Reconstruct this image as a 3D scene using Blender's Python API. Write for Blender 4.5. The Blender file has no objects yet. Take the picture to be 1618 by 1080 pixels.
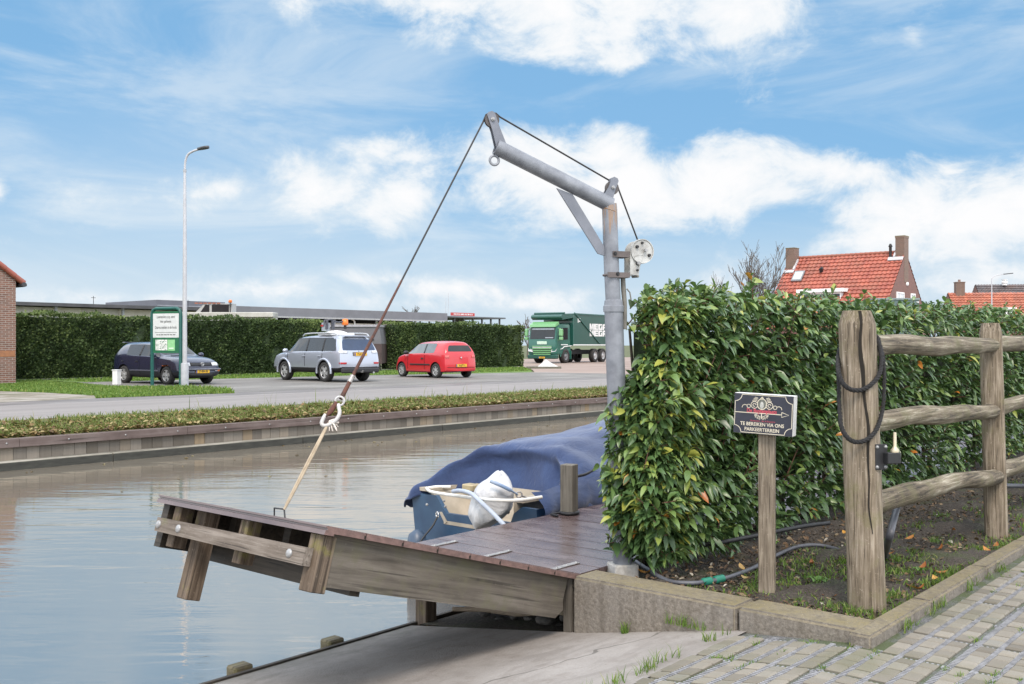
import bpy, bmesh, math, random
import numpy as np
from mathutils import Vector, Matrix, Euler
from mathutils.bvhtree import BVHTree

random.seed(7)
RNG = np.random.default_rng(11)
SC = bpy.context.scene
COL = SC.collection
R = math.radians
PI = math.pi

# ------------------------------------------------------------------ layout
# world X runs along the canal, Y across it (away from the near bank), Z up.
# The camera stands at the origin, 1.3 m above the paving, looking TH off +X.
TH = R(40.5)
CAM_H = 1.3
F = 1573.0
CX, HY = 809.0, 545.0
FW = Vector((math.cos(TH), math.sin(TH), 0))
RT = Vector((math.sin(TH), -math.cos(TH), 0))
EYE = Vector((0, 0, CAM_H))


def ray(px, py):
    return FW + RT * ((px - CX) / F) + Vector((0, 0, (HY - py) / F))


def G(px, py, z=0.0):          # point of a horizontal plane
    d = ray(px, py)
    return EYE + d * ((z - CAM_H) / d.z)


def PV(px, py, v):             # point of a plane across the canal direction
    d = ray(px, py)
    return EYE + d * (v / d.y)


def PU(px, py, u):
    d = ray(px, py)
    return EYE + d * (u / d.x)


def PD(px, py, depth):
    return EYE + ray(px, py) * depth


# ------------------------------------------------------------------ helpers
def tag(o, label=None, cat=None, group=None, kind=None):
    if label: o['label'] = label
    if cat: o['category'] = cat
    if group: o['group'] = group
    if kind: o['kind'] = kind
    return o


def empty(name, loc=(0, 0, 0), rz=0.0, label=None, cat=None, group=None):
    o = bpy.data.objects.new(name, None)
    COL.objects.link(o)
    o.empty_display_size = 0.2
    o.location = loc
    o.rotation_euler = (0, 0, rz)
    return tag(o, label, cat, group)


def link_mesh(name, me, parent=None, loc=None):
    o = bpy.data.objects.new(name, me)
    COL.objects.link(o)
    if parent is not None: o.parent = parent
    if loc is not None: o.location = loc
    return o


class MB:
    """collects shapes; build() links them as ONE mesh object"""
    def __init__(s):
        s.v, s.f, s.m, s.sm = [], [], [], []
        s.M = Matrix.Identity(4)

    def add(s, vs, fs, mi=0, smooth=False, M=None):
        T = s.M if M is None else s.M @ M
        b = len(s.v)
        s.v.extend([tuple(T @ Vector(p)) for p in vs])
        for f in fs:
            s.f.append(tuple(b + i for i in f)); s.m.append(mi); s.sm.append(smooth)
        return s

    def box(s, x0, x1, y0, y1, z0, z1, mi=0, M=None, bev=0.0):
        if bev > 0:
            bm = bmesh.new()
            r = bmesh.ops.create_cube(bm, size=1)
            for v in bm.verts:
                v.co = Vector(((x0 + x1) / 2 + v.co.x * (x1 - x0), (y0 + y1) / 2 + v.co.y * (y1 - y0), (z0 + z1) / 2 + v.co.z * (z1 - z0)))
            bmesh.ops.bevel(bm, geom=bm.edges[:], offset=bev, segments=1, affect='EDGES', profile=0.5)
            s.bm(bm, mi, M=M); bm.free()
            return s
        vs = [(x0, y0, z0), (x1, y0, z0), (x1, y1, z0), (x0, y1, z0), (x0, y0, z1), (x1, y0, z1), (x1, y1, z1), (x0, y1, z1)]
        fs = [(0, 3, 2, 1), (4, 5, 6, 7), (0, 1, 5, 4), (1, 2, 6, 5), (2, 3, 7, 6), (3, 0, 4, 7)]
        return s.add(vs, fs, mi, False, M)

    def bm(s, bm, mi=0, smooth=False, M=None):
        bm.verts.index_update()
        return s.add([v.co[:] for v in bm.verts], [[v.index for v in f.verts] for f in bm.faces], mi, smooth, M)

    def prism(s, poly, h0, h1, axis='z', mi=0, M=None, smooth=False):
        n = len(poly)
        def P(a, b, h):
            return {'z': (a, b, h), 'y': (a, h, b), 'x': (h, a, b)}[axis]
        vs = [P(a, b, h0) for a, b in poly] + [P(a, b, h1) for a, b in poly]
        fs = [tuple(range(n))[::-1], tuple(range(n, 2 * n))]
        s.add(vs, fs, mi, False, M)
        s.add(vs, [(i, (i + 1) % n, n + (i + 1) % n, n + i) for i in range(n)], mi, smooth, M)
        return s

    def tube(s, pts, rad, seg=8, mi=0, caps=True, smooth=True, M=None):
        pts = [Vector(p) for p in pts]
        n = len(pts)
        rads = list(rad) if isinstance(rad, (list, tuple)) else [rad] * n
        vs, fs = [], []
        up = None
        for i, p in enumerate(pts):
            t = (pts[min(i + 1, n - 1)] - pts[max(i - 1, 0)]).normalized()
            if up is None:
                a = Vector((0, 0, 1)) if abs(t.z) < 0.9 else Vector((1, 0, 0))
                up = (a - t * a.dot(t)).normalized()
            else:
                up = (up - t * up.dot(t)).normalized()
            sd = t.cross(up)
            for k in range(seg):
                a = 2 * PI * k / seg
                vs.append(p + (up * math.cos(a) + sd * math.sin(a)) * rads[i])
        for i in range(n - 1):
            for k in range(seg):
                k2 = (k + 1) % seg
                fs.append((i * seg + k, i * seg + k2, (i + 1) * seg + k2, (i + 1) * seg + k))
        s.add(vs, fs, mi, smooth, M)
        if caps:
            s.add(vs, [tuple(range(seg))[::-1], tuple((n - 1) * seg + k for k in range(seg))], mi, False, M)
        return s

    def cyl(s, a, b, r0, r1=None, seg=12, mi=0, smooth=True, M=None):
        return s.tube([a, b], [r0, r0 if r1 is None else r1], seg, mi, True, smooth, M)

    def lathe(s, prof, seg=16, mi=0, smooth=True, M=None, caps=True):
        """prof: (radius, z) pairs about local z"""
        vs, fs = [], []
        for r, z in prof:
            for k in range(seg):
                a = 2 * PI * k / seg
                vs.append((r * math.cos(a), r * math.sin(a), z))
        for i in range(len(prof) - 1):
            for k in range(seg):
                k2 = (k + 1) % seg
                fs.append((i * seg + k, i * seg + k2, (i + 1) * seg + k2, (i + 1) * seg + k))
        s.add(vs, fs, mi, smooth, M)
        if caps:
            n = len(prof)
            s.add(vs, [tuple(range(seg))[::-1], tuple((n - 1) * seg + k for k in range(seg))], mi, False, M)
        return s

    def torus(s, c, nrm, r, t, seg=20, sub=8, mi=0, a0=0.0, a1=2 * PI):
        nrm = Vector(nrm).normalized(); c = Vector(c)
        a = Vector((0, 0, 1)) if abs(nrm.z) < .9 else Vector((1, 0, 0))
        e1 = (a - nrm * a.dot(nrm)).normalized(); e2 = nrm.cross(e1)
        full = abs(a1 - a0 - 2 * PI) < 1e-6
        pts = [c + (e1 * math.cos(a0 + (a1 - a0) * k / seg) + e2 * math.sin(a0 + (a1 - a0) * k / seg)) * r for k in range(seg + 1)]
        return s.tube(pts, t, sub, mi, not full)

    def build(s, name, mats, parent=None, sharp=None, loc=None):
        me = bpy.data.meshes.new(name)
        me.from_pydata(s.v, [], s.f)
        for m in (mats if isinstance(mats, (list, tuple)) else [mats]):
            me.materials.append(m)
        me.polygons.foreach_set('material_index', s.m)
        me.polygons.foreach_set('use_smooth', s.sm)
        if sharp is not None:
            me.polygons.foreach_set('use_smooth', [True] * len(s.f))
            me.set_sharp_from_angle(angle=R(sharp))
        me.update()
        return link_mesh(name, me, parent, loc)


def fast_mesh(name, V, Fq, mat, attrs=None, smooth=False, parent=None):
    """numpy mesh: V (n,3), Fq (m,k) all k-gons; attrs: {name: per-face float array}"""
    me = bpy.data.meshes.new(name)
    n, (m, k) = len(V), Fq.shape
    me.vertices.add(n); me.loops.add(m * k); me.polygons.add(m)
    me.vertices.foreach_set('co', np.asarray(V, dtype=np.float32).ravel())
    me.loops.foreach_set('vertex_index', np.asarray(Fq, dtype=np.int32).ravel())
    me.polygons.foreach_set('loop_start', np.arange(0, m * k, k, dtype=np.int32))
    me.polygons.foreach_set('loop_total', np.full(m, k, dtype=np.int32))
    me.update(calc_edges=True)
    me.polygons.foreach_set('use_smooth', np.full(m, smooth))
    for an, av in (attrs or {}).items():
        a = me.attributes.new(an, 'FLOAT', 'FACE')
        a.data.foreach_set('value', np.asarray(av, dtype=np.float32))
    me.materials.append(mat)
    me.update()
    return link_mesh(name, me, parent)


def text_mesh(txt, size, bold=0.0, align='CENTER', depth=0.0, sx=1.0, spacing=1.0):
    cu = bpy.data.curves.new('lettering', 'FONT')
    cu.body = txt; cu.size = size; cu.align_x = align; cu.align_y = 'CENTER'
    cu.offset = bold; cu.extrude = depth; cu.space_character = spacing
    cu.resolution_u = 3
    o = bpy.data.objects.new('lettering', cu)
    COL.objects.link(o)
    bpy.context.view_layer.update()
    dg = bpy.context.evaluated_depsgraph_get()
    me = bpy.data.meshes.new_from_object(o.evaluated_get(dg))
    bpy.data.objects.remove(o)
    bpy.data.curves.remove(cu)
    return [(v.co.x * sx, v.co.y, v.co.z) for v in me.vertices], [tuple(p.vertices) for p in me.polygons]


def frame(origin, xdir, ydir):
    x = Vector(xdir).normalized(); y = Vector(ydir); y = (y - x * y.dot(x)).normalized(); z = x.cross(y)
    M = Matrix((x, y, z)).transposed().to_4x4(); M.translation = Vector(origin)
    return M


# ------------------------------------------------------------------ materials
def new_mat(name):
    m = bpy.data.materials.new(name)
    m.use_nodes = True
    nt = m.node_tree
    for n in list(nt.nodes): nt.nodes.remove(n)
    out = nt.nodes.new('ShaderNodeOutputMaterial')
    b = nt.nodes.new('ShaderNodeBsdfPrincipled')
    nt.links.new(b.outputs[0], out.inputs[0])
    return m, nt, b


def nn(nt, typ, **kw):
    n = nt.nodes.new(typ)
    for k, v in kw.items():
        if k.startswith('i_'):
            n.inputs[k[2:].replace('_', ' ')].default_value = v
        else:
            setattr(n, k, v)
    return n


def ramp(nt, fac, stops):
    r = nt.nodes.new('ShaderNodeValToRGB')
    el = r.color_ramp.elements
    while len(el) < len(stops): el.new(0.5)
    for e, (p, c) in zip(el, stops):
        e.position = p
        e.color = (c[0], c[1], c[2], 1) if len(c) == 3 else c
    nt.links.new(fac, r.inputs[0])
    return r.outputs[0]


def coords(nt, scale=(1, 1, 1), rot=(0, 0, 0), kind='Object'):
    tc = nt.nodes.new('ShaderNodeTexCoord')
    mp = nt.nodes.new('ShaderNodeMapping')
    mp.inputs['Scale'].default_value = scale
    mp.inputs['Rotation'].default_value = rot
    nt.links.new(tc.outputs[kind], mp.inputs[0])
    return mp.outputs[0]


def noise(nt, vec, scale=5, detail=4, rough=0.6, dist=0.0):
    n = nt.nodes.new('ShaderNodeTexNoise')
    n.inputs['Scale'].default_value = scale
    n.inputs['Detail'].default_value = detail
    n.inputs['Roughness'].default_value = rough
    n.inputs['Distortion'].default_value = dist
    nt.links.new(vec, n.inputs['Vector'])
    return n.outputs[0]


def mixc(nt, fac, a, b, typ='MIX'):
    m = nt.nodes.new('ShaderNodeMix'); m.data_type = 'RGBA'; m.blend_type = typ
    for sock, val in ((m.inputs[0], fac), (m.inputs[6], a), (m.inputs[7], b)):
        if hasattr(val, 'is_output') or isinstance(val, bpy.types.NodeSocket): nt.links.new(val, sock)
        elif isinstance(val, (tuple, list)): sock.default_value = (val[0], val[1], val[2], 1)
        else: sock.default_value = val
    return m.outputs[2]


def mth(nt, op, a, b=None, c=None, clamp=False):
    m = nt.nodes.new('ShaderNodeMath'); m.operation = op; m.use_clamp = clamp
    for i, val in enumerate((a, b, c)):
        if val is None: continue
        if isinstance(val, bpy.types.NodeSocket): nt.links.new(val, m.inputs[i])
        else: m.inputs[i].default_value = val
    return m.outputs[0]


def bump(nt, b, h, strength=0.3, dist=0.01):
    n = nt.nodes.new('ShaderNodeBump')
    n.inputs['Strength'].default_value = strength
    n.inputs['Distance'].default_value = dist
    nt.links.new(h, n.inputs['Height'])
    nt.links.new(n.outputs[0], b.inputs['Normal'])


def simple(name, c1, c2=None, rough=0.6, metal=0.0, scale=8, stretch=(1, 1, 1), bmp=0.0, spec=0.5, coat=0.0, lo=0.35, hi=0.65, detail=5, bd=0.005):
    m, nt, b = new_mat(name)
    b.inputs['Roughness'].default_value = rough
    b.inputs['Metallic'].default_value = metal
    b.inputs['Specular IOR Level'].default_value = spec
    b.inputs['Coat Weight'].default_value = coat
    b.inputs['Coat Roughness'].default_value = 0.05
    c2 = c2 or tuple(x * 0.8 for x in c1)
    v = coords(nt, stretch)
    n = noise(nt, v, scale, detail)
    nt.links.new(ramp(nt, n, [(lo, c2), (hi, c1)]), b.inputs['Base Color'])
    if bmp > 0: bump(nt, b, n, bmp, bd)
    return m


def wood(name, cols, axis=2, grain=40, rough=0.8, moss=0.0, mosscol=(0.09, 0.1, 0.025), bmp=0.5, gloss_noise=False, boards=None):
    m, nt, b = new_mat(name)
    sc = [grain] * 3; sc[axis] = grain / 18.0
    v = coords(nt, tuple(sc))
    g = noise(nt, v, 1.0, 6, 0.65, 0.4)
    g2 = noise(nt, coords(nt, (3, 3, 3)), 1.0, 4, 0.6)
    fac = mth(nt, 'ADD', mth(nt, 'MULTIPLY', g, 0.65), mth(nt, 'MULTIPLY', g2, 0.35))
    k = len(cols)
    c = ramp(nt, fac, [(0.36 + 0.28 * i / (k - 1), cols[i]) for i in range(k)])
    cs = [grain * 1.6] * 3; cs[axis] = grain / 24.0
    ck = noise(nt, coords(nt, tuple(cs)), 1.0, 2, .5, .15)
    c = mixc(nt, mth(nt, 'MULTIPLY', ramp(nt, ck, [(.60, (0, 0, 0)), (.66, (1, 1, 1))]), .62), c, tuple(x * .28 for x in cols[0]))
    kn = noise(nt, coords(nt, (90, 90, 90)), 1.0, 2, .5)
    c = mixc(nt, mth(nt, 'MULTIPLY', ramp(nt, kn, [(.66, (0, 0, 0)), (.72, (1, 1, 1))]), .35), c, tuple(min(.6, x * 1.35) for x in cols[-1]))
    if moss > 0:
        mv = noise(nt, coords(nt, (6, 6, 6)), 1.0, 5, 0.7)
        mf = ramp(nt, mv, [(0.62 - 0.3 * moss, (0, 0, 0)), (0.78 - 0.2 * moss, (1, 1, 1))])
        c = mixc(nt, mth(nt, 'MULTIPLY', mf, 0.8), c, mosscol)
    nt.links.new(c, b.inputs['Base Color'])
    b.inputs['Roughness'].default_value = rough
    b.inputs['Specular IOR Level'].default_value = 0.35
    bump(nt, b, mth(nt, 'SUBTRACT', g, mth(nt, 'MULTIPLY', ck, .8)), bmp, 0.006)
    return m


def paint(name, c, rough=0.28, metal=0.0, dirt=0.08):
    m, nt, b = new_mat(name)
    n = noise(nt, coords(nt, (1.5, 1.5, 2.5)), 2.0, 5)
    nt.links.new(mixc(nt, mth(nt, 'MULTIPLY', n, dirt), c, (0.18, 0.16, 0.13)), b.inputs['Base Color'])
    b.inputs['Roughness'].default_value = rough
    b.inputs['Metallic'].default_value = metal
    b.inputs['Coat Weight'].default_value = 0.6
    b.inputs['Coat Roughness'].default_value = 0.06
    return m


def glass_dark(name, c=(0.015, 0.018, 0.02)):
    m, nt, b = new_mat(name)
    n = noise(nt, coords(nt, (2, 2, 2)), 2.0, 2)
    nt.links.new(mixc(nt, n, c, tuple(x * 1.8 for x in c)), b.inputs['Base Color'])
    b.inputs['Roughness'].default_value = 0.04
    b.inputs['Specular IOR Level'].default_value = 0.4
    return m


def leafmat(name, stops, rough=0.45, spec=0.5, trans=0.25, attr='tint'):
    """leaf colours from a per-face attribute, with some light through the blade"""
    m, nt, b = new_mat(name)
    a = nn(nt, 'ShaderNodeAttribute', attribute_name=attr)
    c = ramp(nt, a.outputs['Fac'], stops)
    nt.links.new(c, b.inputs['Base Color'])
    b.inputs['Roughness'].default_value = rough
    b.inputs['Specular IOR Level'].default_value = spec
    tr = nt.nodes.new('ShaderNodeBsdfTranslucent')
    nt.links.new(mixc(nt, 0.5, c, (0.10, 0.16, 0.02)), tr.inputs[0])
    mx = nt.nodes.new('ShaderNodeMixShader'); mx.inputs[0].default_value = trans
    out = [n for n in nt.nodes if n.type == 'OUTPUT_MATERIAL'][0]
    nt.links.new(b.outputs[0], mx.inputs[1]); nt.links.new(tr.outputs[0], mx.inputs[2])
    nt.links.new(mx.outputs[0], out.inputs[0])
    return m


M = {}
M['post'] = wood('weathered_post', [(0.06, 0.045, 0.03), (0.165, 0.13, 0.09), (0.265, 0.215, 0.16), (0.39, 0.335, 0.265)], 2, 75, moss=0.4, mosscol=(0.15, 0.135, 0.06), bmp=.8)
M['rail'] = wood('lichen_rail', [(0.035, 0.028, 0.018), (0.105, 0.082, 0.055), (0.21, 0.175, 0.125), (0.44, 0.40, 0.32)], 0, 42, moss=0.5, mosscol=(0.10, 0.092, 0.04), bmp=.9)
M['signpost'] = wood('sign_post_wood', [(0.085, 0.065, 0.046), (0.19, 0.155, 0.115), (0.31, 0.262, 0.205)], 2, 90, moss=0.15, mosscol=(0.17, 0.15, 0.06))
M['crack'] = simple('crack_shade', (0.02, 0.016, 0.012), rough=1)
M['galv'] = simple('galvanised_steel', (0.255, 0.268, 0.295), (0.15, 0.158, 0.18), rough=0.5, metal=0.25, scale=4, stretch=(3, 3, 3), lo=.3, hi=.7)
M['galv_dark'] = simple('painted_grey_steel', (0.19, 0.20, 0.23), (0.13, 0.14, 0.165), rough=0.45, metal=0.2, scale=6)
M['winch'] = simple('zinc_winch', (0.50, 0.50, 0.48), (0.30, 0.29, 0.27), rough=0.5, metal=0.3, scale=14)
M['rust'] = simple('rust_stain', (0.28, 0.13, 0.04), (0.24, 0.2, 0.17), rough=0.8, scale=30)
M['cable'] = simple('steel_cable', (0.03, 0.028, 0.028), rough=0.6, metal=0.3, scale=30)
M['cable_rust'] = simple('rusty_cable', (0.11, 0.04, 0.025), (0.05, 0.025, 0.02), rough=0.8, scale=30)
M['strap'] = simple('beige_strap', (0.42, 0.345, 0.25), (0.29, 0.23, 0.16), rough=0.85, scale=20)
M['chrome'] = simple('bright_metal', (0.62, 0.62, 0.62), (0.5, 0.5, 0.5), rough=0.25, metal=0.85)
M['alu'] = simple('aluminium_strip', (0.42, 0.40, 0.385), (0.22, 0.20, 0.185), rough=0.4, metal=0.5, scale=20)
M['black'] = simple('black_plastic', (0.018, 0.018, 0.02), rough=0.55)
M['rubber'] = simple('rubber', (0.022, 0.021, 0.021), (0.035, 0.033, 0.031), rough=0.85, scale=20)
M['well'] = simple('wheel_well', (0.006, 0.006, 0.006), rough=1)
M['white'] = simple('white_plastic', (0.78, 0.78, 0.77), (0.68, 0.68, 0.67), rough=0.5)
M['boltm'] = simple('bolt_zinc', (0.36, 0.36, 0.36), (0.24, 0.24, 0.24), rough=0.45, metal=0.4, scale=40)
M['rope'] = simple('black_rope', (0.022, 0.021, 0.023), (0.012, 0.012, 0.012), rough=0.9, scale=60, bmp=0.6)
M['hose'] = simple('grey_hose', (0.10, 0.105, 0.12), (0.07, 0.07, 0.08), rough=0.5)
M['pipe'] = simple('dark_grey_pipe', (0.085, 0.088, 0.10), (0.06, 0.062, 0.075), rough=0.5)
M['coupling'] = simple('green_coupling', (0.02, 0.22, 0.15), (0.015, 0.15, 0.10), rough=0.45)
M['glass'] = glass_dark('tinted_glass')
M['glass_light'] = glass_dark('clear_window', (0.10, 0.12, 0.13))
M['glass_blue'] = glass_dark('blue_tint_window', (0.02, 0.035, 0.07))
M['rim'] = simple('alloy_rim', (0.55, 0.55, 0.55), (0.42, 0.42, 0.42), rough=0.35, metal=0.5)
M['plate'] = simple('yellow_plate', (0.72, 0.42, 0.02), (0.65, 0.36, 0.02), rough=0.5)
M['orange'] = simple('orange_lens', (0.75, 0.18, 0.02), rough=0.3)
M['redlens'] = simple('red_lens', (0.40, 0.01, 0.012), rough=0.2)
M['clearlens'] = simple('clear_lens', (0.62, 0.63, 0.64), (0.45, 0.46, 0.48), rough=0.12, scale=20)
# ------------------------------------------------------------------ camera, sky, sun
cam = bpy.data.cameras.new('camera')
cam.sensor_width = 36.0
cam.lens = 35.0
cam.shift_y = 5.0 / 1618.0
cam.clip_start = 0.05
cam.clip_end = 6000
co = bpy.data.objects.new('camera', cam)
COL.objects.link(co)
co.location = EYE
co.rotation_euler = (R(90), 0, TH - R(90))
SC.camera = co

SUN_DIR = Vector((-0.46, -0.46, 0.80)).normalized()      # towards the sun
sun = bpy.data.lights.new('sun', 'SUN')
sun.energy = 1.85
sun.angle = R(18)
sun.color = (1.0, 0.88, 0.76)
so = bpy.data.objects.new('sun', sun)
COL.objects.link(so)
so.rotation_euler = SUN_DIR.to_track_quat('Z', 'Y').to_euler()
so.location = (-10, -10, 30)

W = bpy.data.worlds.new('World')
SC.world = W
W.use_nodes = True
nt = W.node_tree
for n in list(nt.nodes): nt.nodes.remove(n)
wout = nt.nodes.new('ShaderNodeOutputWorld')
bg = nt.nodes.new('ShaderNodeBackground')
nt.links.new(bg.outputs[0], wout.inputs[0])
bg.inputs[1].default_value = 0.12
sky = nt.nodes.new('ShaderNodeTexSky')
sky.sky_type = 'NISHITA'
sky.sun_disc = False
sky.sun_elevation = math.asin(SUN_DIR.z)
sky.sun_rotation = math.atan2(SUN_DIR.x, SUN_DIR.y)
sky.air_density = 1.0
sky.dust_density = 1.2
sky.ozone_density = 2.0
tc = nt.nodes.new('ShaderNodeTexCoord')
dirv = tc.outputs['Generated']
sep = nt.nodes.new('ShaderNodeSeparateXYZ')
nt.links.new(dirv, sep.inputs[0])
az = mth(nt, 'ARCTAN2', sep.outputs[1], sep.outputs[0])
el = mth(nt, 'ARCSINE', sep.outputs[2])
cmb = nt.nodes.new('ShaderNodeCombineXYZ')
nt.links.new(az, cmb.inputs[0]); nt.links.new(el, cmb.inputs[1])
ae = cmb.outputs[0]                                      # (azimuth, elevation) of the sky direction
# billows: two scales of 3-D noise on the direction, flattened like cloud decks
vst = nt.nodes.new('ShaderNodeVectorMath'); vst.operation = 'MULTIPLY'
nt.links.new(dirv, vst.inputs[0]); vst.inputs[1].default_value = (1, 1, 1.5)
fb = noise(nt, vst.outputs[0], 11.0, 10, 0.64, 0.3)
vs2 = nt.nodes.new('ShaderNodeVectorMath'); vs2.operation = 'MULTIPLY'
nt.links.new(dirv, vs2.inputs[0]); vs2.inputs[1].default_value = (1, 1, 4.0)
fw = noise(nt, vs2.outputs[0], 3.2, 7, 0.6, 0.6)         # long thin veils


def azel(px, py):
    d = ray(px, py).normalized()
    return math.atan2(d.y, d.x), math.asin(d.z)


# cumulus banks where the sky has them: (px, py, half width, half height, weight) measured on the sky, stored as directions
BANKS = [
    (830, -20, 270, 80, 1.0), (1010, 15, 300, 95, 1.0), (1160, 25, 150, 62, .9), (900, 70, 130, 50, .7), (700, 5, 130, 38, .7),
    (455, 8, 38, 22, .75), (590, 236, 84, 30, .85), (640, 246, 52, 18, .7),
    (490, 295, 95, 62, 1.25), (350, 298, 84, 36, 1.0), (440, 315, 70, 36, 1.0), (650, 310, 95, 58, 1.0), (560, 270, 60, 36, .7),
    (850, 265, 130, 85, 1.15), (960, 235, 100, 55, 1.2), (1000, 300, 140, 75, 1.25), (1090, 295, 130, 60, 1.2), (1150, 280, 150, 62, 1.2), (1290, 262, 120, 48, 1.0), (780, 310, 70, 40, .8),
    (1370, 270, 60, 38, .7), (1440, 345, 160, 62, 1.0), (1540, 350, 180, 72, 1.0), (1620, 320, 90, 48, .85), (1360, 380, 110, 32, .8),
    (1375, 58, 36, 13, .5), (1445, 60, 24, 22, .5), (1500, 272, 48, 14, .5),
    (-6, 300, 22, 22, .9),
    (720, 455, 130, 26, .9), (600, 440, 80, 18, .7), (850, 478, 100, 28, .85), (640, 480, 170, 22, .7), (420, 455, 160, 24, .7), (180, 470, 170, 18, .7), (90, 330, 110, 26, .25), (1100, 440, 160, 26, .35), (1560, 440, 160, 40, .6),
]
acc = None
for (px, py, rx, ry, wgt) in BANKS:
    a0, e0 = azel(px, py)
    s = nt.nodes.new('ShaderNodeVectorMath'); s.operation = 'SUBTRACT'
    nt.links.new(ae, s.inputs[0]); s.inputs[1].default_value = (a0, e0, 0)
    cf = math.cos(math.atan((px - CX) / F)) ** 2
    m_ = nt.nodes.new('ShaderNodeVectorMath'); m_.operation = 'MULTIPLY'
    nt.links.new(s.outputs[0], m_.inputs[0]); m_.inputs[1].default_value = (F / rx / cf, F / ry / math.sqrt(cf), 0)
    l = nt.nodes.new('ShaderNodeVectorMath'); l.operation = 'LENGTH'
    nt.links.new(m_.outputs[0], l.inputs[0])
    d = mth(nt, 'MULTIPLY', mth(nt, 'SUBTRACT', 1.35, l.outputs['Value']), wgt)
    acc = d if acc is None else mth(nt, 'SMOOTH_MAX', acc, d, 0.25)
# clear gaps between the banks
for (px, py, rx, ry, wgt) in [(930, 150, 190, 36, 1.3), (640, 150, 230, 60, 1.0), (1430, 190, 190, 60, 1.1), (1180, 190, 150, 22, .8), (880, 410, 260, 40, .8), (200, 230, 200, 60, .8), (1330, 120, 120, 40, .8), (1250, 350, 70, 30, .5)]:
    a0, e0 = azel(px, py)
    s = nt.nodes.new('ShaderNodeVectorMath'); s.operation = 'SUBTRACT'
    nt.links.new(ae, s.inputs[0]); s.inputs[1].default_value = (a0, e0, 0)
    cf = math.cos(math.atan((px - CX) / F)) ** 2
    m_ = nt.nodes.new('ShaderNodeVectorMath'); m_.operation = 'MULTIPLY'
    nt.links.new(s.outputs[0], m_.inputs[0]); m_.inputs[1].default_value = (F / rx / cf, F / ry / math.sqrt(cf), 0)
    l = nt.nodes.new('ShaderNodeVectorMath'); l.operation = 'LENGTH'
    nt.links.new(m_.outputs[0], l.inputs[0])
    acc = mth(nt, 'SUBTRACT', acc, mth(nt, 'MULTIPLY', mth(nt, 'SUBTRACT', 1.3, l.outputs['Value'], clamp=True), wgt))
acc = mth(nt, 'MAXIMUM', acc, -1.4)
# clouds elsewhere in the sky (behind and above the view): plain noise decks
other = mth(nt, 'SUBTRACT', mth(nt, 'MULTIPLY', noise(nt, vst.outputs[0], 2.6, 6, 0.6), 4.0), 1.65)
far_f = mth(nt, 'MULTIPLY', mth(nt, 'SUBTRACT', el, 0.345), 10.0, clamp=True)   # above the frame
dotf = nt.nodes.new('ShaderNodeVectorMath'); dotf.operation = 'DOT_PRODUCT'
nt.links.new(dirv, dotf.inputs[0]); dotf.inputs[1].default_value = FW
far_b = mth(nt, 'MULTIPLY', mth(nt, 'SUBTRACT', 0.80, dotf.outputs['Value']), 5.0, clamp=True)
far = mth(nt, 'MAXIMUM', far_f, far_b)
acc = mth(nt, 'ADD', mth(nt, 'MULTIPLY', acc, mth(nt, 'SUBTRACT', 1.0, far)), mth(nt, 'MULTIPLY', other, far))
dens = mth(nt, 'ADD', acc, mth(nt, 'MULTIPLY', mth(nt, 'SUBTRACT', fb, 0.52), 4.3))
cover = nn(nt, 'ShaderNodeMapRange', interpolation_type='SMOOTHSTEP')
nt.links.new(dens, cover.inputs[0]); cover.inputs[1].default_value = -0.12; cover.inputs[2].default_value = 1.0
core = nn(nt, 'ShaderNodeMapRange', interpolation_type='SMOOTHSTEP')
nt.links.new(dens, core.inputs[0]); core.inputs[1].default_value = 0.2; core.inputs[2].default_value = 1.6
veil = nn(nt, 'ShaderNodeMapRange', interpolation_type='SMOOTHSTEP')
nt.links.new(fw, veil.inputs[0]); veil.inputs[1].default_value = 0.44; veil.inputs[2].default_value = 0.70
veil.inputs[3].default_value = 0.0; veil.inputs[4].default_value = 0.5
# a broad pale haze lies over the left of the view
a0, e0 = azel(330, 300)
s = nt.nodes.new('ShaderNodeVectorMath'); s.operation = 'SUBTRACT'
nt.links.new(ae, s.inputs[0]); s.inputs[1].default_value = (a0, e0, 0)
m_ = nt.nodes.new('ShaderNodeVectorMath'); m_.operation = 'MULTIPLY'
nt.links.new(s.outputs[0], m_.inputs[0]); m_.inputs[1].default_value = (F / 480, F / 190, 0)
l = nt.nodes.new('ShaderNodeVectorMath'); l.operation = 'LENGTH'
nt.links.new(m_.outputs[0], l.inputs[0])
hz2 = nn(nt, 'ShaderNodeMapRange', interpolation_type='SMOOTHSTEP')
nt.links.new(l.outputs['Value'], hz2.inputs[0]); hz2.inputs[1].default_value = 0.1; hz2.inputs[2].default_value = 1.15
hz2.inputs[3].default_value = 0.25; hz2.inputs[4].default_value = 0.0
veil_f = mth(nt, 'MINIMUM', mth(nt, 'ADD', veil.outputs[0], mth(nt, 'MULTIPLY', hz2.outputs[0], mth(nt, 'ADD', .45, fw))), 0.8)
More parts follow.
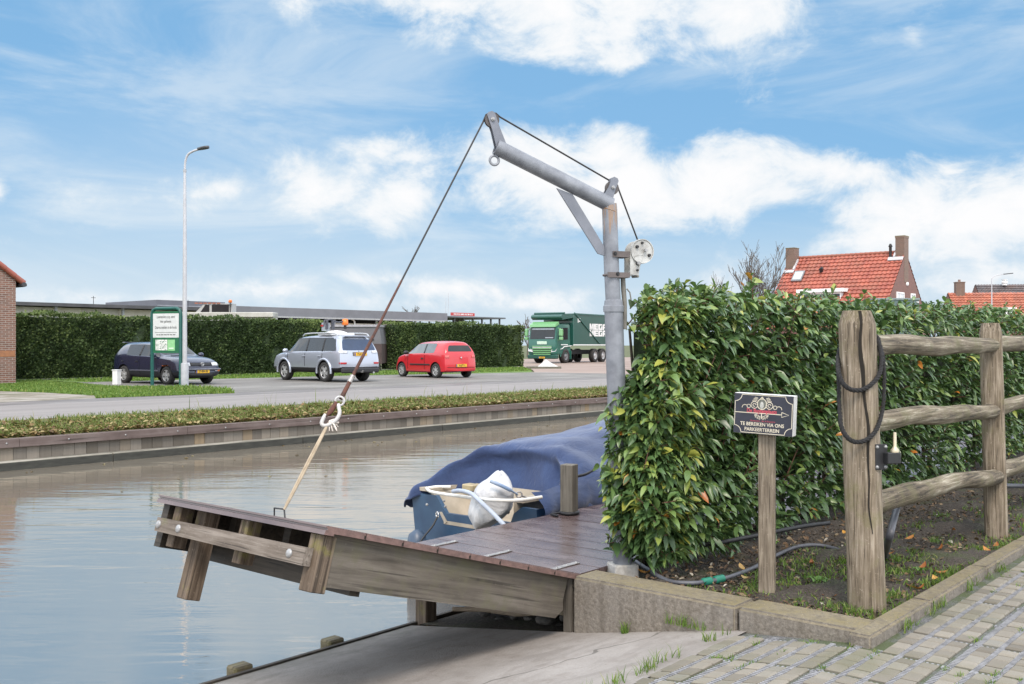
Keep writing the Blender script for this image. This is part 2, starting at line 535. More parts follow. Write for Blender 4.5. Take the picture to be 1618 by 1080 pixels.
# the air itself: Nishita, deepened a little; paler towards the horizon
tint = mixc(nt, 1.0, sky.outputs[0], (1.05, 1.0, 0.92), 'MULTIPLY')
hz = nn(nt, 'ShaderNodeMapRange', interpolation_type='SMOOTHERSTEP')
nt.links.new(el, hz.inputs[0]); hz.inputs[1].default_value = 0.0; hz.inputs[2].default_value = 0.19
hz.inputs[3].default_value = 0.82; hz.inputs[4].default_value = 0.0
SKY_PALE = (3.9, 4.5, 4.95)
CLOUD_THIN = (4.2, 4.7, 5.1)
CLOUD_CORE = (5.45, 5.45, 5.5)
tint = mixc(nt, 0.82, tint, (1.12, 2.55, 4.25))
base = mixc(nt, hz.outputs[0], tint, SKY_PALE)
base = mixc(nt, veil_f, base, CLOUD_THIN)
cl = mixc(nt, core.outputs[0], CLOUD_THIN, CLOUD_CORE)
fin = mixc(nt, cover.outputs[0], base, cl)
boost = mth(nt, 'ADD', 1.0, mth(nt, 'MULTIPLY', far, 1.5))  # sky outside the view is brightened to add soft light
fin = mixc(nt, mth(nt, 'MULTIPLY', far, 0.45), fin, (5.6, 5.2, 4.9))
bm_ = nt.nodes.new('ShaderNodeVectorMath'); bm_.operation = 'SCALE'
nt.links.new(fin, bm_.inputs[0]); nt.links.new(boost, bm_.inputs['Scale'])
nt.links.new(bm_.outputs[0], bg.inputs[0])

SC.view_settings.view_transform = 'Standard'
SC.view_settings.look = 'None'
SC.view_settings.exposure = 0.6
SC.view_settings.gamma = 1.0
SC.view_settings.use_curve_mapping = False
SC.render.engine = 'CYCLES'
SC.cycles.use_denoising = True
SC.cycles.max_bounces = 8
SC.cycles.transparent_max_bounces = 8
SC.cycles.caustics_reflective = False
SC.cycles.caustics_refractive = False

# ------------------------------------------------------------------ ground, water, paving
WATER_Z = -0.68
BANK_V = 16.42         # face of the far bank
EDGE_V = 4.70          # near water edge of the slipway
WALL_U = 4.47          # face of the low wall beside the slipway


def sheet(name, poly_list, mat, kind='structure'):
    mb = MB()
    for p in poly_list:
        mb.add(p, [tuple(range(len(p)))])
    return tag(mb.build(name, mat), kind=kind)


# land beyond the canal, one sheet to the horizon; dull winter grass and soil
m, nt, b = new_mat('far_land')
v = coords(nt, (1, 1, 1))
n1 = noise(nt, v, 0.15, 6); n2 = noise(nt, v, 3.0, 6)
nt.links.new(mixc(nt, mth(nt, 'MULTIPLY', n2, 0.6), ramp(nt, n1, [(.3, (0.05, 0.08, 0.02)), (.7, (0.09, 0.11, 0.035))]), (0.10, 0.075, 0.045)), b.inputs[0])
b.inputs['Roughness'].default_value = 0.95
bump(nt, b, n2, .5, .03)
MAT_LAND = m
sheet('ground', [[(-2500, 17.4, -0.03), (3000, 17.4, -0.03), (3000, 3500, -0.03), (-2500, 3500, -0.03)]], MAT_LAND)

# canal water
m, nt, b = new_mat('canal_water')
b.inputs['Base Color'].default_value = (0.155, 0.138, 0.112, 1)
b.inputs['Roughness'].default_value = 0.03
b.inputs['IOR'].default_value = 7.0
b.inputs['Specular Tint'].default_value = (1.0, 0.93, 0.85, 1)
b.inputs['Specular IOR Level'].default_value = 0.5
v = coords(nt, (1, 1, 1), (0, 0, R(49.5)))
sx = nt.nodes.new('ShaderNodeMapping'); sx.inputs['Scale'].default_value = (0.55, 2.2, 1)
nt.links.new(v, sx.inputs[0])
w1 = noise(nt, sx.outputs[0], 1.1, 3, 0.5, 0.3)
w2 = noise(nt, sx.outputs[0], 4.5, 4, 0.55, 0.6)
w3 = noise(nt, sx.outputs[0], 0.22, 2, 0.5)
calm = nn(nt, 'ShaderNodeMapRange'); nt.links.new(w3, calm.inputs[0])
calm.inputs[1].default_value = 0.35; calm.inputs[2].default_value = 0.65; calm.inputs[3].default_value = 0.25; calm.inputs[4].default_value = 1.0
h = mth(nt, 'ADD', w1, mth(nt, 'MULTIPLY', mth(nt, 'MULTIPLY', w2, 0.30), calm.outputs[0]))
bump(nt, b, h, 0.32, 0.032)
sheet('water', [[(-1500, 3.0, WATER_Z), (2500, 3.0, WATER_Z), (2500, BANK_V + .05, WATER_Z), (-1500, BANK_V + .05, WATER_Z)]], m)
sheet('canal_bed', [[(-1500, 2.0, -2.2), (2500, 2.0, -2.2), (2500, 18, -2.2), (-1500, 18, -2.2)]], simple('mud', (0.06, 0.05, 0.03), rough=1))

# slipway: poured concrete sloping to the water edge
m, nt, b = new_mat('slipway_concrete')
v = coords(nt)
n1 = noise(nt, v, 1.6, 6, .65); n2 = noise(nt, v, 90, 3, .6); n3 = noise(nt, v, 7, 5, .7)
c = ramp(nt, n1, [(.25, (0.21, 0.19, 0.172)), (.5, (0.325, 0.298, 0.275)), (.75, (0.41, 0.38, 0.355))])
c = mixc(nt, mth(nt, 'MULTIPLY', ramp(nt, n3, [(.5, (0, 0, 0)), (.75, (1, 1, 1))]), .45), c, (0.16, 0.125, 0.10))
c = mixc(nt, mth(nt, 'MULTIPLY', n2, .45), c, (0.10, 0.09, 0.08))
n4 = noise(nt, coords(nt, (1.2, 4, 1)), 1.3, 5, .6, 1.0); n5 = noise(nt, v, 38, 3, .5)
c = mixc(nt, mth(nt, 'MULTIPLY', ramp(nt, n4, [(.48, (0, 0, 0)), (.62, (1, 1, 1))]), .35), c, (0.15, 0.13, 0.115))
c = mixc(nt, ramp(nt, n5, [(.70, (0, 0, 0)), (.76, (.6, .6, .6))]), c, (0.07, 0.055, 0.045))
tcn = nt.nodes.new('ShaderNodeTexCoord'); spn = nt.nodes.new('ShaderNodeSeparateXYZ'); nt.links.new(tcn.outputs['Object'], spn.inputs[0])
tide = mth(nt, 'ADD', mth(nt, 'MULTIPLY', mth(nt, 'SUBTRACT', spn.outputs[1], EDGE_V - .30), 3.0), mth(nt, 'MULTIPLY', mth(nt, 'SUBTRACT', n3, .5), 1.6))
c = mixc(nt, mth(nt, 'MULTIPLY', mth(nt, 'MINIMUM', mth(nt, 'MAXIMUM', tide, 0.0), 1.0), .6), c, (0.075, 0.07, 0.05))
vor = nt.nodes.new('ShaderNodeTexVoronoi'); vor.feature = 'DISTANCE_TO_EDGE'; vor.inputs['Scale'].default_value = .55
vd = nt.nodes.new('ShaderNodeVectorMath'); vd.operation = 'ADD'; nt.links.new(v, vd.inputs[0])
nzv = nt.nodes.new('ShaderNodeTexNoise'); nzv.inputs['Scale'].default_value = 4; nt.links.new(v, nzv.inputs['Vector'])
sc_ = nt.nodes.new('ShaderNodeVectorMath'); sc_.operation = 'SCALE'; sc_.inputs['Scale'].default_value = .25
nt.links.new(nzv.outputs['Color'], sc_.inputs[0]); nt.links.new(sc_.outputs[0], vd.inputs[1]); nt.links.new(vd.outputs[0], vor.inputs['Vector'])
c = mixc(nt, mth(nt, 'MULTIPLY', mth(nt, 'LESS_THAN', vor.outputs['Distance'], .0045), .6), c, (0.05, 0.045, 0.035))
nt.links.new(c, b.inputs[0]); b.inputs['Roughness'].default_value = .75
bump(nt, b, mth(nt, 'ADD', mth(nt, 'MULTIPLY', n2, .7), n3), .6, .008)
MAT_SLIP = m
PROF = [(1.72, -0.050), (2.36, -0.112), (3.36, -0.315), (EDGE_V, -0.520)]


def slip_z(v):
    for (a, za), (c_, zc) in zip(PROF, PROF[1:]):
        if v <= c_: return za + (zc - za) * (v - a) / (c_ - a)
    return PROF[-1][1]


mb = MB()
U0, U1 = -9.0, WALL_U + .02
prof = [(2.30, slip_z(2.30))] + [(vv, slip_z(vv)) for vv in np.linspace(2.5, EDGE_V, 18)]
vs, fs = [], []
for vv, zz in prof:
    vs += [(U0, vv, zz), (U1, vv, zz)]
for i in range(len(prof) - 1):
    fs.append((2 * i, 2 * i + 1, 2 * i + 3, 2 * i + 2))
b0 = len(vs)
zz = prof[-1][1]
vs += [(U0, EDGE_V, -2.2), (U1, EDGE_V, -2.2)]
fs.append((b0 - 2, b0 - 1, b0 + 1, b0))
mb.add(vs, fs)
tag(mb.build('slipway', MAT_SLIP), kind='structure')
# thin dark steel strip at the slipway edge
mb = MB()
mb.box(-9, WALL_U + 1.2, EDGE_V, EDGE_V + .025, -1.4, -0.508)
tag(mb.build('water_edge_strip', simple('edge_strip', (0.035, 0.03, 0.025), (0.07, 0.055, 0.04), rough=.8)), kind='structure')

# paving: square clay pavers held in a grey ribbed grid, joints grown with moss and grass
m, nt, b = new_mat('paver')
at = nn(nt, 'ShaderNodeAttribute', attribute_name='tint')
v = coords(nt)
n1 = noise(nt, v, 60, 4, .6); n2 = noise(nt, v, 2.0, 5, .6)
c = ramp(nt, at.outputs['Fac'], [(0, (0.145, 0.13, 0.105)), (.4, (0.21, 0.19, 0.157)), (.75, (0.265, 0.24, 0.20)), (1, (0.215, 0.205, 0.178))])
c = mixc(nt, mth(nt, 'MULTIPLY', n1, .3), c, (0.12, 0.10, 0.075))
c = mixc(nt, mth(nt, 'MULTIPLY', ramp(nt, n2, [(.45, (0, 0, 0)), (.7, (1, 1, 1))]), .6), c, (0.115, 0.115, 0.065))
nt.links.new(c, b.inputs[0]); b.inputs['Roughness'].default_value = .8
bump(nt, b, n1, .4, .003)
MAT_PAVER = m
m, nt, b = new_mat('paver_grid')
v = coords(nt)
n1 = noise(nt, v, 120, 3, .6); n2 = noise(nt, v, 5.0, 6, .7); n3 = noise(nt, v, 1.3, 4, .6)
c = ramp(nt, n1, [(.3, (0.045, 0.045, 0.045)), (.55, (0.135, 0.135, 0.14)), (.75, (0.28, 0.28, 0.29))])
g = ramp(nt, mth(nt, 'ADD', mth(nt, 'MULTIPLY', n2, .6), mth(nt, 'MULTIPLY', n3, .4)), [(.42, (0, 0, 0)), (.56, (1, 1, 1))])
c = mixc(nt, mth(nt, 'MULTIPLY', g, .85), c, (0.055, 0.075, 0.018))
nt.links.new(c, b.inputs[0]); b.inputs['Roughness'].default_value = .9
bump(nt, b, n1, .8, .006)
MAT_GRID = m
MAT_RIB = simple('grid_rib', (0.30, 0.30, 0.315), (0.17, 0.17, 0.18), rough=.7, scale=25)

KERB_V = 1.665


def pave_z(v):
    return -0.045 if v < 1.72 else slip_z(v) + 0.004


mb = MB()
rows = [(-6.0, -0.057), (1.72, -0.057), (2.37, slip_z(2.37) - 0.008)]
vs, fs = [], []
for vv, zz in rows:
    vs += [(-9, vv, zz), (WALL_U + .02, vv, zz)]
fs += [(0, 1, 3, 2), (2, 3, 5, 4)]
vs += [(WALL_U + .02, -6, -0.057), (60, -6, -0.057), (60, KERB_V + .02, -0.057), (WALL_U + .02, KERB_V + .02, -0.057)]
fs.append((6, 7, 8, 9))
mb.add(vs, fs)
tag(mb.build('pavement', MAT_GRID), kind='structure')
MOD, PIT = 0.40, 0.093
pv, pf, pt = [], [], []
rv, rf = [], []
hs, hw_ = 0.0415, 0.0345
for iu in range(-6, 46):
    for iv in range(-13, 6):
        mu, mv = 0.36 + iu * MOD, 0.115 + iv * MOD
        d = FW.dot(Vector((mu, mv, 0))); x = RT.dot(Vector((mu, mv, 0)))
        if d < 1.6 or abs(x) > d * 0.85 + 1.6: continue
        for a in range(4):
            for b_ in range(4):
                u = mu + 0.035 + PIT * (a + .5) ; w = mv + 0.028 + PIT * (b_ + .5)
                if w > 2.34 or (u > WALL_U - .04 and w > KERB_V - .04): continue
                z = pave_z(w) + random.uniform(-.002, .002)
                z2 = pave_z(w + hs) - pave_z(w)
                k = len(pv); ch = .007
                t = random.uniform(-.003, .003)
                for (du, dw, dz) in ((-1, -1, 0), (1, -1, 0), (1, 1, 0), (-1, 1, 0)):
                    pv.append((u + du * (hs - ch), w + dw * (hw_ - ch), z + dw * z2 + t * du))
                for (du, dw) in ((-1, -1), (1, -1), (1, 1), (-1, 1)):
                    pv.append((u + du * hs, w + dw * hw_, z + dw * z2 - .006))
                for (du, dw) in ((-1, -1), (1, -1), (1, 1), (-1, 1)):
                    pv.append((u + du * hs, w + dw * hw_, z + dw * z2 - .03))
                pf.append((k, k + 1, k + 2, k + 3))
                for q in range(4):
                    q2 = (q + 1) % 4
                    pf.append((k + 4 + q, k + 4 + q2, k + q2, k + q)); pf.append((k + 8 + q, k + 8 + q2, k + 4 + q2, k + 4 + q))
                pt += [min(1, max(0, random.gauss(.5, .28)))] * 9
        # ribs of the plastic grid: short cross bars along the module borders
        for q in range(18):
            s_ = q * MOD / 18
            for (u0, w0, du, dw) in ((mu - .014, mv + s_, .030, .009), (mu + s_, mv - .012, .009, .030)):
                if w0 + dw > 2.34 or (u0 > WALL_U - .06 and w0 > KERB_V - .06): continue
                z = pave_z(w0) - .006; k = len(rv)
                for (a, b_, c_) in ((0, 0, -.02), (1, 0, -.02), (1, 1, -.02), (0, 1, -.02), (0, 0, 0), (1, 0, 0), (1, 1, 0), (0, 1, 0)):
                    rv.append((u0 + a * du, w0 + b_ * dw, z + c_))
                rf += [(k + 4, k + 5, k + 6, k + 7), (k, k + 1, k + 5, k + 4), (k + 1, k + 2, k + 6, k + 5), (k + 2, k + 3, k + 7, k + 6), (k + 3, k, k + 4, k + 7)]
        # and the walls between the pavers, thinner
        for q in range(1, 4):
            s_ = .028 + PIT * q
            for j in range(20):
                t_ = j * MOD / 20
                for (u0, w0, du, dw) in ((mu + t_, mv + s_ - .012, .009, .024),):
                    if w0 + dw > 2.34 or (u0 > WALL_U - .06 and w0 > KERB_V - .06): continue
                    z = pave_z(w0) - .005; k = len(rv)
                    for (a, b_, c_) in ((0, 0, -.02), (1, 0, -.02), (1, 1, -.02), (0, 1, -.02), (0, 0, 0), (1, 0, 0), (1, 1, 0), (0, 1, 0)):
                        rv.append((u0 + a * du, w0 + b_ * dw, z + c_))
                    rf += [(k + 4, k + 5, k + 6, k + 7), (k, k + 1, k + 5, k + 4), (k + 1, k + 2, k + 6, k + 5), (k + 2, k + 3, k + 7, k + 6), (k + 3, k, k + 4, k + 7)]
tag(fast_mesh('pavement_pavers', np.array(pv), np.array(pf), MAT_PAVER, {'tint': np.array(pt)}), kind='structure')
tag(fast_mesh('pavement_grid', np.array(rv), np.array(rf), MAT_RIB), kind='structure')

# soil bed beside the hedge and fence, gently uneven
m, nt, b = new_mat('soil')
v = coords(nt)
n1 = noise(nt, v, 2.2, 6, .65); n2 = noise(nt, v, 45, 5, .7); n3 = noise(nt, v, 150, 2, .5)
c = ramp(nt, n2, [(.3, (0.018, 0.014, 0.010)), (.55, (0.060, 0.047, 0.036)), (.72, (0.115, 0.092, 0.072))])
c = mixc(nt, ramp(nt, n3, [(.68, (0, 0, 0)), (.74, (.7, .7, .7))]), c, (0.38, 0.36, 0.33))
c = mixc(nt, mth(nt, 'MULTIPLY', ramp(nt, n1, [(.52, (0, 0, 0)), (.66, (1, 1, 1))]), .55), c, (0.055, 0.075, 0.02))
nt.links.new(c, b.inputs[0]); b.inputs['Roughness'].default_value = .95
bump(nt, b, n2, .9, .02)
MAT_SOIL = m
nu, nv_ = 150, 30
us = WALL_U + .02 + (np.linspace(0, 1, nu) ** 1.6) * 40
vsn = np.linspace(KERB_V + .03, 3.5, nv_)
UU, VV = np.meshgrid(us, vsn, indexing='ij')
ZZ = -0.035 + 0.018 * np.sin(UU * 5.1 + VV * 3) + 0.014 * np.sin(VV * 9.7 + UU * 2.3) + 0.01 * RNG.standard_normal(UU.shape)
ZZ[VV > 2.6] -= 0.02
P = np.stack([UU, VV, ZZ], -1).reshape(-1, 3)
ii = np.arange(nu * nv_).reshape(nu, nv_)
Q = np.stack([ii[:-1, :-1], ii[1:, :-1], ii[1:, 1:], ii[:-1, 1:]], -1).reshape(-1, 4)
tag(fast_mesh('soil', P, Q, MAT_SOIL, smooth=True), kind='structure')
SOIL_Z = -0.035
# fill below the deck and the soil bed: bank of the near side
mb = MB()
mb.box(WALL_U + .03, 60, KERB_V + .1, 3.42, -2.2, -0.10)
tag(mb.build('near_bank', MAT_SOIL), kind='structure')
mb = MB()
mb.add([(WALL_U + .03, 3.42, -.36), (12, 3.42, -.36), (12, 4.62, -.62), (WALL_U + .03, 4.62, -.50), (12, 4.72, -1.2), (WALL_U + .03, 4.72, -1.2)], [(0, 1, 2, 3), (3, 2, 4, 5)])
tag(mb.build('shore', MAT_SOIL), kind='structure')

# ------------------------------------------------------------------ road, verge and yard on the far side
m, nt, b = new_mat('asphalt_road')
v = coords(nt)
n1 = noise(nt, v, 70, 4, .6); n2 = noise(nt, coords(nt, (.15, 1.2, 1)), 1.0, 5, .6)
c = ramp(nt, n2, [(.3, (0.165, 0.148, 0.138)), (.6, (0.225, 0.203, 0.19)), (.8, (0.275, 0.25, 0.234))])
c = mixc(nt, mth(nt, 'MULTIPLY', n1, .35), c, (0.15, 0.135, 0.13))
nt.links.new(c, b.inputs[0]); b.inputs['Roughness'].default_value = .7
bump(nt, b, n1, .3, .005)
MAT_ROAD = m
sheet('road', [[(-300, 17.75, 0), (600, 17.75, 0), (600, 22.1, 0), (-300, 22.1, 0)]], MAT_ROAD)
m, nt, b = new_mat('road_edge')
v = coords(nt, (.25, 2, 1)); n1 = noise(nt, v, 2.0, 6, .65)
nt.links.new(ramp(nt, n1, [(.35, (0.075, 0.062, 0.055)), (.55, (0.15, 0.13, 0.118)), (.68, (0.27, 0.25, 0.235))]), b.inputs[0])
b.inputs['Roughness'].default_value = .55
sheet('road_edge', [[(-300, 22.1, 0), (600, 22.1, 0), (600, 23.5, 0), (-300, 23.5, 0)]], m)
m, nt, b = new_mat('gravel_yard')
v = coords(nt); n1 = noise(nt, v, 14, 6, .7); n2 = noise(nt, coords(nt, (.4, .8, 1)), .7, 5, .6)
c = ramp(nt, n2, [(.3, (0.12, 0.112, 0.105)), (.55, (0.20, 0.19, 0.175)), (.72, (0.31, 0.295, 0.28))])
c = mixc(nt, mth(nt, 'MULTIPLY', n1, .6), c, (0.085, 0.078, 0.07))
nt.links.new(c, b.inputs[0]); b.inputs['Roughness'].default_value = .8
bump(nt, b, n1, .6, .02)
sheet('gravel_yard', [[(12, 23.5, .002), (38, 23.5, .002), (36.9, 30.1, .002), (33, 31.2, .002), (28, 33.0, .002), (19.5, 34.2, .002), (16.5, 34.0, .002), (15.6, 29, .002)]], m)
m, nt, b = new_mat('brick_yard')
v = coords(nt, (1, 1, 1)); n1 = noise(nt, v, 5, 6, .7); n2 = noise(nt, v, .25, 5, .6)
c = ramp(nt, n2, [(.35, (0.22, 0.155, 0.125)), (.6, (0.31, 0.23, 0.19)), (.75, (0.26, 0.235, 0.22))])
c = mixc(nt, mth(nt, 'MULTIPLY', n1, .4), c, (0.15, 0.12, 0.10))
nt.links.new(c, b.inputs[0]); b.inputs['Roughness'].default_value = .75
sheet('brick_yard', [[(38, 23.5, .003), (140, 23.5, .003), (140, 60, .003), (48, 60, .003), (45.7, 38.3, .003), (40.3, 33.0, .003), (36.9, 30.1, .003)]], m)
m, nt, b = new_mat('worn_paving')
v = coords(nt); n1 = noise(nt, coords(nt, (.6, 1.6, 1)), 1.1, 6, .7); n2 = noise(nt, v, 10, 4, .6)
c = ramp(nt, n1, [(.36, (0.07, 0.085, 0.03)), (.47, (0.20, 0.17, 0.13)), (.6, (0.36, 0.34, 0.31)), (.75, (0.26, 0.23, 0.20))])
c = mixc(nt, mth(nt, 'MULTIPLY', n2, .3), c, (0.1, 0.085, 0.06))
nt.links.new(c, b.inputs[0]); b.inputs['Roughness'].default_value = .85
WORN = [(-60, 23.5), (11.9, 23.5), (12.5, 24.8), (12.4, 27.2), (11.7, 30.2), (-60, 30.6)]
sheet('worn_paving', [[(x, y, .004) for x, y in WORN]], m)
m, nt, b = new_mat('lawn_base')
n1 = noise(nt, coords(nt), 3, 6, .7)
nt.links.new(ramp(nt, n1, [(.3, (0.07, 0.10, 0.02)), (.6, (0.11, 0.19, 0.035)), (.8, (0.14, 0.22, 0.05))]), b.inputs[0])
b.inputs['Roughness'].default_value = .95
bump(nt, b, n1, .6, .05)
MAT_LAWN = m
LAWN = [(11.9, 23.55), (15.6, 23.2), (16.5, 24.8), (16.9, 27.6), (15.4, 29.2), (15.9, 34.0), (16.6, 37.4), (-60, 37.4), (-60, 30.6), (11.7, 30.2), (12.4, 27.2), (12.5, 24.8)]
STRIP = [(16.6, 34.0), (28, 32.8), (33, 31.1), (36.8, 30.2), (40.2, 33.0), (45.6, 38.2), (16.6, 37.4)]
sheet('lawn', [[(x, y, .006) for x, y in LAWN], [(x, y, .006) for x, y in STRIP]], MAT_LAWN)
# sloping verge between the far bank and the road
mb = MB()
mb.add([(-300, BANK_V + .1, -.20), (600, BANK_V + .1, -.20), (600, 17.75, -.004), (-300, 17.75, -.004)], [(0, 1, 2, 3)])
m, nt, b = new_mat('verge_base')
n1 = noise(nt, coords(nt), 6, 6, .7)
nt.links.new(ramp(nt, n1, [(.3, (0.05, 0.06, 0.02)), (.5, (0.12, 0.10, 0.04)), (.7, (0.08, 0.11, 0.03))]), b.inputs[0])
b.inputs['Roughness'].default_value = .95
tag(mb.build('verge', m), kind='structure')
# ------------------------------------------------------------------ grass, leaves
def blades(name, pts, h0, h1, w, mat, lean=.5, label=None, kind='stuff', bend=True):
    n = len(pts)
    P = np.asarray(pts)
    h = RNG.uniform(h0, h1, n); a = RNG.uniform(0, 2 * PI, n); l = RNG.uniform(.1, lean, n) * h
    b_ = RNG.uniform(0, 2 * PI, n)
    dx, dy = np.cos(a) * w * RNG.uniform(.6, 1.3, n), np.sin(a) * w * RNG.uniform(.6, 1.3, n)
    lx, ly = np.cos(b_) * l, np.sin(b_) * l
    V = np.zeros((n, 5, 3))
    V[:, 0] = P + np.stack([-dx, -dy, 0 * dx], 1); V[:, 1] = P + np.stack([dx, dy, 0 * dx], 1)
    V[:, 2] = P + np.stack([dx * .7 + lx * .35, dy * .7 + ly * .35, h * .6], 1)
    V[:, 3] = P + np.stack([-dx * .7 + lx * .35, -dy * .7 + ly * .35, h * .6], 1)
    V[:, 4] = P + np.stack([lx, ly, h], 1)
    k = np.arange(n)[:, None] * 5
    Q = np.concatenate([k + np.array([[0, 1, 2]]), k + np.array([[0, 2, 3]]), k + np.array([[3, 2, 4]])], 0)
    t = np.clip(RNG.normal(.5, .25, n), 0, 1)
    o = fast_mesh(name, V.reshape(-1, 3), Q, mat, {'tint': np.concatenate([t, t, t])})
    return tag(o, label, kind=kind)


def in_poly(x, y, poly):
    c = False; j = len(poly) - 1
    for i in range(len(poly)):
        xi, yi = poly[i]; xj, yj = poly[j]
        if (yi > y) != (yj > y) and x < (xj - xi) * (y - yi) / (yj - yi) + xi: c = not c
        j = i
    return c


def seen(u, v, m=.06):
    d = u * FW.x + v * FW.y; x = u * RT.x + v * RT.y
    return d > .5 and abs(x / d) < .515 + m


MAT_GRASS = leafmat('grass_blade', [(0, (0.06, 0.115, 0.018)), (.4, (0.11, 0.20, 0.028)), (.7, (0.17, 0.27, 0.045)), (1, (0.27, 0.29, 0.08))], rough=.6, trans=.3)
MAT_VERGE = leafmat('verge_blade', [(0, (0.06, 0.10, 0.02)), (.35, (0.13, 0.19, 0.04)), (.65, (0.22, 0.25, 0.07)), (1, (0.36, 0.30, 0.14))], rough=.65, trans=.3)
MAT_LITTER = leafmat('litter', [(0, (0.08, 0.045, 0.02)), (.4, (0.17, 0.10, 0.04)), (.7, (0.28, 0.20, 0.08)), (1, (0.40, 0.34, 0.17))], rough=.7, trans=.2)

# verge grass: thick near the bank, thin towards the road edge
pts = []
while len(pts) < 36000:
    v = 16.58 + 1.17 * random.random() ** 1.15; u = random.uniform(3, 30)
    if not seen(u, v): continue
    if random.random() < (v - 16.9) * .55: continue
    if math.sin(u * 2.3) + math.sin(u * 5.9 + v * 4) + math.sin(u * 1.1 + 2) < random.uniform(-3.4, -.2): continue
    pts.append((u, v, -.20 + (v - 16.52) / 1.23 * .195))
blades('verge_grass', pts, .03, .11, .009, MAT_VERGE, lean=.9)
pts = []
while len(pts) < 60:
    v = random.uniform(16.7, 17.6); u = random.uniform(4, 28)
    if seen(u, v): pts.append((u, v, -.16 + (v - 16.52) / 1.23 * .19))
blades('verge_weeds', pts, .25, .42, .007, MAT_VERGE, lean=.5)


def litter(name, pts, s0, s1, mat, flat=.35):
    n = len(pts); P = np.asarray(pts)
    s = RNG.uniform(s0, s1, n); a = RNG.uniform(0, 2 * PI, n)
    e1 = np.stack([np.cos(a), np.sin(a), RNG.normal(0, flat, n)], 1); e2 = np.stack([-np.sin(a), np.cos(a), RNG.normal(0, flat, n)], 1)
    V = np.zeros((n, 6, 3))
    for i, (x, y) in enumerate([(-1, 0), (-.3, -.5), (.4, -.45), (1, 0), (.4, .45), (-.3, .5)]):
        V[:, i] = P + e1 * (s * x)[:, None] + e2 * (s * y)[:, None]
    V[:, [1, 2, 4, 5], 2] += (s * .25)[:, None]
    k = np.arange(n)[:, None] * 6
    Q = np.concatenate([k + np.array([[0, 1, 2, 3]]), k + np.array([[0, 3, 4, 5]])], 0)
    t = RNG.uniform(0, 1, n)
    return tag(fast_mesh(name, V.reshape(-1, 3), Q, mat, {'tint': np.concatenate([t, t])}), kind='stuff')


pts = []
while len(pts) < 7000:
    v = 16.55 + .95 * random.random() ** 1.6; u = random.uniform(3, 30)
    if seen(u, v): pts.append((u, v, -.19 + (v - 16.52) / 1.23 * .19 + random.uniform(.0, .05)))
litter('verge_leaf_litter', pts, .03, .06, MAT_LITTER)

pts = []
while len(pts) < 26000:
    u, v = random.uniform(-22, 17), random.uniform(23.2, 37)
    if not seen(u, v, .02) or not in_poly(u, v, LAWN): continue
    pts.append((u, v, .0))
blades('lawn_grass', pts, .03, .09, .018, MAT_GRASS, lean=.8)
pts = []
while len(pts) < 1100:
    u, v = random.uniform(14.6, 16.4), random.uniform(23.2, 27)
    if in_poly(u, v, LAWN): pts.append((u, v, .0))
blades('lawn_edge_tufts', pts, .07, .17, .02, MAT_GRASS, lean=.7)
pts = []
while len(pts) < 11000:
    u, v = random.uniform(17, 50), random.uniform(31.6, 37.4)
    if seen(u, v, .02) and in_poly(u, v, STRIP): pts.append((u, v, .0))
blades('hedge_foot_grass', pts, .03, .10, .025, MAT_GRASS, lean=.8)

pts = []
while len(pts) < 70:
    u = random.uniform(-2, 26); v = BANK_V - .25 - random.random() ** 2 * 5
    if seen(u, v): pts.append((u, v, WATER_Z + .004))
litter('floating_leaves', pts, .02, .045, MAT_LITTER, flat=.02)

# weeds in the soil bed, grass in paving joints and along the slipway
def tufts(n, gen, rad, per):
    out = []
    for _ in range(n):
        p = gen()
        for _k in range(random.randint(per // 2, per)):
            r_ = rad * math.sqrt(random.random()); a = random.uniform(0, 2 * PI)
            out.append((p[0] + r_ * math.cos(a), p[1] + r_ * math.sin(a), p[2]))
    return out


pts = tufts(190, lambda: (WALL_U + .35 + random.random() ** 1.5 * 6, KERB_V + .10 + random.random() ** 1.3 * .8, SOIL_Z), .07, 26)
pts += tufts(90, lambda: (WALL_U + .25 + random.random() * 1.6, KERB_V + .15 + random.random() * 1.0, SOIL_Z), .08, 22)
pts += tufts(60, lambda: (random.uniform(4.9, 9), random.uniform(1.74, 1.85), SOIL_Z), .06, 24)
blades('bed_weeds', pts, .008, .045, .0035, MAT_GRASS, lean=1.2)
pts = tufts(15, lambda: (lambda u: (u, 2.37 + random.uniform(-.02, .03), slip_z(2.36) - .01))(random.uniform(2.2, 4.4)), .035, 22)
pts += tufts(5, lambda: (WALL_U - .02, random.uniform(2.4, 2.75), slip_z(2.5) - .0), .03, 26)
pts += tufts(2, lambda: (WALL_U - .03, 3.0, slip_z(3.0)), .02, 30)
pts += tufts(15, lambda: (random.uniform(4.5, 7), KERB_V - .012, -.05), .03, 20)
blades('joint_grass', pts, .015, .075, .0022, MAT_GRASS, lean=.9)
pts = []
for iu in range(-2, 20):
    for iv in range(-8, 6):
        for _ in range(7):
            u = .36 + iu * MOD + .035 + PIT * random.randint(0, 4); w = .115 + iv * MOD + random.random() * MOD
            if random.random() < .5: u, w = .36 + iu * MOD + random.random() * MOD, .115 + iv * MOD + .028 + PIT * random.randint(0, 4)
            if w > 2.34 or (u > WALL_U - .06 and w > KERB_V - .05) or not seen(u, w, .05): continue
            if noise_ok := (math.sin(u * 3.1) + math.sin(w * 4.3 + u) > random.uniform(-1.5, 1.5)):
                for _k in range(22): pts.append((u + random.gauss(0, .02), w + random.gauss(0, .009), pave_z(w) - .012))
blades('paving_moss', pts, .008, .026, .0026, MAT_GRASS, lean=1.5)

# loose leaf rosettes with broad leaves in the bed
MAT_BROAD = leafmat('broad_weed', [(0, (0.06, 0.14, 0.02)), (1, (0.16, 0.30, 0.05))], rough=.5, trans=.3)


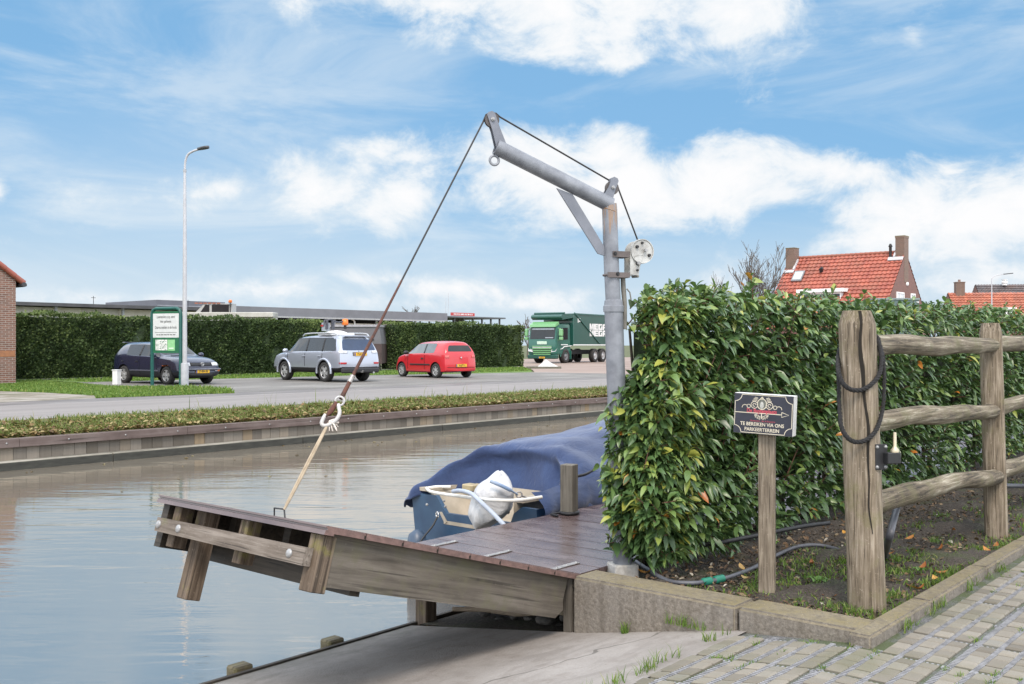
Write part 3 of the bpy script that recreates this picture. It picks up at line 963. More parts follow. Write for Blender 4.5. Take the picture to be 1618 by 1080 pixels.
def rosette(loc, r, n):
    V, Q = [], []
    for i in range(n):
        a = i * 2 * PI / n + random.uniform(-.3, .3); l = r * random.uniform(.7, 1.1)
        c, s = math.cos(a), math.sin(a); k = len(V)
        for (d, w, z) in ((.1, 0, .01), (.55, .28, .035), (.55, -.28, .035), (1, 0, .022), (.6, 0, .028)):
            V.append((loc[0] + c * d * l - s * w * l, loc[1] + s * d * l + c * w * l, loc[2] + z))
        Q += [(k, k + 4, k + 1, k + 1), (k, k + 2, k + 4, k + 4), (k + 1, k + 4, k + 3, k + 3), (k + 2, k + 3, k + 4, k + 4)]
    mb = MB(); mb.add(V, [q[:3] for q in Q])
    o = mb.build('weed_rosette', MAT_BROAD)
    a = o.data.attributes.new('tint', 'FLOAT', 'FACE')
    a.data.foreach_set('value', [random.random() for _ in o.data.polygons])
    return o


for (px, py, r, lab) in ((1292, 921, .075, 'broad green weed rosette in soil between sign post and rope-hung fence post'),
                         (1222, 862, .05, 'small green weed rosette behind the sign post under the hedge'),
                         (1452, 905, .045, 'little green weed at the kerb beside the first fence post')):
    tag(rosette(G(px, py, SOIL_Z), r, 6), lab, 'weed')

# clods and pebbles of the soil, brown litter
mt_clod = simple('soil_clod', (0.085, 0.068, 0.052), (0.03, 0.024, 0.018), rough=1, scale=30)
cv = np.array([(1, 0, 0), (-1, 0, 0), (0, 1, 0), (0, -1, 0), (0, 0, 1), (0, 0, -1)], float)
cf = np.array([(0, 2, 4), (2, 1, 4), (1, 3, 4), (3, 0, 4), (2, 0, 5), (1, 2, 5), (3, 1, 5), (0, 3, 5)])
VV_, FF_ = [], []
k = 0
while k < 2600:
    u = WALL_U + .24 + random.random() ** 1.6 * 7; v = random.uniform(KERB_V + .13, 3.1)
    if not seen(u, v): continue
    s_ = random.uniform(.004, .014) * (1.6 if random.random() < .06 else 1)
    VV_.append(cv * (s_ * RNG.uniform(.6, 1.3, (6, 1))) * np.array([1, 1, .7]) @ np.array(Matrix.Rotation(random.uniform(0, 6), 3, 'Z')) + np.array([u, v, SOIL_Z + random.uniform(-.004, .012)]))
    FF_.append(cf + 6 * k); k += 1
tag(fast_mesh('soil_clods', np.concatenate(VV_), np.concatenate(FF_), mt_clod), kind='stuff')
MAT_BITS = leafmat('brown_bits', [(0, (0.06, 0.035, 0.02)), (.6, (0.16, 0.095, 0.05)), (.93, (0.22, 0.17, 0.10)), (1, (0.45, 0.42, 0.36))], rough=.8, trans=.1)
pts = []
while len(pts) < 2600:
    u = WALL_U + .24 + random.random() ** 1.6 * 7; v = random.uniform(KERB_V + .13, 3.15)
    if seen(u, v): pts.append((u, v, SOIL_Z + random.uniform(.0, .018)))
litter('leaf_bits', pts, .007, .022, MAT_BITS)

# fallen leaves on the bed: each its own thing
MAT_FALL = leafmat('fallen_leaf', [(0, (0.20, 0.06, 0.02)), (.5, (0.42, 0.15, 0.04)), (.8, (0.60, 0.30, 0.05)), (1, (0.45, 0.36, 0.18))], rough=.6, trans=.2)
LEAF_SPOTS = [(1283, 890, .2, .05), (1311, 943, .35, .05), (1063, 889, .5, .06), (1148, 865, .4, .045), (1155, 882, .5, .04), (1178, 913, .95, .04), (1421, 917, .95, .04), (1443, 927, .8, .055), (1453, 930, .35, .05),
              (1484, 905, .4, .06), (1478, 914, .85, .05), (1458, 896, .3, .05), (1437, 850, .6, .06), (1428, 870, .4, .04), (1486, 867, .3, .05), (1507, 838, .3, .05), (1574, 862, .4, .05), (1336, 842, .8, .05), (1020, 905, .7, .06), (1265, 866, .35, .04), (1172, 896, .9, .05), (1560, 870, .6, .05), (1405, 875, .4, .04)]
leaf_me = None
for i, (px, py, t, s) in enumerate(LEAF_SPOTS):
    p = G(px, py, SOIL_Z + .015)
    mb = MB()
    cu = random.uniform(.15, .5)
    prof = [(-1, .02), (-.55, .30), (0, .40), (.5, .28), (1, .0)]
    vs = []
    for x, w in prof:
        z = cu * x * x
        vs += [(x, -w, z + w * .5 * cu), (x, 0, z - .05), (x, w, z + w * .5 * cu)]
    fs = []
    for a in range(4):
        for q in range(2):
            k = a * 3 + q
            fs.append((k, k + 3, k + 4, k + 1))
    mb.add([(x * s * .75, y * s * .9, z * s) for x, y, z in vs], fs, smooth=True)
    o = mb.build('fallen_leaf', MAT_FALL)
    at = o.data.attributes.new('tint', 'FLOAT', 'FACE')
    at.data.foreach_set('value', [t] * len(fs))
    o.location = p; o.rotation_euler = (random.uniform(-.4, .4), random.uniform(-.4, .4), random.uniform(0, 6.28))
    tag(o, 'small curled brown or orange fallen leaf lying on the soil bed', 'leaf', 'fallen leaves on the soil bed')

# ------------------------------------------------------------------ low wall and kerb
m, nt, b = new_mat('mossy_concrete')
v = coords(nt)
n1 = noise(nt, v, 3.0, 6, .7); n2 = noise(nt, v, 45, 5, .65); n3 = noise(nt, v, 150, 2, .5)
geo = nt.nodes.new('ShaderNodeNewGeometry'); sp = nt.nodes.new('ShaderNodeSeparateXYZ'); nt.links.new(geo.outputs['Normal'], sp.inputs[0])
c = ramp(nt, n2, [(.25, (0.09, 0.075, 0.06)), (.5, (0.185, 0.16, 0.13)), (.75, (0.29, 0.255, 0.215))])
c = mixc(nt, mth(nt, 'MULTIPLY', ramp(nt, n1, [(.4, (0, 0, 0)), (.7, (1, 1, 1))]), .45), c, (0.24, 0.225, 0.21))
mossf = mth(nt, 'MULTIPLY', mth(nt, 'MAXIMUM', sp.outputs[2], 0.0), ramp(nt, mth(nt, 'ADD', mth(nt, 'MULTIPLY', n1, .6), mth(nt, 'MULTIPLY', n2, .4)), [(.36, (.12, .12, .12)), (.58, (.95, .95, .95))]))
c = mixc(nt, mossf, c, mixc(nt, n2, (0.11, 0.088, 0.032), (0.25, 0.205, 0.11)))
c = mixc(nt, ramp(nt, n3, [(.70, (0, 0, 0)), (.74, (.8, .8, .8))]), c, (0.5, 0.48, 0.45))
nt.links.new(c, b.inputs[0]); b.inputs['Roughness'].default_value = .9
n5 = noise(nt, coords(nt, (14, 14, 1.2)), 1.0, 4, .6)
c = mixc(nt, mth(nt, 'MULTIPLY', ramp(nt, n5, [(.5, (0, 0, 0)), (.66, (1, 1, 1))]), .4), c, (0.075, 0.062, 0.048))
nt.links.new(c, b.inputs[0])
bump(nt, b, n2, .8, .008)
MAT_MOSSY = m

wall = empty('low_wall', (WALL_U, 2.5, 0), 0, 'low mossy concrete wall edging the slipway below the hedge', 'wall')
for (v0, v1) in ((2.362, 3.37), (1.73, 2.35)):
    mb = MB()
    du, dv = WALL_U, 2.5
    zb = slip_z(v1) - .15
    n = 14
    bm = bmesh.new()
    bmesh.ops.create_cube(bm, size=1)
    for q in bm.verts:
        q.co = Vector(((.11 + q.co.x * .22), (v0 + v1) / 2 - dv + q.co.y * (v1 - v0), (0.004 + zb) / 2 + q.co.z * (0.004 - zb)))
    bmesh.ops.bevel(bm, geom=bm.edges[:], offset=.014, segments=3, affect='EDGES')
    mb.bm(bm, smooth=True); bm.free()
    mb.build('stone_block', MAT_MOSSY, wall, sharp=40)
kerb_root = None
mb = MB()
u = WALL_U - .06
k_i = 0
while u < 40:
    l = 1.0 if k_i else .82
    bm = bmesh.new(); bmesh.ops.create_cube(bm, size=1)
    for q in bm.verts:
        q.co = Vector((u + l / 2 + q.co.x * (l - .008), KERB_V + .052 + q.co.y * .104, -.10 + q.co.z * .205 + random.uniform(-.002, .002)))
    bmesh.ops.bevel(bm, geom=bm.edges[:], offset=.012, segments=3, affect='EDGES')
    mb.bm(bm, smooth=True); bm.free()
    u += l; k_i += 1
tag(mb.build('kerb', MAT_MOSSY, sharp=40), kind='structure')

# ------------------------------------------------------------------ wooden fence
def log_post(mb, c, r, h, lean, notch_ang=None, seg=22, wob=.05, z0=-.25, squash=1.0, rot=0.0):
    rings = 26
    ph = [random.uniform(0, 6.28) for _ in range(4)]
    nk = None
    vs, fs = [], []
    for i in range(rings):
        t = i / (rings - 1)
        z = z0 + (h - z0) * t
        top = max(0, (z - (h - .055)) / .055)
        rr = r * (1.0 - .03 * t) * (1 - .24 * top ** 1.4)
        for k in range(seg):
            a = 2 * PI * k / seg + rot
            w = 1 + wob * .35 * math.sin(2 * a + ph[0]) + wob * .3 * math.sin(3 * a + ph[1] + z) + .012 * math.sin(7 * a + ph[2]) + .01 * math.sin(z * 9 + ph[3] + a * 2)
            sq = (abs(math.cos(a - rot)) ** 5 + abs(math.sin(a - rot)) ** 5) ** (-1 / 5) if squash < 1 else 1.0
            q = rr * w * (sq * (1 - squash) + squash)
            if notch_ang is not None and z > .28:
                da = (a - notch_ang - .10 * math.sin(z * 5.0) - .05 * math.sin(z * 13) + PI) % (2 * PI) - PI
                q *= 1 - .0 * da
            vs.append((c[0] + q * math.cos(a) + lean[0] * z, c[1] + q * math.sin(a) + lean[1] * z, z))
    for i in range(rings - 1):
        for k in range(seg):
            k2 = (k + 1) % seg
            fs.append((i * seg + k, i * seg + k2, (i + 1) * seg + k2, (i + 1) * seg + k))
    mb.add(vs, fs, 0, True)
    mb.add(vs, [tuple((rings - 1) * seg + k for k in range(seg))], 0, False)
    return mb


fence = empty('fence', (4.78, 1.83, 0), 0, 'rustic wooden fence with three log rails between thick weathered posts', 'fence')
FLOC = Vector((4.78, 1.83, 0))
LEAN1 = RT * -.034
LEAN2 = RT * -.028
P1 = G(1372, 962, SOIL_Z) + FW * .02
P2 = G(1576, 846, SOIL_Z) + FW * .02
P3 = P2 + (P2 - P1)
P4 = P3 + (P2 - P1)
view_ang = math.atan2(-FW.y, -FW.x)
for i, (p, r, h, ln) in enumerate(((P1, .086, 1.475, LEAN1), (P2, .076, 1.455, LEAN2), (P3, .08, 1.46, RT * .0), (P4, .08, 1.46, RT * .01))):
    mb = MB()
    log_post(mb, (p.x - FLOC.x, p.y - FLOC.y), r, h, ln, None, squash=.35, rot=view_ang + PI / 4 + (.10 if i == 0 else .35))
    po = mb.build('post', M['post'], fence)
    if i == 0:
        # the long drying crack: a thin dark wedge lying in the face
        cr = MB()
        pts_l, pts_r = [], []
        bv = BVHTree.FromPolygons([Vector(q) for q in mb.v], mb.f)
        for k in range(70):
            z = .36 + (1.472 - .36) * k / 69
            off = -.010 + (1.1 - z) * .018 + .006 * math.sin(z * 9) + .003 * math.sin(z * 23)
            wd = (.0012 + .0062 * min(1, max(0, (z - .3) / .8)) ** .8) * (1 + .2 * math.sin(z * 17))
            for s_, L in ((-1, pts_l), (1, pts_r)):
                o_ = Vector((p.x - FLOC.x, p.y - FLOC.y, 0)) + ln * z + RT * (off + s_ * wd) - FW * .5 + Vector((0, 0, z))
                hit = bv.ray_cast(o_, FW)[0]
                L.append((hit if hit else o_ + FW * .42) - FW * .0035)
        n = len(pts_l)
        cr.add(pts_l + pts_r, [(k, k + n, k + n + 1, k + 1) for k in range(n - 1)])
        cr.build('crack', M['crack'], po)


def log_rail(a, b, r0, r1, seed, sag=0.0):
    rnd = random.Random(seed)
    n = 22
    ph = [rnd.uniform(0, 6.28) for _ in range(6)]
    pts, rr = [], []
    d = b - a
    for i in range(n):
        t = i / (n - 1)
        p = a + d * t
        p = p + Vector((0, 0, .007 * math.sin(t * 7 + ph[0]) + .005 * math.sin(t * 15 + ph[1]) + sag * math.sin(t * PI)))
        p = p + Vector((-d.y, d.x, 0)).normalized() * (.007 * math.sin(t * 6 + ph[2]))
        pts.append(p - FLOC)
        r = r0 + (r1 - r0) * t
        e = min(1, t / .03, (1 - t) / .03)
        rr.append(r * (1 + .05 * math.sin(t * 9 + ph[3]) + .035 * math.sin(t * 23 + ph[4])) * (.86 + .14 * e))
    mb = MB(); mb.tube(pts, rr, 14)
    return mb.build('rail', M['rail'], fence)


for (za, zb, r0, r1, sd) in ((1.292, 1.292, .058, .054, 3), (.905, .84, .055, .052, 8), (.50, .385, .058, .054, 5)):
    for k, (pa, pb) in enumerate(((P1, P2), (P2, P3), (P3, P4))):
        la = [LEAN1, LEAN2, Vector(), Vector()][k]; lb = [LEAN1, LEAN2, Vector(), Vector()][k + 1]
        a = Vector((pa.x, pa.y, 0)) + la * za + Vector((0, 0, za)); b_ = Vector((pb.x, pb.y, 0)) + lb * zb + Vector((0, 0, zb))
        if k: a.z = b_.z = zb + random.uniform(-.02, .02) if k > 1 else zb + .01
        d = (b_ - a).normalized()
        log_rail(a + d * .05 - FW * .02, b_ - d * .0 - FW * .035, r0, r1, sd * 7 + k, .01)

# gate hinge bracket on the first post: plate, four bolts, lug, pin
br = MB()
c = PD(1392, 721, (P1 - EYE).dot(FW) - .075)
Mx = frame(c - FLOC, RT + FW * .25, Vector((0, 0, 1)))
br.box(-.034, .034, -.066, .062, -.01, .004, 0, Mx, .002)
br.box(.01, .085, -.034, .022, .0, .045, 0, Mx, .004)
o = br.build('gate_bracket', M['black'], fence)
bb = MB()
for (x, y) in ((-.024, -.052), (.024, -.052), (-.024, .048), (.024, .048)):
    bb.lathe([(.0, .012), (.005, .011), (.0085, .006), (.0095, .003)], 10, 0, True, Mx @ Matrix.Translation((x, y, .001)), caps=False)
bb.build('bolts', M['boltm'], o)
pn = MB()
pn.lathe([(.020, .0), (.021, .012), (.013, .022), (.0085, .03), (.008, .095), (.006, .1)], 12, 0, True, Mx @ Matrix.Translation((.062, .022, .024)) @ Matrix.Rotation(-PI / 2, 4, 'X'))
pn.build('hinge_pin', simple('brass_pin', (0.55, 0.47, 0.33), (0.4, 0.36, 0.28), rough=.4, metal=.4), o)

# black rope looped twice over the first post and hanging in front
def twist_rope(mb, pts, r, strands=3, pitch=.055):
    pts = [Vector(p) for p in pts]
    # resample
    out = [pts[0]]
    for a, b_ in zip(pts, pts[1:]):
        n = max(1, int((b_ - a).length / .012))
        for k in range(1, n + 1): out.append(a.lerp(b_, k / n))
    L = 0; arcs = [0]
    for a, b_ in zip(out, out[1:]):
        L += (b_ - a).length; arcs.append(L)
    up = None
    cs = [[] for _ in range(strands)]
    for i, p in enumerate(out):
        t = (out[min(i + 1, len(out) - 1)] - out[max(i - 1, 0)]).normalized()
        if up is None:
            a = Vector((0, 0, 1)) if abs(t.z) < .9 else Vector((1, 0, 0)); up = (a - t * a.dot(t)).normalized()
        up = (up - t * up.dot(t)).normalized(); sd = t.cross(up)
        for s_ in range(strands):
            an = 2 * PI * (arcs[i] / pitch + s_ / strands)
            cs[s_].append(p + (up * math.cos(an) + sd * math.sin(an)) * r * .52)
    for c_ in cs: mb.tube(c_, r * .56, 6)


def smooth_path(ctrl, n=10):
    P = [Vector(p) for p in ctrl]
    P = [P[0] * 2 - P[1]] + P + [P[-1] * 2 - P[-2]]
    out = []
    for i in range(1, len(P) - 2):
        for k in range(n):
            t = k / n
            a, b_, c_, d = P[i - 1], P[i], P[i + 1], P[i + 2]
            out.append(.5 * ((2 * b_) + (c_ - a) * t + (2 * a - 5 * b_ + 4 * c_ - d) * t * t + (3 * b_ - a - 3 * c_ + d) * t ** 3))
    out.append(P[-2])
    return out


DP = (P1 - EYE).dot(FW)
rp = MB()
# (px, py, depth offset from the post axis)
loopA = [(1386, 533, .03), (1392, 560, -.02), (1391, 585, -.06), (1383, 601, -.092), (1366, 614, -.105), (1348, 616, -.105), (1334, 608, -.10), (1327, 594, -.075), (1324, 580, -.03), (1325, 560, .03), (1332, 540, .09), (1350, 525, .12), (1370, 525, .12), (1386, 533, .03)]
loopB = [(1388, 535, .05), (1396, 570, .0), (1397, 610, -.03), (1394, 650, -.05), (1385, 678, -.09), (1370, 694, -.108), (1352, 698, -.11), (1338, 690, -.105), (1329, 672, -.085), (1326, 640, -.05), (1325, 600, -.03), (1325, 575, .0), (1328, 555, .05), (1338, 536, .10), (1358, 524, .13), (1378, 527, .10), (1388, 535, .05)]
for lp in (loopA, loopB):
    twist_rope(rp, smooth_path([PD(x, y, DP + d) for x, y, d in lp], 6), .0122)
tag(rp.build('rope_coil', M['rope']), 'black twisted rope looped over the split-topped first fence post', 'rope')

# ------------------------------------------------------------------ direction sign on its post
SP = G(1212, 938, SOIL_Z)
sgn = empty('direction_sign', (SP.x, SP.y, 0), 0, 'small dark direction sign with cream border and arrow on a square wooden post', 'sign')
sx = Vector((.20, -.98, 0)).normalized()                  # along the board, towards the right
sn = Vector((-.98, -.20, 0)).normalized()                 # facing direction
zz = Vector((0, 0, 1))
mb = MB()
Mp = frame((0, 0, 0), Vector((.93, .37, 0)), Vector((-.37, .93, 0)))
mb.box(-.043, .043, -.043, .043, -.2, .845, 0, Mp, .004)
mb.build('post', M['signpost'], sgn)
roll = -.04
bx = (sx * math.cos(roll) + zz * math.sin(roll)); by = (zz * math.cos(roll) - sx * math.sin(roll))
dep = (SP - EYE).dot(FW)
bc = PD(1206, 654.5, dep - .075) - Vector((SP.x, SP.y, 0))
Mb = frame(bc, bx, by)                                     # local z faces the viewer
bw, bh = .315, .213
mb = MB()
mb.box(-bw / 2, bw / 2, -bh / 2, bh / 2, -.075, 0, 1, Mb, .002)
mb.box(-bw / 2 + .001, bw / 2 - .001, -bh / 2 + .001, bh / 2 - .001, 0.0005, .0035, 0, Mb)
MAT_SIGN = simple('sign_face', (0.024, 0.026, 0.042), (0.016, 0.018, 0.030), rough=.35, scale=20)
bo = mb.build('sign_board', [MAT_SIGN, M['white']], sgn)
cream = simple('cream_print', (0.66, 0.60, 0.47), rough=.5)
redp = simple('red_print', (0.50, 0.07, 0.10), rough=.5)
pr = MB()
T = lambda x, y, z=.0045: Mb @ Matrix.Translation((x, y, z))


def line(mb, pts, w, Mx, z=.0045, mi=0):
    pts = [Vector((p[0], p[1], 0)) for p in pts]
    n = len(pts); L, Rr = [], []
    for i in range(n):
        t = (pts[min(i + 1, n - 1)] - pts[max(i - 1, 0)]).normalized(); s_ = Vector((-t.y, t.x, 0))
        L.append((pts[i] + s_ * w / 2)[:2] + (z,)); Rr.append((pts[i] - s_ * w / 2)[:2] + (z,))
    mb.add(L + Rr, [(i + n, i + n + 1, i + 1, i) for i in range(n - 1)], mi, False, Mx)


def arc(cx, cy, r, a0, a1, n=12, ry=None):
    ry = ry or r
    return [(cx + r * math.cos(R(a0 + (a1 - a0) * i / n)), cy + ry * math.sin(R(a0 + (a1 - a0) * i / n))) for i in range(n + 1)]


hx, hy, cr = bw / 2 - .006, bh / 2 - .006, .036
bord = []
for (sx_, sy_, a0) in ((1, 1, 180), (-1, 1, 270), (-1, -1, 0), (1, -1, 90)):
    a_ = arc(sx_ * hx, sy_ * hy, cr, a0, a0 + 90, 10)
    bord += a_[::-1]
bord.append(bord[0])
line(pr, bord, .0034, Mb)
line(pr, [(-.150, .005), (.098, .005)], .0042, Mb)
line(pr, [(.098, .018), (.098, -.008), (.135, .005), (.098, .018)], .0036, Mb)
# ornament: oval medallion between scrolls
line(pr, arc(-.008, .054, .025, 0, 360, 24, .028), .004, Mb)
for s_ in (-1, 1):
    line(pr, arc(-.008 + s_ * .040, .048, .018, 0, 360, 16), .0032, Mb)
    line(pr, arc(-.008 + s_ * .040, .048, .008, 0, 300, 12), .003, Mb)
    line(pr, arc(-.008 + s_ * .070, .040, .0095, 0, 360, 12), .003, Mb)
    line(pr, [(-.008 + s_ * .078, .044), (-.008 + s_ * .092, .047), (-.008 + s_ * .102, .042), (-.008 + s_ * .106, .030)], .0034, Mb)
    for (x, y) in ((.030, .074), (.040, .080), (.026, .084), (.046, .070), (.036, .070), (.034, .086)):
        line(pr, arc(-.008 + s_ * x, y, .0036, 0, 360, 8), .0022, Mb)
    for (x, y) in ((.016, -.010), (.026, -.004), (.030, -.014), (.020, -.020), (.010, -.024), (.034, -.006), (.008, -.014)):
        line(pr, arc(-.008 + s_ * x, y, .0036, 20, 330, 8), .0022, Mb)
for (x, y) in ((0, .088), (-.004, .083), (.004, .083)):
    line(pr, arc(-.008 + x, y, .0035, 0, 360, 8), .004, Mb)
line(pr, [(-.008, .003), (-.008, -.024)], .0045, Mb)
vs, fs = text_mesh('TE BEREIKEN VIA ONS', .0262, .0004, sx=.90)
pr.add(vs, fs, 0, False, T(-.004, -.055))
vs, fs = text_mesh('PARKEERTERREIN', .0262, .0004, sx=.90)
pr.add(vs, fs, 0, False, T(-.004, -.083))
pr.build('lettering', cream, bo)
pr = MB()
vs, fs = text_mesh('De Buytenplaets', .030, .0008, sx=.80)
pr.add(vs, fs, 0, False, T(-.008, .0165, .005))
pr.build('red_lettering', redp, bo)
pr = MB()
vs, fs = text_mesh('Restaurant - Bar & Brasserie', .0120, .0, sx=.95)
pr.add(vs, fs, 0, False, T(.0, -.036, .005))
pr.build('red_lettering', redp, bo)
ov = MB()
ov.add([(-.008 + .023 * math.cos(a), .054 + .026 * math.sin(a), .0042) for a in np.linspace(0, 2 * PI, 20, endpoint=False)], [tuple(range(20))], 0, False, Mb)
ov.add([(-.008 + .010 * math.cos(a), .049 + .019 * math.sin(a), .0048) for a in np.linspace(0, 2 * PI, 16, endpoint=False)], [tuple(range(16))], 1, False, Mb)
ov.build('medallion', [simple('medallion_grey', (0.16, 0.17, 0.14), (0.08, 0.08, 0.07), scale=60), simple('medallion_light', (0.5, 0.5, 0.46), (0.3, 0.3, 0.28), scale=90)], bo)
# ------------------------------------------------------------------ davit crane at the end of the hedge
CB = G(984, 895, 0.0)
CV = CB.y
KE = (RT * .955 + FW * .297).normalized()                    # in-plane, away from the arm's tip
KN = Vector((-KE.y, KE.x, 0))                                # away from the viewer
cr = empty('davit_crane', (CB.x, CB.y, 0), math.atan2(KE.y, KE.x), 'grey steel davit crane with hand winch holding up the hinged jetty flap', 'crane')
CO = Vector((CB.x, CB.y, 0))


def K(px, py, off=0.0):        # crane-plane point, relative to the crane's base; off = towards the viewer
    d = ray(px, py)
    p = EYE + d * ((CO - EYE).dot(KN) / d.dot(KN)) - CO
    return Vector((p.dot(KE), p.dot(KN) - off, p.z))


def KL(w):                     # world point -> crane space
    p = w - CO
    return Vector((p.dot(KE), p.dot(KN), p.z))


def KW(l):
    return CO + KE * l.x + KN * l.y + Vector((0, 0, l.z))


def KD(d):
    return Vector((d.dot(KE), d.dot(KN), d.z))


ybase = K(984, 893)
top = K(963, 326)
mid = K(969.5, 487)
mb = MB()
mb.tube([K(984, 895), K(978, 740), mid], [.0545, .0545, .0545], 20)
mb.build('lower_post', M['galv'], cr)
mb = MB()
mb.tube([mid, K(966, 420), K(963.3, 331), K(962.5, 322)], [.0445, .0445, .0445, .044], 20)
mg_, nt, b = new_mat('galvanised_rusty_top')
n1 = noise(nt, coords(nt, (3, 3, 3)), 4, 5); n2 = noise(nt, coords(nt, (60, 60, 5)), 1.0, 4, .6)
tcn = nt.nodes.new('ShaderNodeTexCoord'); spn = nt.nodes.new('ShaderNodeSeparateXYZ'); nt.links.new(tcn.outputs['Object'], spn.inputs[0])
zf = nn(nt, 'ShaderNodeMapRange'); nt.links.new(spn.outputs[2], zf.inputs[0]); zj = K(963, 331).z
zf.inputs[1].default_value = zj - .42; zf.inputs[2].default_value = zj; zf.inputs[3].default_value = -.30; zf.inputs[4].default_value = .12
rf = ramp(nt, mth(nt, 'ADD', n2, zf.outputs[0]), [(.54, (0, 0, 0)), (.66, (1, 1, 1))])
nt.links.new(mixc(nt, mth(nt, 'MULTIPLY', rf, .6), ramp(nt, n1, [(.3, (0.15, 0.158, 0.18)), (.7, (0.255, 0.268, 0.295))]), (0.30, 0.165, 0.07)), b.inputs[0])
b.inputs['Roughness'].default_value = .5; b.inputs['Metallic'].default_value = .2
up = mb.build('upper_post', mg_, cr)
mb = MB()
ax = (top - mid).normalized()
Mc = frame(mid, (1, 0, 0), (0, 1, 0))
mb.lathe([(.046, -.02), (.060, -.02), (.061, .0), (.0605, .014), (.056, .018), (.053, .045), (.046, .052)], 22, 0, True, Mc)
mb.build('collar', M['galv'], cr, sharp=35)
mb = MB()
mb.torus(K(962.8, 333), (.35, 0, 1), .0435, .0035, 24, 6)
mb.build('weld_seam', M['rust'], up)
# footing
mb = MB()
mb.box(-.075, .075, -.07, .07, -.1, .022, 0, None, .008)
mb.build('footing', simple('pale_concrete', (0.5, 0.48, 0.45), (0.36, 0.34, 0.31), rough=.9, scale=30), cr)
# arm: hollow pipe
a0, a1 = K(962, 322), K(783.5, 231.5)
ad = (a1 - a0).normalized()
mb = MB()
n = 24
ra, ri = .0445, .037
zup = Vector((0, 0, 1)); s1 = Vector((0, -1, 0)); s2 = ad.cross(s1).normalized()
ring = lambda c, r: [c + (s1 * math.cos(2 * PI * k / n) + s2 * math.sin(2 * PI * k / n)) * r for k in range(n)]
pre = a0 - ad * .012
vs = ring(pre, ra) + ring(a1, ra) + ring(a1, ri) + ring(a1 - ad * .25, ri)
fs = []
for s_ in range(3):
    for k in range(n):
        fs.append((s_ * n + k, s_ * n + (k + 1) % n, (s_ + 1) * n + (k + 1) % n, (s_ + 1) * n + k))
mb.add(vs, fs, 0, True); mb.add(vs, [tuple(range(n))])
mb.build('arm', M['galv'], cr, sharp=50)
# brace: flat bar on edge between arm and post
mb = MB()
b0, b1 = K(893, 303), K(953, 401)
bd = (b1 - b0).normalized(); bn = Vector((0, 1, 0)); bs = bd.cross(bn).normalized()
Mx = frame(b0, bd, bs)
L = (b1 - b0).length
mb.add([(-.045, -.033, -.006), (L - .02, -.028, -.006), (L + .045, .028, -.006), (.035, .030, -.006), (-.045, -.033, .006), (L - .02, -.028, .006), (L + .045, .028, .006), (.035, .030, .006)],
       [(0, 3, 2, 1), (4, 5, 6, 7), (0, 1, 5, 4), (1, 2, 6, 5), (2, 3, 7, 6), (3, 0, 4, 7)], 0, False, Mx)
mb.build('brace', M['galv_dark'], cr)


# sheaves between two cheek plates
def sheave(cpx, cpy, base_px, base_py, tip_px, tip_py, wpl, rad):
    c = K(cpx, cpy); b_ = K(base_px, base_py); t_ = K(tip_px, tip_py)
    d = (t_ - b_).normalized(); L = (t_ - b_).length
    s_ = d.cross(Vector((0, 1, 0))).normalized()
    Mx = frame(b_, s_, d)
    hd = empty('sheave_head', b_); hd.parent = cr
    for sg in (-1, 1):
        mb = MB()
        z0, z1 = sorted((sg * .016, sg * .022))
        pl = [(-wpl * .62, 0), (wpl * .75, 0), (wpl / 2, L * .5), (wpl / 2, L - .012), (wpl / 2 - .012, L), (-wpl / 2 + .012, L), (-wpl / 2, L - .012), (-wpl / 2, L * .5)]
        mb.prism(pl, z0, z1, 'z', 0, Matrix.Translation(-b_) @ Mx)
        mb.build('cheek_plate', M['galv_dark'], hd)
    mb = MB()
    Mw = Matrix.Translation(-b_) @ frame(c, (1, 0, 0), (0, 0, 1))
    mb.lathe([(rad * .4, -.012), (rad, -.012), (rad, -.008), (rad * .84, -.001), (rad * .84, .001), (rad, .008), (rad, .012), (rad * .4, .012)], 24, 0, True, Mw)
    mb.build('wheel', simple('sheave_wheel', (0.11, 0.10, 0.10), (0.07, 0.06, 0.055), rough=.6, metal=.2), hd, sharp=40)
    mb = MB()
    for sg in (-1, 1):
        mb.lathe([(0.013, .020), (.0125, .029), (.008, .030), (.0075, .037), (.0, .038)], 6, 0, False, Mw @ (Matrix.Rotation(PI, 4, 'X') if sg < 0 else Matrix.Identity(4)))
    mb.build('bolt', M['boltm'], hd)


sheave(777, 189.5, 792.5, 234, 773, 177, .047, .0415)
sheave(966.5, 297, 958, 317, 971, 281, .046, .040)
mb = MB()
rc = K(781, 253)
mb.torus(rc, (0, 1, 0), .026, .0075, 24, 10)
mb.cyl(rc + Vector((.004, 0, .03)), K(787, 240), .010, .012, 8)
mb.build('ring_eye', M['galv'], cr)

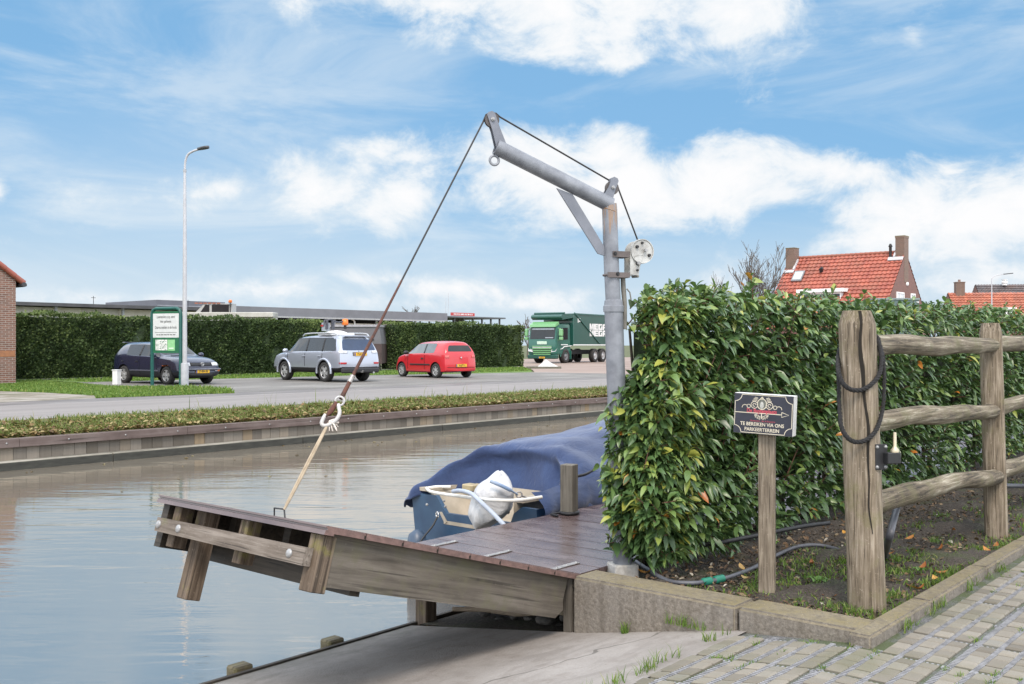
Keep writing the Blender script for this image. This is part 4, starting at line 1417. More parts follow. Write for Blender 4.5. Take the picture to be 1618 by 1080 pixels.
# winch: two clamp brackets, drum with flanged wheel, side plates
wn = empty('winch', K(990, 420)); wn.parent = cr
WO = K(990, 420)
Kw = lambda x, y, o=0.0: K(x, y, o) - WO
mb = MB()
for (yy, x0) in ((402, 963), (434.5, 955)):
    a_, b_ = Kw(x0, yy, .050), Kw(989, yy - .5, .050)
    h = .017 if yy < 410 else .015
    mb.box(a_.x, b_.x, a_.y - .006, a_.y + .004, a_.z - h, a_.z + h, 0)
    mb.box(b_.x - .055, b_.x + .002, a_.y - .004, a_.y + .10, a_.z - h, a_.z + h, 0)
c_ = Kw(967, 434.5)
mb.torus(c_, (0, 0, 1), .050, .007, 20, 6)
mb.build('clamp_bracket', simple('brown_steel', (0.15, 0.125, 0.12), (0.09, 0.075, 0.07), rough=.6, metal=.2), wn)
mb = MB()
for x, yy in ((966, 401.5), (970, 433.5)):
    p = Kw(x, yy, .058)
    mb.torus(p, (0, 1, 0), .009, .003, 12, 5)
    mb.cyl(p + Vector((0, -.004, 0)), p + Vector((0, .006, 0)), .006, None, 8)
mb.build('clamp_bolt', M['black'], wn)
mb = MB()
pl = [(990, 397), (1000, 396), (1012, 394), (1014, 402), (1006, 420), (1003, 436), (990, 434)]
for off in (.052, -.03):
    vs = [Kw(x, y, off) for x, y in pl]; vs2 = [Kw(x, y, off - .005) for x, y in pl]
    nn_ = len(pl)
    mb.add(vs + vs2, [tuple(range(nn_)), tuple(range(nn_, 2 * nn_))[::-1]] + [(i, nn_ + i, nn_ + (i + 1) % nn_, (i + 1) % nn_) for i in range(nn_)])
mb.build('side_plate', M['winch'], wn)
mb = MB()
# raised rib outline on the plate
rib = [(996, 405), (1010, 403.5), (1003, 421), (999, 412), (996.5, 414), (996, 405)]
mb.tube([Kw(x, y, .055) for x, y in rib], .004, 6)
mb.build('plate_rib', M['winch'], wn)
mb = MB()
dc = Kw(1008.5, 398)
Mw = frame(dc, (1, 0, 0), (0, 0, 1))
mb.lathe([(.02, .056), (.065, .056), (.068, .062), (.072, .062), (.073, .046), (.068, .042), (.040, .040), (.040, -.035), (.066, -.037), (.068, -.044), (.02, -.044)], 32, 0, True, Mw)
mb.build('drum', M['winch'], wn, sharp=35)
mb = MB()
for (x, y, r) in ((1008, 385, .008), (1000, 391, .010), (1019, 404.5, .010), (1001, 417, .011), (1001, 427.5, .007)):
    p = Kw(x, y, .058 if y < 410 else .053)
    mb.cyl(p, p + Vector((0, -.012, 0)), r, r * .8, 10)
mb.build('rivets', M['black'], wn)
mb = MB()
for x, y in ((1012, 397), (1001, 417)):
    p = Kw(x, y, .068)
    mb.cyl(p, p + Vector((0, -.014, 0)), .011, .009, 6, smooth=False)
mb.build('shaft_nut', M['boltm'], wn)
mb = MB()
mb.tube([Kw(984, 432, .0), Kw(985, 455, -.0), Kw(987, 480, .0), Kw(987, 520, 0)], [.014, .015, .014, .014], 10)
mb.tube([Kw(989, 456, .012), Kw(993, 462, .02), Kw(995, 474, .02)], .004, 6)
mb.cyl(Kw(998, 437, .01), Kw(1003, 437, .05), .008, None, 8)
mb.build('crank_tube', simple('crank_grey', (0.20, 0.19, 0.165), (0.12, 0.115, 0.10), rough=.6), wn)

# the flap's frame comes first: the cable and strap run to it
HP0 = Vector((4.530, 3.405, 0.004))
HROT = R(0.15)
FA = R(16.2)
hv = Vector((math.sin(HROT), math.cos(HROT), 0))            # along the hinge, away from the wall
hd_ = Vector((-math.cos(HROT), math.sin(HROT), 0))          # out over the slipway when lowered
fa = hd_ * math.cos(FA) + Vector((0, 0, math.sin(FA)))      # along the raised flap
fn = fa.cross(hv).normalized()
if fn.z < 0: fn = -fn
FLEN, FWID = 1.886, 1.315


def FP(a, v, n): return HP0 + fa * a + hv * v + fn * n


ATT = FP(FLEN - .05, .33, .035)
HEAD = KW(K(763.5, 192))
mb = MB()
tA = (ATT - HEAD)
p_at = lambda t: KL(HEAD + tA * t) + CO
T_H = .755
mb.tube([K(1007.5, 379) , K(977.5, 299), K(975.5, 292)], .0052, 6)
mb.tube([K(962.5, 284.5), K(790, 184.5)], .0052, 6)
mb.tube([K(790, 184.5), K(784, 179), K(776, 177), K(768, 181), K(763.5, 192)], .0052, 6)
mb.tube([p_at(0) - CO, p_at(.46) - CO], .0052, 6)
mb.build('hoist_cable', M['cable'], cr)
mb = MB()
mb.tube([p_at(.46) - CO, p_at(.60) - CO, p_at(.70) - CO], [.0055, .0075, .0085], 8)
mb.tube([p_at(.713) - CO, p_at(T_H) - CO], [.010, .012], 8)
mb.build('rusty_wire_end', M['cable_rust'], cr)
mb = MB()
mb.cyl(p_at(.70) - CO, p_at(.716) - CO, .013, None, 12)
mb.build('ferrule', M['alu'], cr)
# hook and shackle
td = KD(tA.normalized())
sdx = td.cross(Vector((0, 1, 0))).normalized()
hk = MB()
hc = p_at(T_H) - CO
rgt = KD(RT)
hk.torus(hc + td * .012, KD(FW), .021, .0055, 20, 8)
hookc = [hc + td * .03, hc + td * .05 + rgt * .012, hc + td * .085 + rgt * .030, hc + td * .125 + rgt * .026, hc + td * .150 - rgt * .004, hc + td * .140 - rgt * .030, hc + td * .110 - rgt * .036, hc + td * .088 - rgt * .034]
hk.tube(smooth_path(hookc, 6), .0095, 8)
hk.build('hook', simple('painted_hook', (0.52, 0.52, 0.52), (0.38, 0.36, 0.34), rough=.5), cr)
hk = MB()
hk.tube([hc + td * .02 - rgt * .012, hc + td * .07 - rgt * .018, hc + td * .10 - rgt * .03], [.012, .014, .006], 8)
hk.build('hook_latch', M['cable_rust'], cr)
# strap from the hook to the flap
st = MB()
s0 = KW(hc + td * .135)
td = tA.normalized()
pr_ = td.cross(RT).normalized()
n = 12
for sg in (-1, 1):
    pts = [s0.lerp(ATT, k / n) + RT * (sg * .0048 * math.sin(PI * k / n) ** .5) for k in range(n + 1)]
    st.tube(pts, [.0055] * (n + 1), 8)
so_ = st.build('lifting_strap', M['strap'])
tag(so_, 'beige rope strop between the crane hook and the raised flap', 'rope')
kt = MB()
for k in range(26):
    a = random.uniform(0, 6.28)
    p0 = s0 - td * .01
    dvec = .8 * (RT * (.028 + random.uniform(-.03, .028)) + Vector((0, 0, -.040 + random.uniform(-.02, .035))) + FW * random.uniform(-.025, .025))
    kt.tube([p0, p0 + dvec * .5 + Vector((0, 0, random.uniform(.0, .012))), p0 + dvec], [.0045, .004, .002], 5)
kt.build('frayed_knot', simple('white_rope', (0.72, 0.66, 0.60), (0.55, 0.48, 0.42), rough=.9, scale=60), so_)

# ------------------------------------------------------------------ composite deck, hinged flap
m, nt, b = new_mat('composite_board')
v = coords(nt, (1, 1, 1))
n1 = noise(nt, coords(nt, (2.0, .8, 2)), 3.0, 6, .65); n2 = noise(nt, coords(nt, (60, 6, 60)), 1.0, 4, .6)
c = ramp(nt, n1, [(.3, (0.078, 0.050, 0.047)), (.55, (0.122, 0.084, 0.080)), (.75, (0.19, 0.148, 0.142))])
c = mixc(nt, mth(nt, 'MULTIPLY', n2, .35), c, (0.055, 0.032, 0.03))
nt.links.new(c, b.inputs[0])
nt.links.new(ramp(nt, n1, [(.35, (.14, .14, .14)), (.65, (.38, .38, .38))]), b.inputs['Roughness'])
b.inputs['Specular IOR Level'].default_value = .7
wv = nt.nodes.new('ShaderNodeTexWave'); wv.wave_type = 'BANDS'; wv.bands_direction = 'X'
wv.inputs['Scale'].default_value = 22; nt.links.new(v, wv.inputs['Vector'])
bump(nt, b, mth(nt, 'ADD', mth(nt, 'MULTIPLY', wv.outputs['Fac'], .6), mth(nt, 'MULTIPLY', n2, .5)), .22, .003)
MAT_DECK = m
MAT_EDGE = simple('board_end', (0.19, 0.115, 0.10), (0.11, 0.068, 0.06), rough=.6, scale=14, stretch=(2, 2, 3), bmp=.3)
MAT_BEAM = wood('oak_beam', [(0.058, 0.049, 0.039), (0.112, 0.096, 0.078), (0.175, 0.153, 0.128)], 0, 24, moss=.45, mosscol=(0.10, 0.094, 0.055), bmp=.35)
MAT_LEG = wood('oak_leg', [(0.045, 0.032, 0.022), (0.105, 0.076, 0.053), (0.20, 0.155, 0.115)], 2, 40, moss=.2, mosscol=(0.16, 0.15, 0.03), bmp=.4)
MAT_SHADE = wood('shade_dark_oak', [(0.014, 0.012, 0.009), (0.032, 0.026, 0.019), (0.06, 0.048, 0.035)], 1, 30, rough=.6)  # near-black: the shade under the flap is put into the wood colour
MAT_RAILW = wood('oak_rail', [(0.075, 0.058, 0.046), (0.155, 0.128, 0.105), (0.26, 0.225, 0.192)], 1, 40, moss=.05, bmp=.4)
DECK_V0, DECK_V1 = 3.385, 4.74
hinge_u = lambda v: 4.535 + (v - 3.405) * math.tan(HROT)
deck = empty('jetty_deck', (6, 4.1, 0), 0, 'dark red-brown composite jetty deck running along the water behind the hedge', 'jetty')
DO = Vector((6, 4.1, 0))
mb = MB()
u = 4.56
k = 0
while u < 19:
    w = .198
    gap = .006
    x0, x1 = u, u + w - gap
    z = random.uniform(-.0015, .0015)
    a0_, a1_ = (max(x0, hinge_u(DECK_V0) + .012), max(x0, hinge_u(DECK_V1) + .012))
    if a1_ > x1 - .02:                                     # boards cut off at the slanting hinge line
        vv = DECK_V0 + (x1 - hinge_u(DECK_V0) - .012) / math.tan(HROT)
        pl = [(a0_, DECK_V0), (x1, DECK_V0), (x1, vv)]
    else:
        pl = [(a0_, DECK_V0), (x1, DECK_V0), (x1, DECK_V1), (a1_, DECK_V1)]
        if a0_ > x0 and a1_ <= x0: pl.append((x0, DECK_V0 + (x0 - hinge_u(DECK_V0) - .012) / math.tan(HROT)))
    mb.prism([(p[0] - DO.x, p[1] - DO.y) for p in pl], z - .03, z)
    u += w; k += 1
mb.build('boards', MAT_DECK, deck)
mb = MB()
mb.box(4.55 - DO.x, 19 - DO.x, DECK_V1 - .10 - DO.y, DECK_V1 - .03 - DO.y, -.24, -.034)
mb.box(4.5 - DO.x, 19 - DO.x, DECK_V0 + .06 - DO.y, DECK_V0 + .12 - DO.y, -.24, -.034)
for uu in np.arange(5.2, 19, .6):
    mb.box(uu - DO.x, uu + .06 - DO.x, DECK_V0 + .12 - DO.y, DECK_V1 - .1 - DO.y, -.20, -.034)
mb.build('joists', MAT_BEAM, deck)
mb = MB()
mb.add([(hinge_u(v_) + du - DO.x, v_ - DO.y, z_) for z_ in (-.24, -.034) for (v_, du) in ((DECK_V0 + .02, .03), (DECK_V0 + .02, .09), (DECK_V1 - .02, .09), (DECK_V1 - .02, .03))],
       [(0, 3, 2, 1), (4, 5, 6, 7), (0, 1, 5, 4), (1, 2, 6, 5), (2, 3, 7, 6), (3, 0, 4, 7)])
mb.build('hinge_beam', MAT_BEAM, deck)
q = G(652, 988, slip_z(EDGE_V))
for (uu, vv) in ((4.60, EDGE_V - .03), (7.2, DECK_V1 - .06), (9.8, DECK_V1 - .06), (12.4, DECK_V1 - .06)):
    mb = MB()
    mb.box(-.05, .05, -.05, .05, -2.0, -.034, 0, Matrix.Translation(Vector((uu, vv, 0)) - DO), .004)
    mb.build('support_post', MAT_LEG, deck)
# dark end post between flap and wall
mb = MB()
mb.box(-.035, .035, -.03, .03, slip_z(3.3) - .05, -.006, 0, Matrix.Translation(Vector((WALL_U + .05, 3.42, 0)) - DO), .004)
mb.build('end_post', wood('dark_end_post', [(0.05, 0.045, 0.038), (0.10, 0.088, 0.072), (0.15, 0.13, 0.11)], 2, 40), deck)
# hinge straps let into the boards
for vv in (3.56, 4.09, 4.56):
    mb = MB()
    u0 = hinge_u(vv)
    mb.box(u0 - .006, u0 + .235, vv - .019, vv + .019, .0022, .0062, 0, Matrix.Translation(-DO))
    so2 = mb.build('hinge_strap', M['alu'], deck)
    mb = MB()
    for q_ in (.03, .13, .22):
        mb.lathe([(.009, .006), (.008, .010), (.0, .012)], 10, 0, True, Matrix.Translation(Vector((u0 + q_, vv, 0)) - DO), caps=False)
    mb.build('screw', M['boltm'], so2)

fl = empty('hinged_jetty_flap', HP0, 0, 'raised jetty flap of composite boards on heavy wooden beams hanging over the slipway', 'ramp')
FMW = Matrix((fa, hv, fn)).transposed().to_4x4()
fl.matrix_basis = Matrix.Translation(HP0) @ FMW
FM = Matrix.Identity(4)             # local x out along the flap, y along the hinge, z normal
# boards lie along the hinge, comb-ribbed on top: the ribs show at their ends
mb = MB(); me_ = MB()
bwid = FLEN / 8.0
for i in range(8):
    x0 = i * bwid + .003; x1 = (i + 1) * bwid - .003
    nr = 15
    prof = []
    for k in range(nr):
        xa = x0 + (x1 - x0) * k / nr; xb = x0 + (x1 - x0) * (k + .55) / nr; xc = x0 + (x1 - x0) * (k + 1) / nr
        prof += [(xa, 0.0), (xb, 0.0), (xb + .001, -.0045), (xc - .001, -.0045)]
    prof[-1] = (x1, 0.0)
    prof += [(x1, -.030), (x0, -.030)]
    if i == 7:                                              # last board carries a groove along its long edge
        prof = prof[:-2] + [(x1, -.009), (x1 - .010, -.011), (x1 - .010, -.018), (x1, -.020), (x1 + .004, -.040), (x1 - .05, -.040), (x1 - .05, -.030), (x0, -.030)]
    P3_ = [(x, -.045 + .0, z) for x, z in prof]; P4_ = [(x, FWID, z) for x, z in prof]
    nP = len(prof)
    mb.add(P3_ + P4_, [(k, nP + k, nP + (k + 1) % nP, (k + 1) % nP) for k in range(nP)], 0, False, FM)
    mb.add(P3_ + P4_, [tuple(range(nP)), tuple(range(nP, 2 * nP))[::-1]], 1, False, FM)
    if i % 1 == 0:
        # clip seats cut in the board ends read as small dark slots
        for s_ in (x0, ):
            mb.box(s_ - .004, s_ + .006, -.047, -.044, -.026, -.012, 2, FM)
mb.build('boards', [MAT_DECK, MAT_EDGE, M['crack']], fl)
mb = MB()
def beam(y0, y1, cut):
    z0, z1 = -.258, -.032
    pl = [(.05, z1), (FLEN - .035, z1), (FLEN - .035, z0 + cut * .4), (FLEN - .035 - cut * .0, z0), (.105, z0), (.045, z0 + .05), (.062, z0 + .10), (.058, z0 + .15)]
    pl3 = pl
    n_ = len(pl)
    vs = [(x, y0, z) for x, z in pl3] + [(x, y1, z) for x, z in pl3]
    mb.add(vs, [tuple(range(n_)), tuple(range(n_, 2 * n_))[::-1]] + [(i, n_ + i, n_ + (i + 1) % n_, (i + 1) % n_) for i in range(n_)], 0, False, FM)
beam(.0, .055, 0)
o = mb.build('side_beam', MAT_BEAM, fl)
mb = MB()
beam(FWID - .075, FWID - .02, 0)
mb.build('side_beam', MAT_SHADE, fl)
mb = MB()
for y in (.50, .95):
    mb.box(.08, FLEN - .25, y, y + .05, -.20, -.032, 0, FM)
mb.build('inner_joist', MAT_SHADE, fl)
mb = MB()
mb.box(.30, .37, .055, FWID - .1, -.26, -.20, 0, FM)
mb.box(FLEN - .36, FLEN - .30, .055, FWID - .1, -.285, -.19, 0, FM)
mb.build('cross_brace', MAT_SHADE, fl)
xe = FLEN - .035
# end frame: near stub post, far long leg, short uprights, bolted rail
for (y0, y1, xa, xb, z0, z1) in ((-.005, .078, xe - .075, xe + .010, -.288, -.041), (.985, 1.07, xe - .14, xe - .055, -.475, -.041)):
    mb = MB(); mb.box(xa, xb, y0, y1, z0, z1, 0, FM, .004)
    mb.build('leg', MAT_LEG, fl)
for y0 in (.55, 1.13):
    mb = MB(); mb.box(xe - .08, xe - .003, y0, y0 + .065, -.245, -.041, 0, FM, .003)
    mb.build('upright', MAT_LEG, fl)
mb = MB()
pl = [(.03, -.106), (FWID - .085, -.111), (FWID - .085, -.180), (.03, -.184)]
mb.prism(pl, xe + .002 + .011, xe + .058, 'x', 0, FM)
er = mb.build('end_rail', MAT_RAILW, fl)
mb = MB()
for y in (.13, 1.02, FWID - .11):
    mb.lathe([(.020, 0), (.0195, .004), (.012, .009), (.0, .010)], 14, 0, True, FM @ Matrix.Translation((xe + .058, y, -.145)) @ Matrix.Rotation(PI / 2, 4, 'Y'), caps=False)
mb.build('bolt', M['boltm'], er)
mb = MB()
q = FMW.inverted() @ (ATT - HP0)
mb.tube([FM @ Vector((q.x - .03, q.y + .10, .0)), FM @ Vector((q.x - .02, q.y + .10, .035)), FM @ Vector((q.x, q.y, .037)), FM @ Vector((q.x, q.y - .02, -.0))], .004, 6)
mb.build('lifting_eye', M['black'], fl)

# timber heads at the slipway edge
for (px, py, lab) in ((536, 1018, 'mossy timber head at the slipway edge, nearer to the deck support post'), (382, 1058, 'mossy timber head at the slipway edge, farther from the deck support post')):
    p = G(px, py, -.515)
    mb = MB()
    mb.box(-.06, .06, -.045, .05, -1.5, -.488, 0, None, .01)
    o = mb.build('timber_head', wood('mossy_head', [(0.07, 0.058, 0.036), (0.16, 0.135, 0.085), (0.26, 0.22, 0.14)], 0, 20, moss=.5, mosscol=(0.16, 0.145, 0.05)))
    o.location = (p.x, EDGE_V + .08, 0)
    tag(o, lab, 'timber post', 'timber heads along the slipway edge')

# square mooring post with a black rubber foot
bp = G(896, 812, 0)
bo_ = empty('mooring_post', (bp.x, bp.y - .02, 0), R(12), 'short square grey wooden mooring post on the jetty deck', 'mooring post')
mb = MB(); mb.box(-.052, .052, -.052, .052, .0, .385, 0, None, .004)
mb.build('post', wood('grey_mooring', [(0.09, 0.08, 0.065), (0.15, 0.135, 0.11), (0.20, 0.18, 0.15)], 2, 45, bmp=.3), bo_)
mb = MB()
mb.tube([Vector((.068 * math.cos(a), .068 * math.sin(a), .016)) for a in np.linspace(0, 2 * PI, 25)], .014, 8)
mb.tube([(-.05, .05, .016), (-.13, .09, .012), (-.16, .02, .010)], .009, 7)
mb.build('rope_ring', M['black'], bo_)

# rocks and driftwood below the deck
mt_rock = simple('dark_stones', (0.12, 0.11, 0.10), (0.05, 0.048, 0.045), rough=.85, scale=12)
RK = []
bm0 = bmesh.new(); bmesh.ops.create_icosphere(bm0, subdivisions=2, radius=1)
base_v = [v.co.copy() for v in bm0.verts]; base_f = [[v.index for v in f.verts] for f in bm0.faces]; bm0.free()
for i in range(70):
    u = random.uniform(4.72, 5.8); v = random.uniform(3.5, 4.45)
    s = random.uniform(.022, .055)
    sc = Vector((s * random.uniform(.8, 1.5), s * random.uniform(.8, 1.3), s * random.uniform(.5, .8)))
    rz = Matrix.Rotation(random.uniform(0, 6.28), 4, 'Z')
    mb = MB()
    ph = random.uniform(0, 9)
    vs = []
    for q in base_v:
        k_ = 1 + .12 * math.sin(q.x * 3 + ph) + .1 * math.sin(q.y * 4 + ph * 2)
        vs.append(rz @ Vector((q.x * sc.x * k_, q.y * sc.y * k_, q.z * sc.z * k_)))
    zs = -.40 - (v - 3.42) / 1.2 * .12
    mb.add(vs, base_f, 0, True)
    o = mb.build('stone', mt_rock)
    o.location = (u, v, zs + random.uniform(.0, .10))
    tag(o, 'dark rounded stone in the heap under the jetty deck', 'stone', 'stones under the jetty deck')
mb = MB()
mb.tube([(4.52, 4.35, -.36), (4.6, 4.15, -.345), (4.66, 3.95, -.35), (4.75, 3.75, -.33)], [.014, .016, .016, .01], 8)
tag(mb.build('driftwood', simple('driftwood', (0.34, 0.27, 0.20), (0.22, 0.17, 0.12), rough=.8)), 'bent piece of pale driftwood among the stones under the deck', 'driftwood')

# hose with two green couplings and grey pipes on the bed
def hz(px, py, h=.02): 
    p = G(px, py, SOIL_Z + h); return p
hs_ = empty('garden_hose', G(1140, 914, SOIL_Z), 0, 'grey garden hose with two green couplings curving over the soil behind the sign post', 'hose')
HO = G(1140, 914, SOIL_Z)
mb = MB()
ctrl = [hz(1000, 884), hz(1050, 915), hz(1090, 921), hz(1120, 918), hz(1150, 912), hz(1190, 897), hz(1225, 878), hz(1258, 864, .03), hz(1290, 861, .03), hz(1320, 867), hz(1345, 878), hz(1375, 892), hz(1395, 905, -.03)]
mb.tube([p - HO for p in smooth_path(ctrl, 8)], .0125, 10)
mb.build('tube', M['hose'], hs_)
for (pa, pb) in (((1111, 919.5), (1123, 917.5)), ((1130, 916), (1142, 913.5))):
    mb = MB()
    a, b_ = hz(*pa) - HO, hz(*pb) - HO
    d = (b_ - a)
    mb.tube([a - d * .1, a, a + d * .25, a + d * .5, a + d * .75, b_, b_ + d * .1], [.015, .0225, .0235, .022, .0235, .0225, .015], 12)
    mb.build('coupling', M['coupling'], hs_, sharp=30)
mb = MB()
pp = [PD(1413, 800, 5.35), PD(1411, 830, 5.3), PD(1405, 850, 5.25), PD(1398, 885, 5.15)]
pp = [G(1397, 880, SOIL_Z), PD(1405, 850, 5.3), PD(1413, 818, 5.5), PD(1422, 792, 5.75), PD(1440, 779, 6.1), PD(1470, 771, 6.6), PD(1500, 768, 7.1), PD(1560, 767, 7.8), PD(1640, 768, 8.8)]
mb.tube(smooth_path(pp, 8), [.022] * 15 + [.016] * 50 if False else .020, 10)
tag(mb.build('drain_pipe', M['pipe']), 'dark grey pipe rising from the soil behind the rope-hung fence post along the hedge foot', 'pipe')
mb = MB()
ctrl = [PD(1085, 862, 6.0), PD(1130, 858, 6.05), PD(1200, 845, 6.2), PD(1265, 832, 6.4), PD(1310, 826, 6.6)]
mb.tube(smooth_path(ctrl, 6), .014, 8)
tag(mb.build('drip_hose', M['black']), 'thin black drip hose lying in the dark under the hedge', 'hose')

# ------------------------------------------------------------------ motor boat under a blue canvas cover
BU = 6.02
bt = empty('motor_boat', (8.2, 5.6, WATER_Z), 0, 'blue motor boat moored at the jetty under a blue canvas cover', 'boat')
BO = Vector((8.2, 5.6, WATER_Z))
m, nt, b = new_mat('hull_blue')
n1 = noise(nt, coords(nt, (2, 2, 2)), 2.5, 5)
nt.links.new(ramp(nt, n1, [(.3, (0.018, 0.050, 0.105)), (.7, (0.035, 0.085, 0.155))]), b.inputs[0]); b.inputs['Roughness'].default_value = .4
MAT_HULL = m
m, nt, b = new_mat('blue_canvas')
v = coords(nt)
n1 = noise(nt, coords(nt, (1.6, 4, 3)), 1.4, 5, .6, .5); n2 = noise(nt, v, 220, 2, .5); n3 = noise(nt, coords(nt, (3, 9, 6)), 1.5, 4, .6, 1.2)
c = ramp(nt, n1, [(.3, (0.009, 0.024, 0.085)), (.7, (0.022, 0.050, 0.142))])
nt.links.new(mixc(nt, mth(nt, 'MULTIPLY', n2, .2), c, (0.06, 0.095, 0.18)), b.inputs[0])
b.inputs['Roughness'].default_value = .8
b.inputs['Sheen Weight'].default_value = .3
bump(nt, b, mth(nt, 'ADD', n3, mth(nt, 'MULTIPLY', n2, .08)), .45, .022)
MAT_CANVAS = m
vn, vf = 4.88, 6.30                                        # near and far gunwale
vc = (vn + vf) / 2
# hull: stations from transom forward
sts = [(BU, .70, .62, .70), (BU + .6, .72, .64, .70), (BU + 1.6, .74, .62, .72), (BU + 3.0, .70, .5, .78), (BU + 4.2, .50, .28, .86), (BU + 5.0, .20, .08, .95), (BU + 5.3, .02, .01, 1.0)]
mb = MB()
vs, fs = [], []
for (x, w, wl, h) in sts:
    for (y, z) in ((-w, h), (-w * .99, h * .55), (-wl, -.08), (0, -.25), (wl, -.08), (w * .99, h * .55), (w, h)):
        vs.append((x - BO.x - (.07 * (1 - z / h) * -1 if x == BU else 0), vc + y - BO.y, z))
for i in range(len(sts) - 1):
    for k in range(6):
        fs.append((i * 7 + k, i * 7 + k + 1, (i + 1) * 7 + k + 1, (i + 1) * 7 + k))
mb.add(vs, fs, 0, True)
# transom with a cut-out for the outboard
tz = .70
tr = [(-.70, .70), (-.69, .385), (-.62, -.08), (0, -.25), (.62, -.08), (.69, .385), (.70, .70), (.40, .70), (.30, .56), (-.42, .56), (-.46, .64), (-.55, .70)]
vs = [(BU - BO.x + .07 * (1 - z / .7), vc + y - BO.y, z) for y, z in tr]
vs2 = [(x + .04, y, z) for x, y, z in vs]
nT = len(tr)
mb.add(vs + vs2, [tuple(range(nT)), tuple(range(nT, 2 * nT))[::-1]] + [(i, nT + i, nT + (i + 1) % nT, (i + 1) % nT) for i in range(nT)])
mb.build('hull', MAT_HULL, bt, sharp=40)
beige = simple('beige_liner', (0.44, 0.38, 0.30), (0.32, 0.275, 0.21), rough=.5, scale=5)
mb = MB()
Tb = lambda u, v, z: (u - BO.x, v - BO.y, z)
def quadbox(a, b_, c, d, t=.03):
    n_ = (Vector(b_) - Vector(a)).cross(Vector(d) - Vector(a)).normalized() * t
    P_ = [Vector(p) for p in (a, b_, c, d)]; Q_ = [p - n_ for p in P_]
    mb.add(P_ + Q_, [(0, 1, 2, 3), (7, 6, 5, 4), (0, 4, 5, 1), (1, 5, 6, 2), (2, 6, 7, 3), (3, 7, 4, 0)])
# motor well: back panel, side slopes, ledge
quadbox(Tb(BU + .42, vn + .22, .47), Tb(BU + .42, vf - .22, .47), Tb(BU + .47, vf - .22, .76), Tb(BU + .47, vn + .22, .76))
quadbox(Tb(BU + .02, vn + .27, .465), Tb(BU + .02, vf - .38, .465), Tb(BU + .42, vf - .38, .47), Tb(BU + .42, vn + .27, .47))
quadbox(Tb(BU + .01, vf - .40, .47), Tb(BU + .02, vf - .22, .72), Tb(BU + .44, vf - .22, .72), Tb(BU + .43, vf - .40, .47))
quadbox(Tb(BU + .02, vn + .16, .73), Tb(BU + .02, vn + .26, .73), Tb(BU + .40, vn + .26, .73), Tb(BU + .40, vn + .16, .73))
quadbox(Tb(BU + .00, vf - .26, .725), Tb(BU + .00, vf - .03, .725), Tb(BU + .40, vf - .03, .725), Tb(BU + .40, vf - .26, .725))
quadbox(Tb(BU + .02, vn + .26, .46), Tb(BU + .02, vn + .26, .73), Tb(BU + .4, vn + .26, .73), Tb(BU + .4, vn + .26, .46))
mb.build('motor_well', beige, bt)
mb = MB()
rail = [(674, 771), (680, 776), (700, 780), (730, 784), (765, 788.5), (800, 790.5), (830, 789), (856, 785)]
rd = [8.55, 8.42, 8.25, 7.95, 7.50, 7.42, 7.45, 7.52]
mb.tube([p - BO for p in smooth_path([PD(x, y, d) for (x, y), d in zip(rail, rd)], 6)], .0135, 10)
mb.tube([p - BO for p in smooth_path([PD(676, 771, 8.55), PD(690, 769, 8.6), PD(712, 769, 8.6)], 6)], .014, 10)
mb.build('stern_rail', simple('white_tube', (0.72, 0.71, 0.67), (0.6, 0.58, 0.53), rough=.35), bt)
mb = MB()
mb.tube([p - BO for p in smooth_path([PD(716, 776, 8.0), PD(728, 775, 7.85), PD(745, 780, 7.62), PD(762, 795, 7.45), PD(780, 812, 7.38), PD(800, 833, 7.3)], 6)], .017, 10)
mb.build('fender_hose', simple('pale_blue_tube', (0.42, 0.47, 0.55), (0.34, 0.38, 0.46), rough=.45), bt)
# outboard motor under its grey-white bag
om = empty('outboard_motor', Vector((BU - .02, vc - .02, .55)) - BO + Vector((0, 0, WATER_Z))); om.parent = bt
OMO = Vector((BU - .02, vc - .02, WATER_Z + .55))
bag = MB()
sil = [(744, 787, 793), (748, 779, 798), (754, 769, 804), (762, 757, 810), (770, 750, 813), (779, 746, 815), (788, 742, 814), (797, 739, 813), (805, 737, 810), (813, 737, 802), (821, 740, 790), (829, 745, 775), (836, 751, 762), (840, 755, 759)]
D0 = 7.72
sg = 40
vs, fs = [], []
rb = random.Random(4)
crease = [(rb.uniform(0, 6.28), rb.uniform(-.35, .35), rb.uniform(.6, 1.2)) for _ in range(9)]
for i, (py, xl, xr_) in enumerate(sil):
    c_ = PD((xl + xr_) / 2, py, D0) - OMO
    hw_b = (xr_ - xl) / 2 * D0 / F
    for k in range(sg):
        a = 2 * PI * k / sg
        f = 0
        for (ph, tw_, am) in crease:                        # sharp folds running down the cloth
            d_ = abs((a - ph - tw_ * (i - 6) * .35 + PI) % (2 * PI) - PI)
            f += am * max(0, 1 - d_ / .34)
        w = .93 + .10 * f * (.5 + .5 * math.sin(i * .7 + k)) - .04 * f * (i % 3 == 0) + rb.uniform(-.006, .006)
        vs.append(c_ + RT * (hw_b * min(w, 1.08) * math.cos(a)) + FW * (min(.19, hw_b * 1.1 + .02) * w * math.sin(a)) + Vector((0, 0, .012 * math.sin(3 * a + i))))
for i in range(len(sil) - 1):
    for k in range(sg):
        k2 = (k + 1) % sg
        fs.append((i * sg + k, i * sg + k2, (i + 1) * sg + k2, (i + 1) * sg + k))
fs.append(tuple(range(sg))[::-1]); fs.append(tuple((len(sil) - 1) * sg + k for k in range(sg)))
bag.add(vs, fs, 0, True)
m, nt, b = new_mat('grey_bag')
n1 = noise(nt, coords(nt, (4, 4, 4)), 1.5, 5, .6, 1.5)
nt.links.new(ramp(nt, n1, [(.3, (0.40, 0.40, 0.41)), (.7, (0.66, 0.66, 0.66))]), b.inputs[0]); b.inputs['Roughness'].default_value = .5
bump(nt, b, n1, .6, .03)
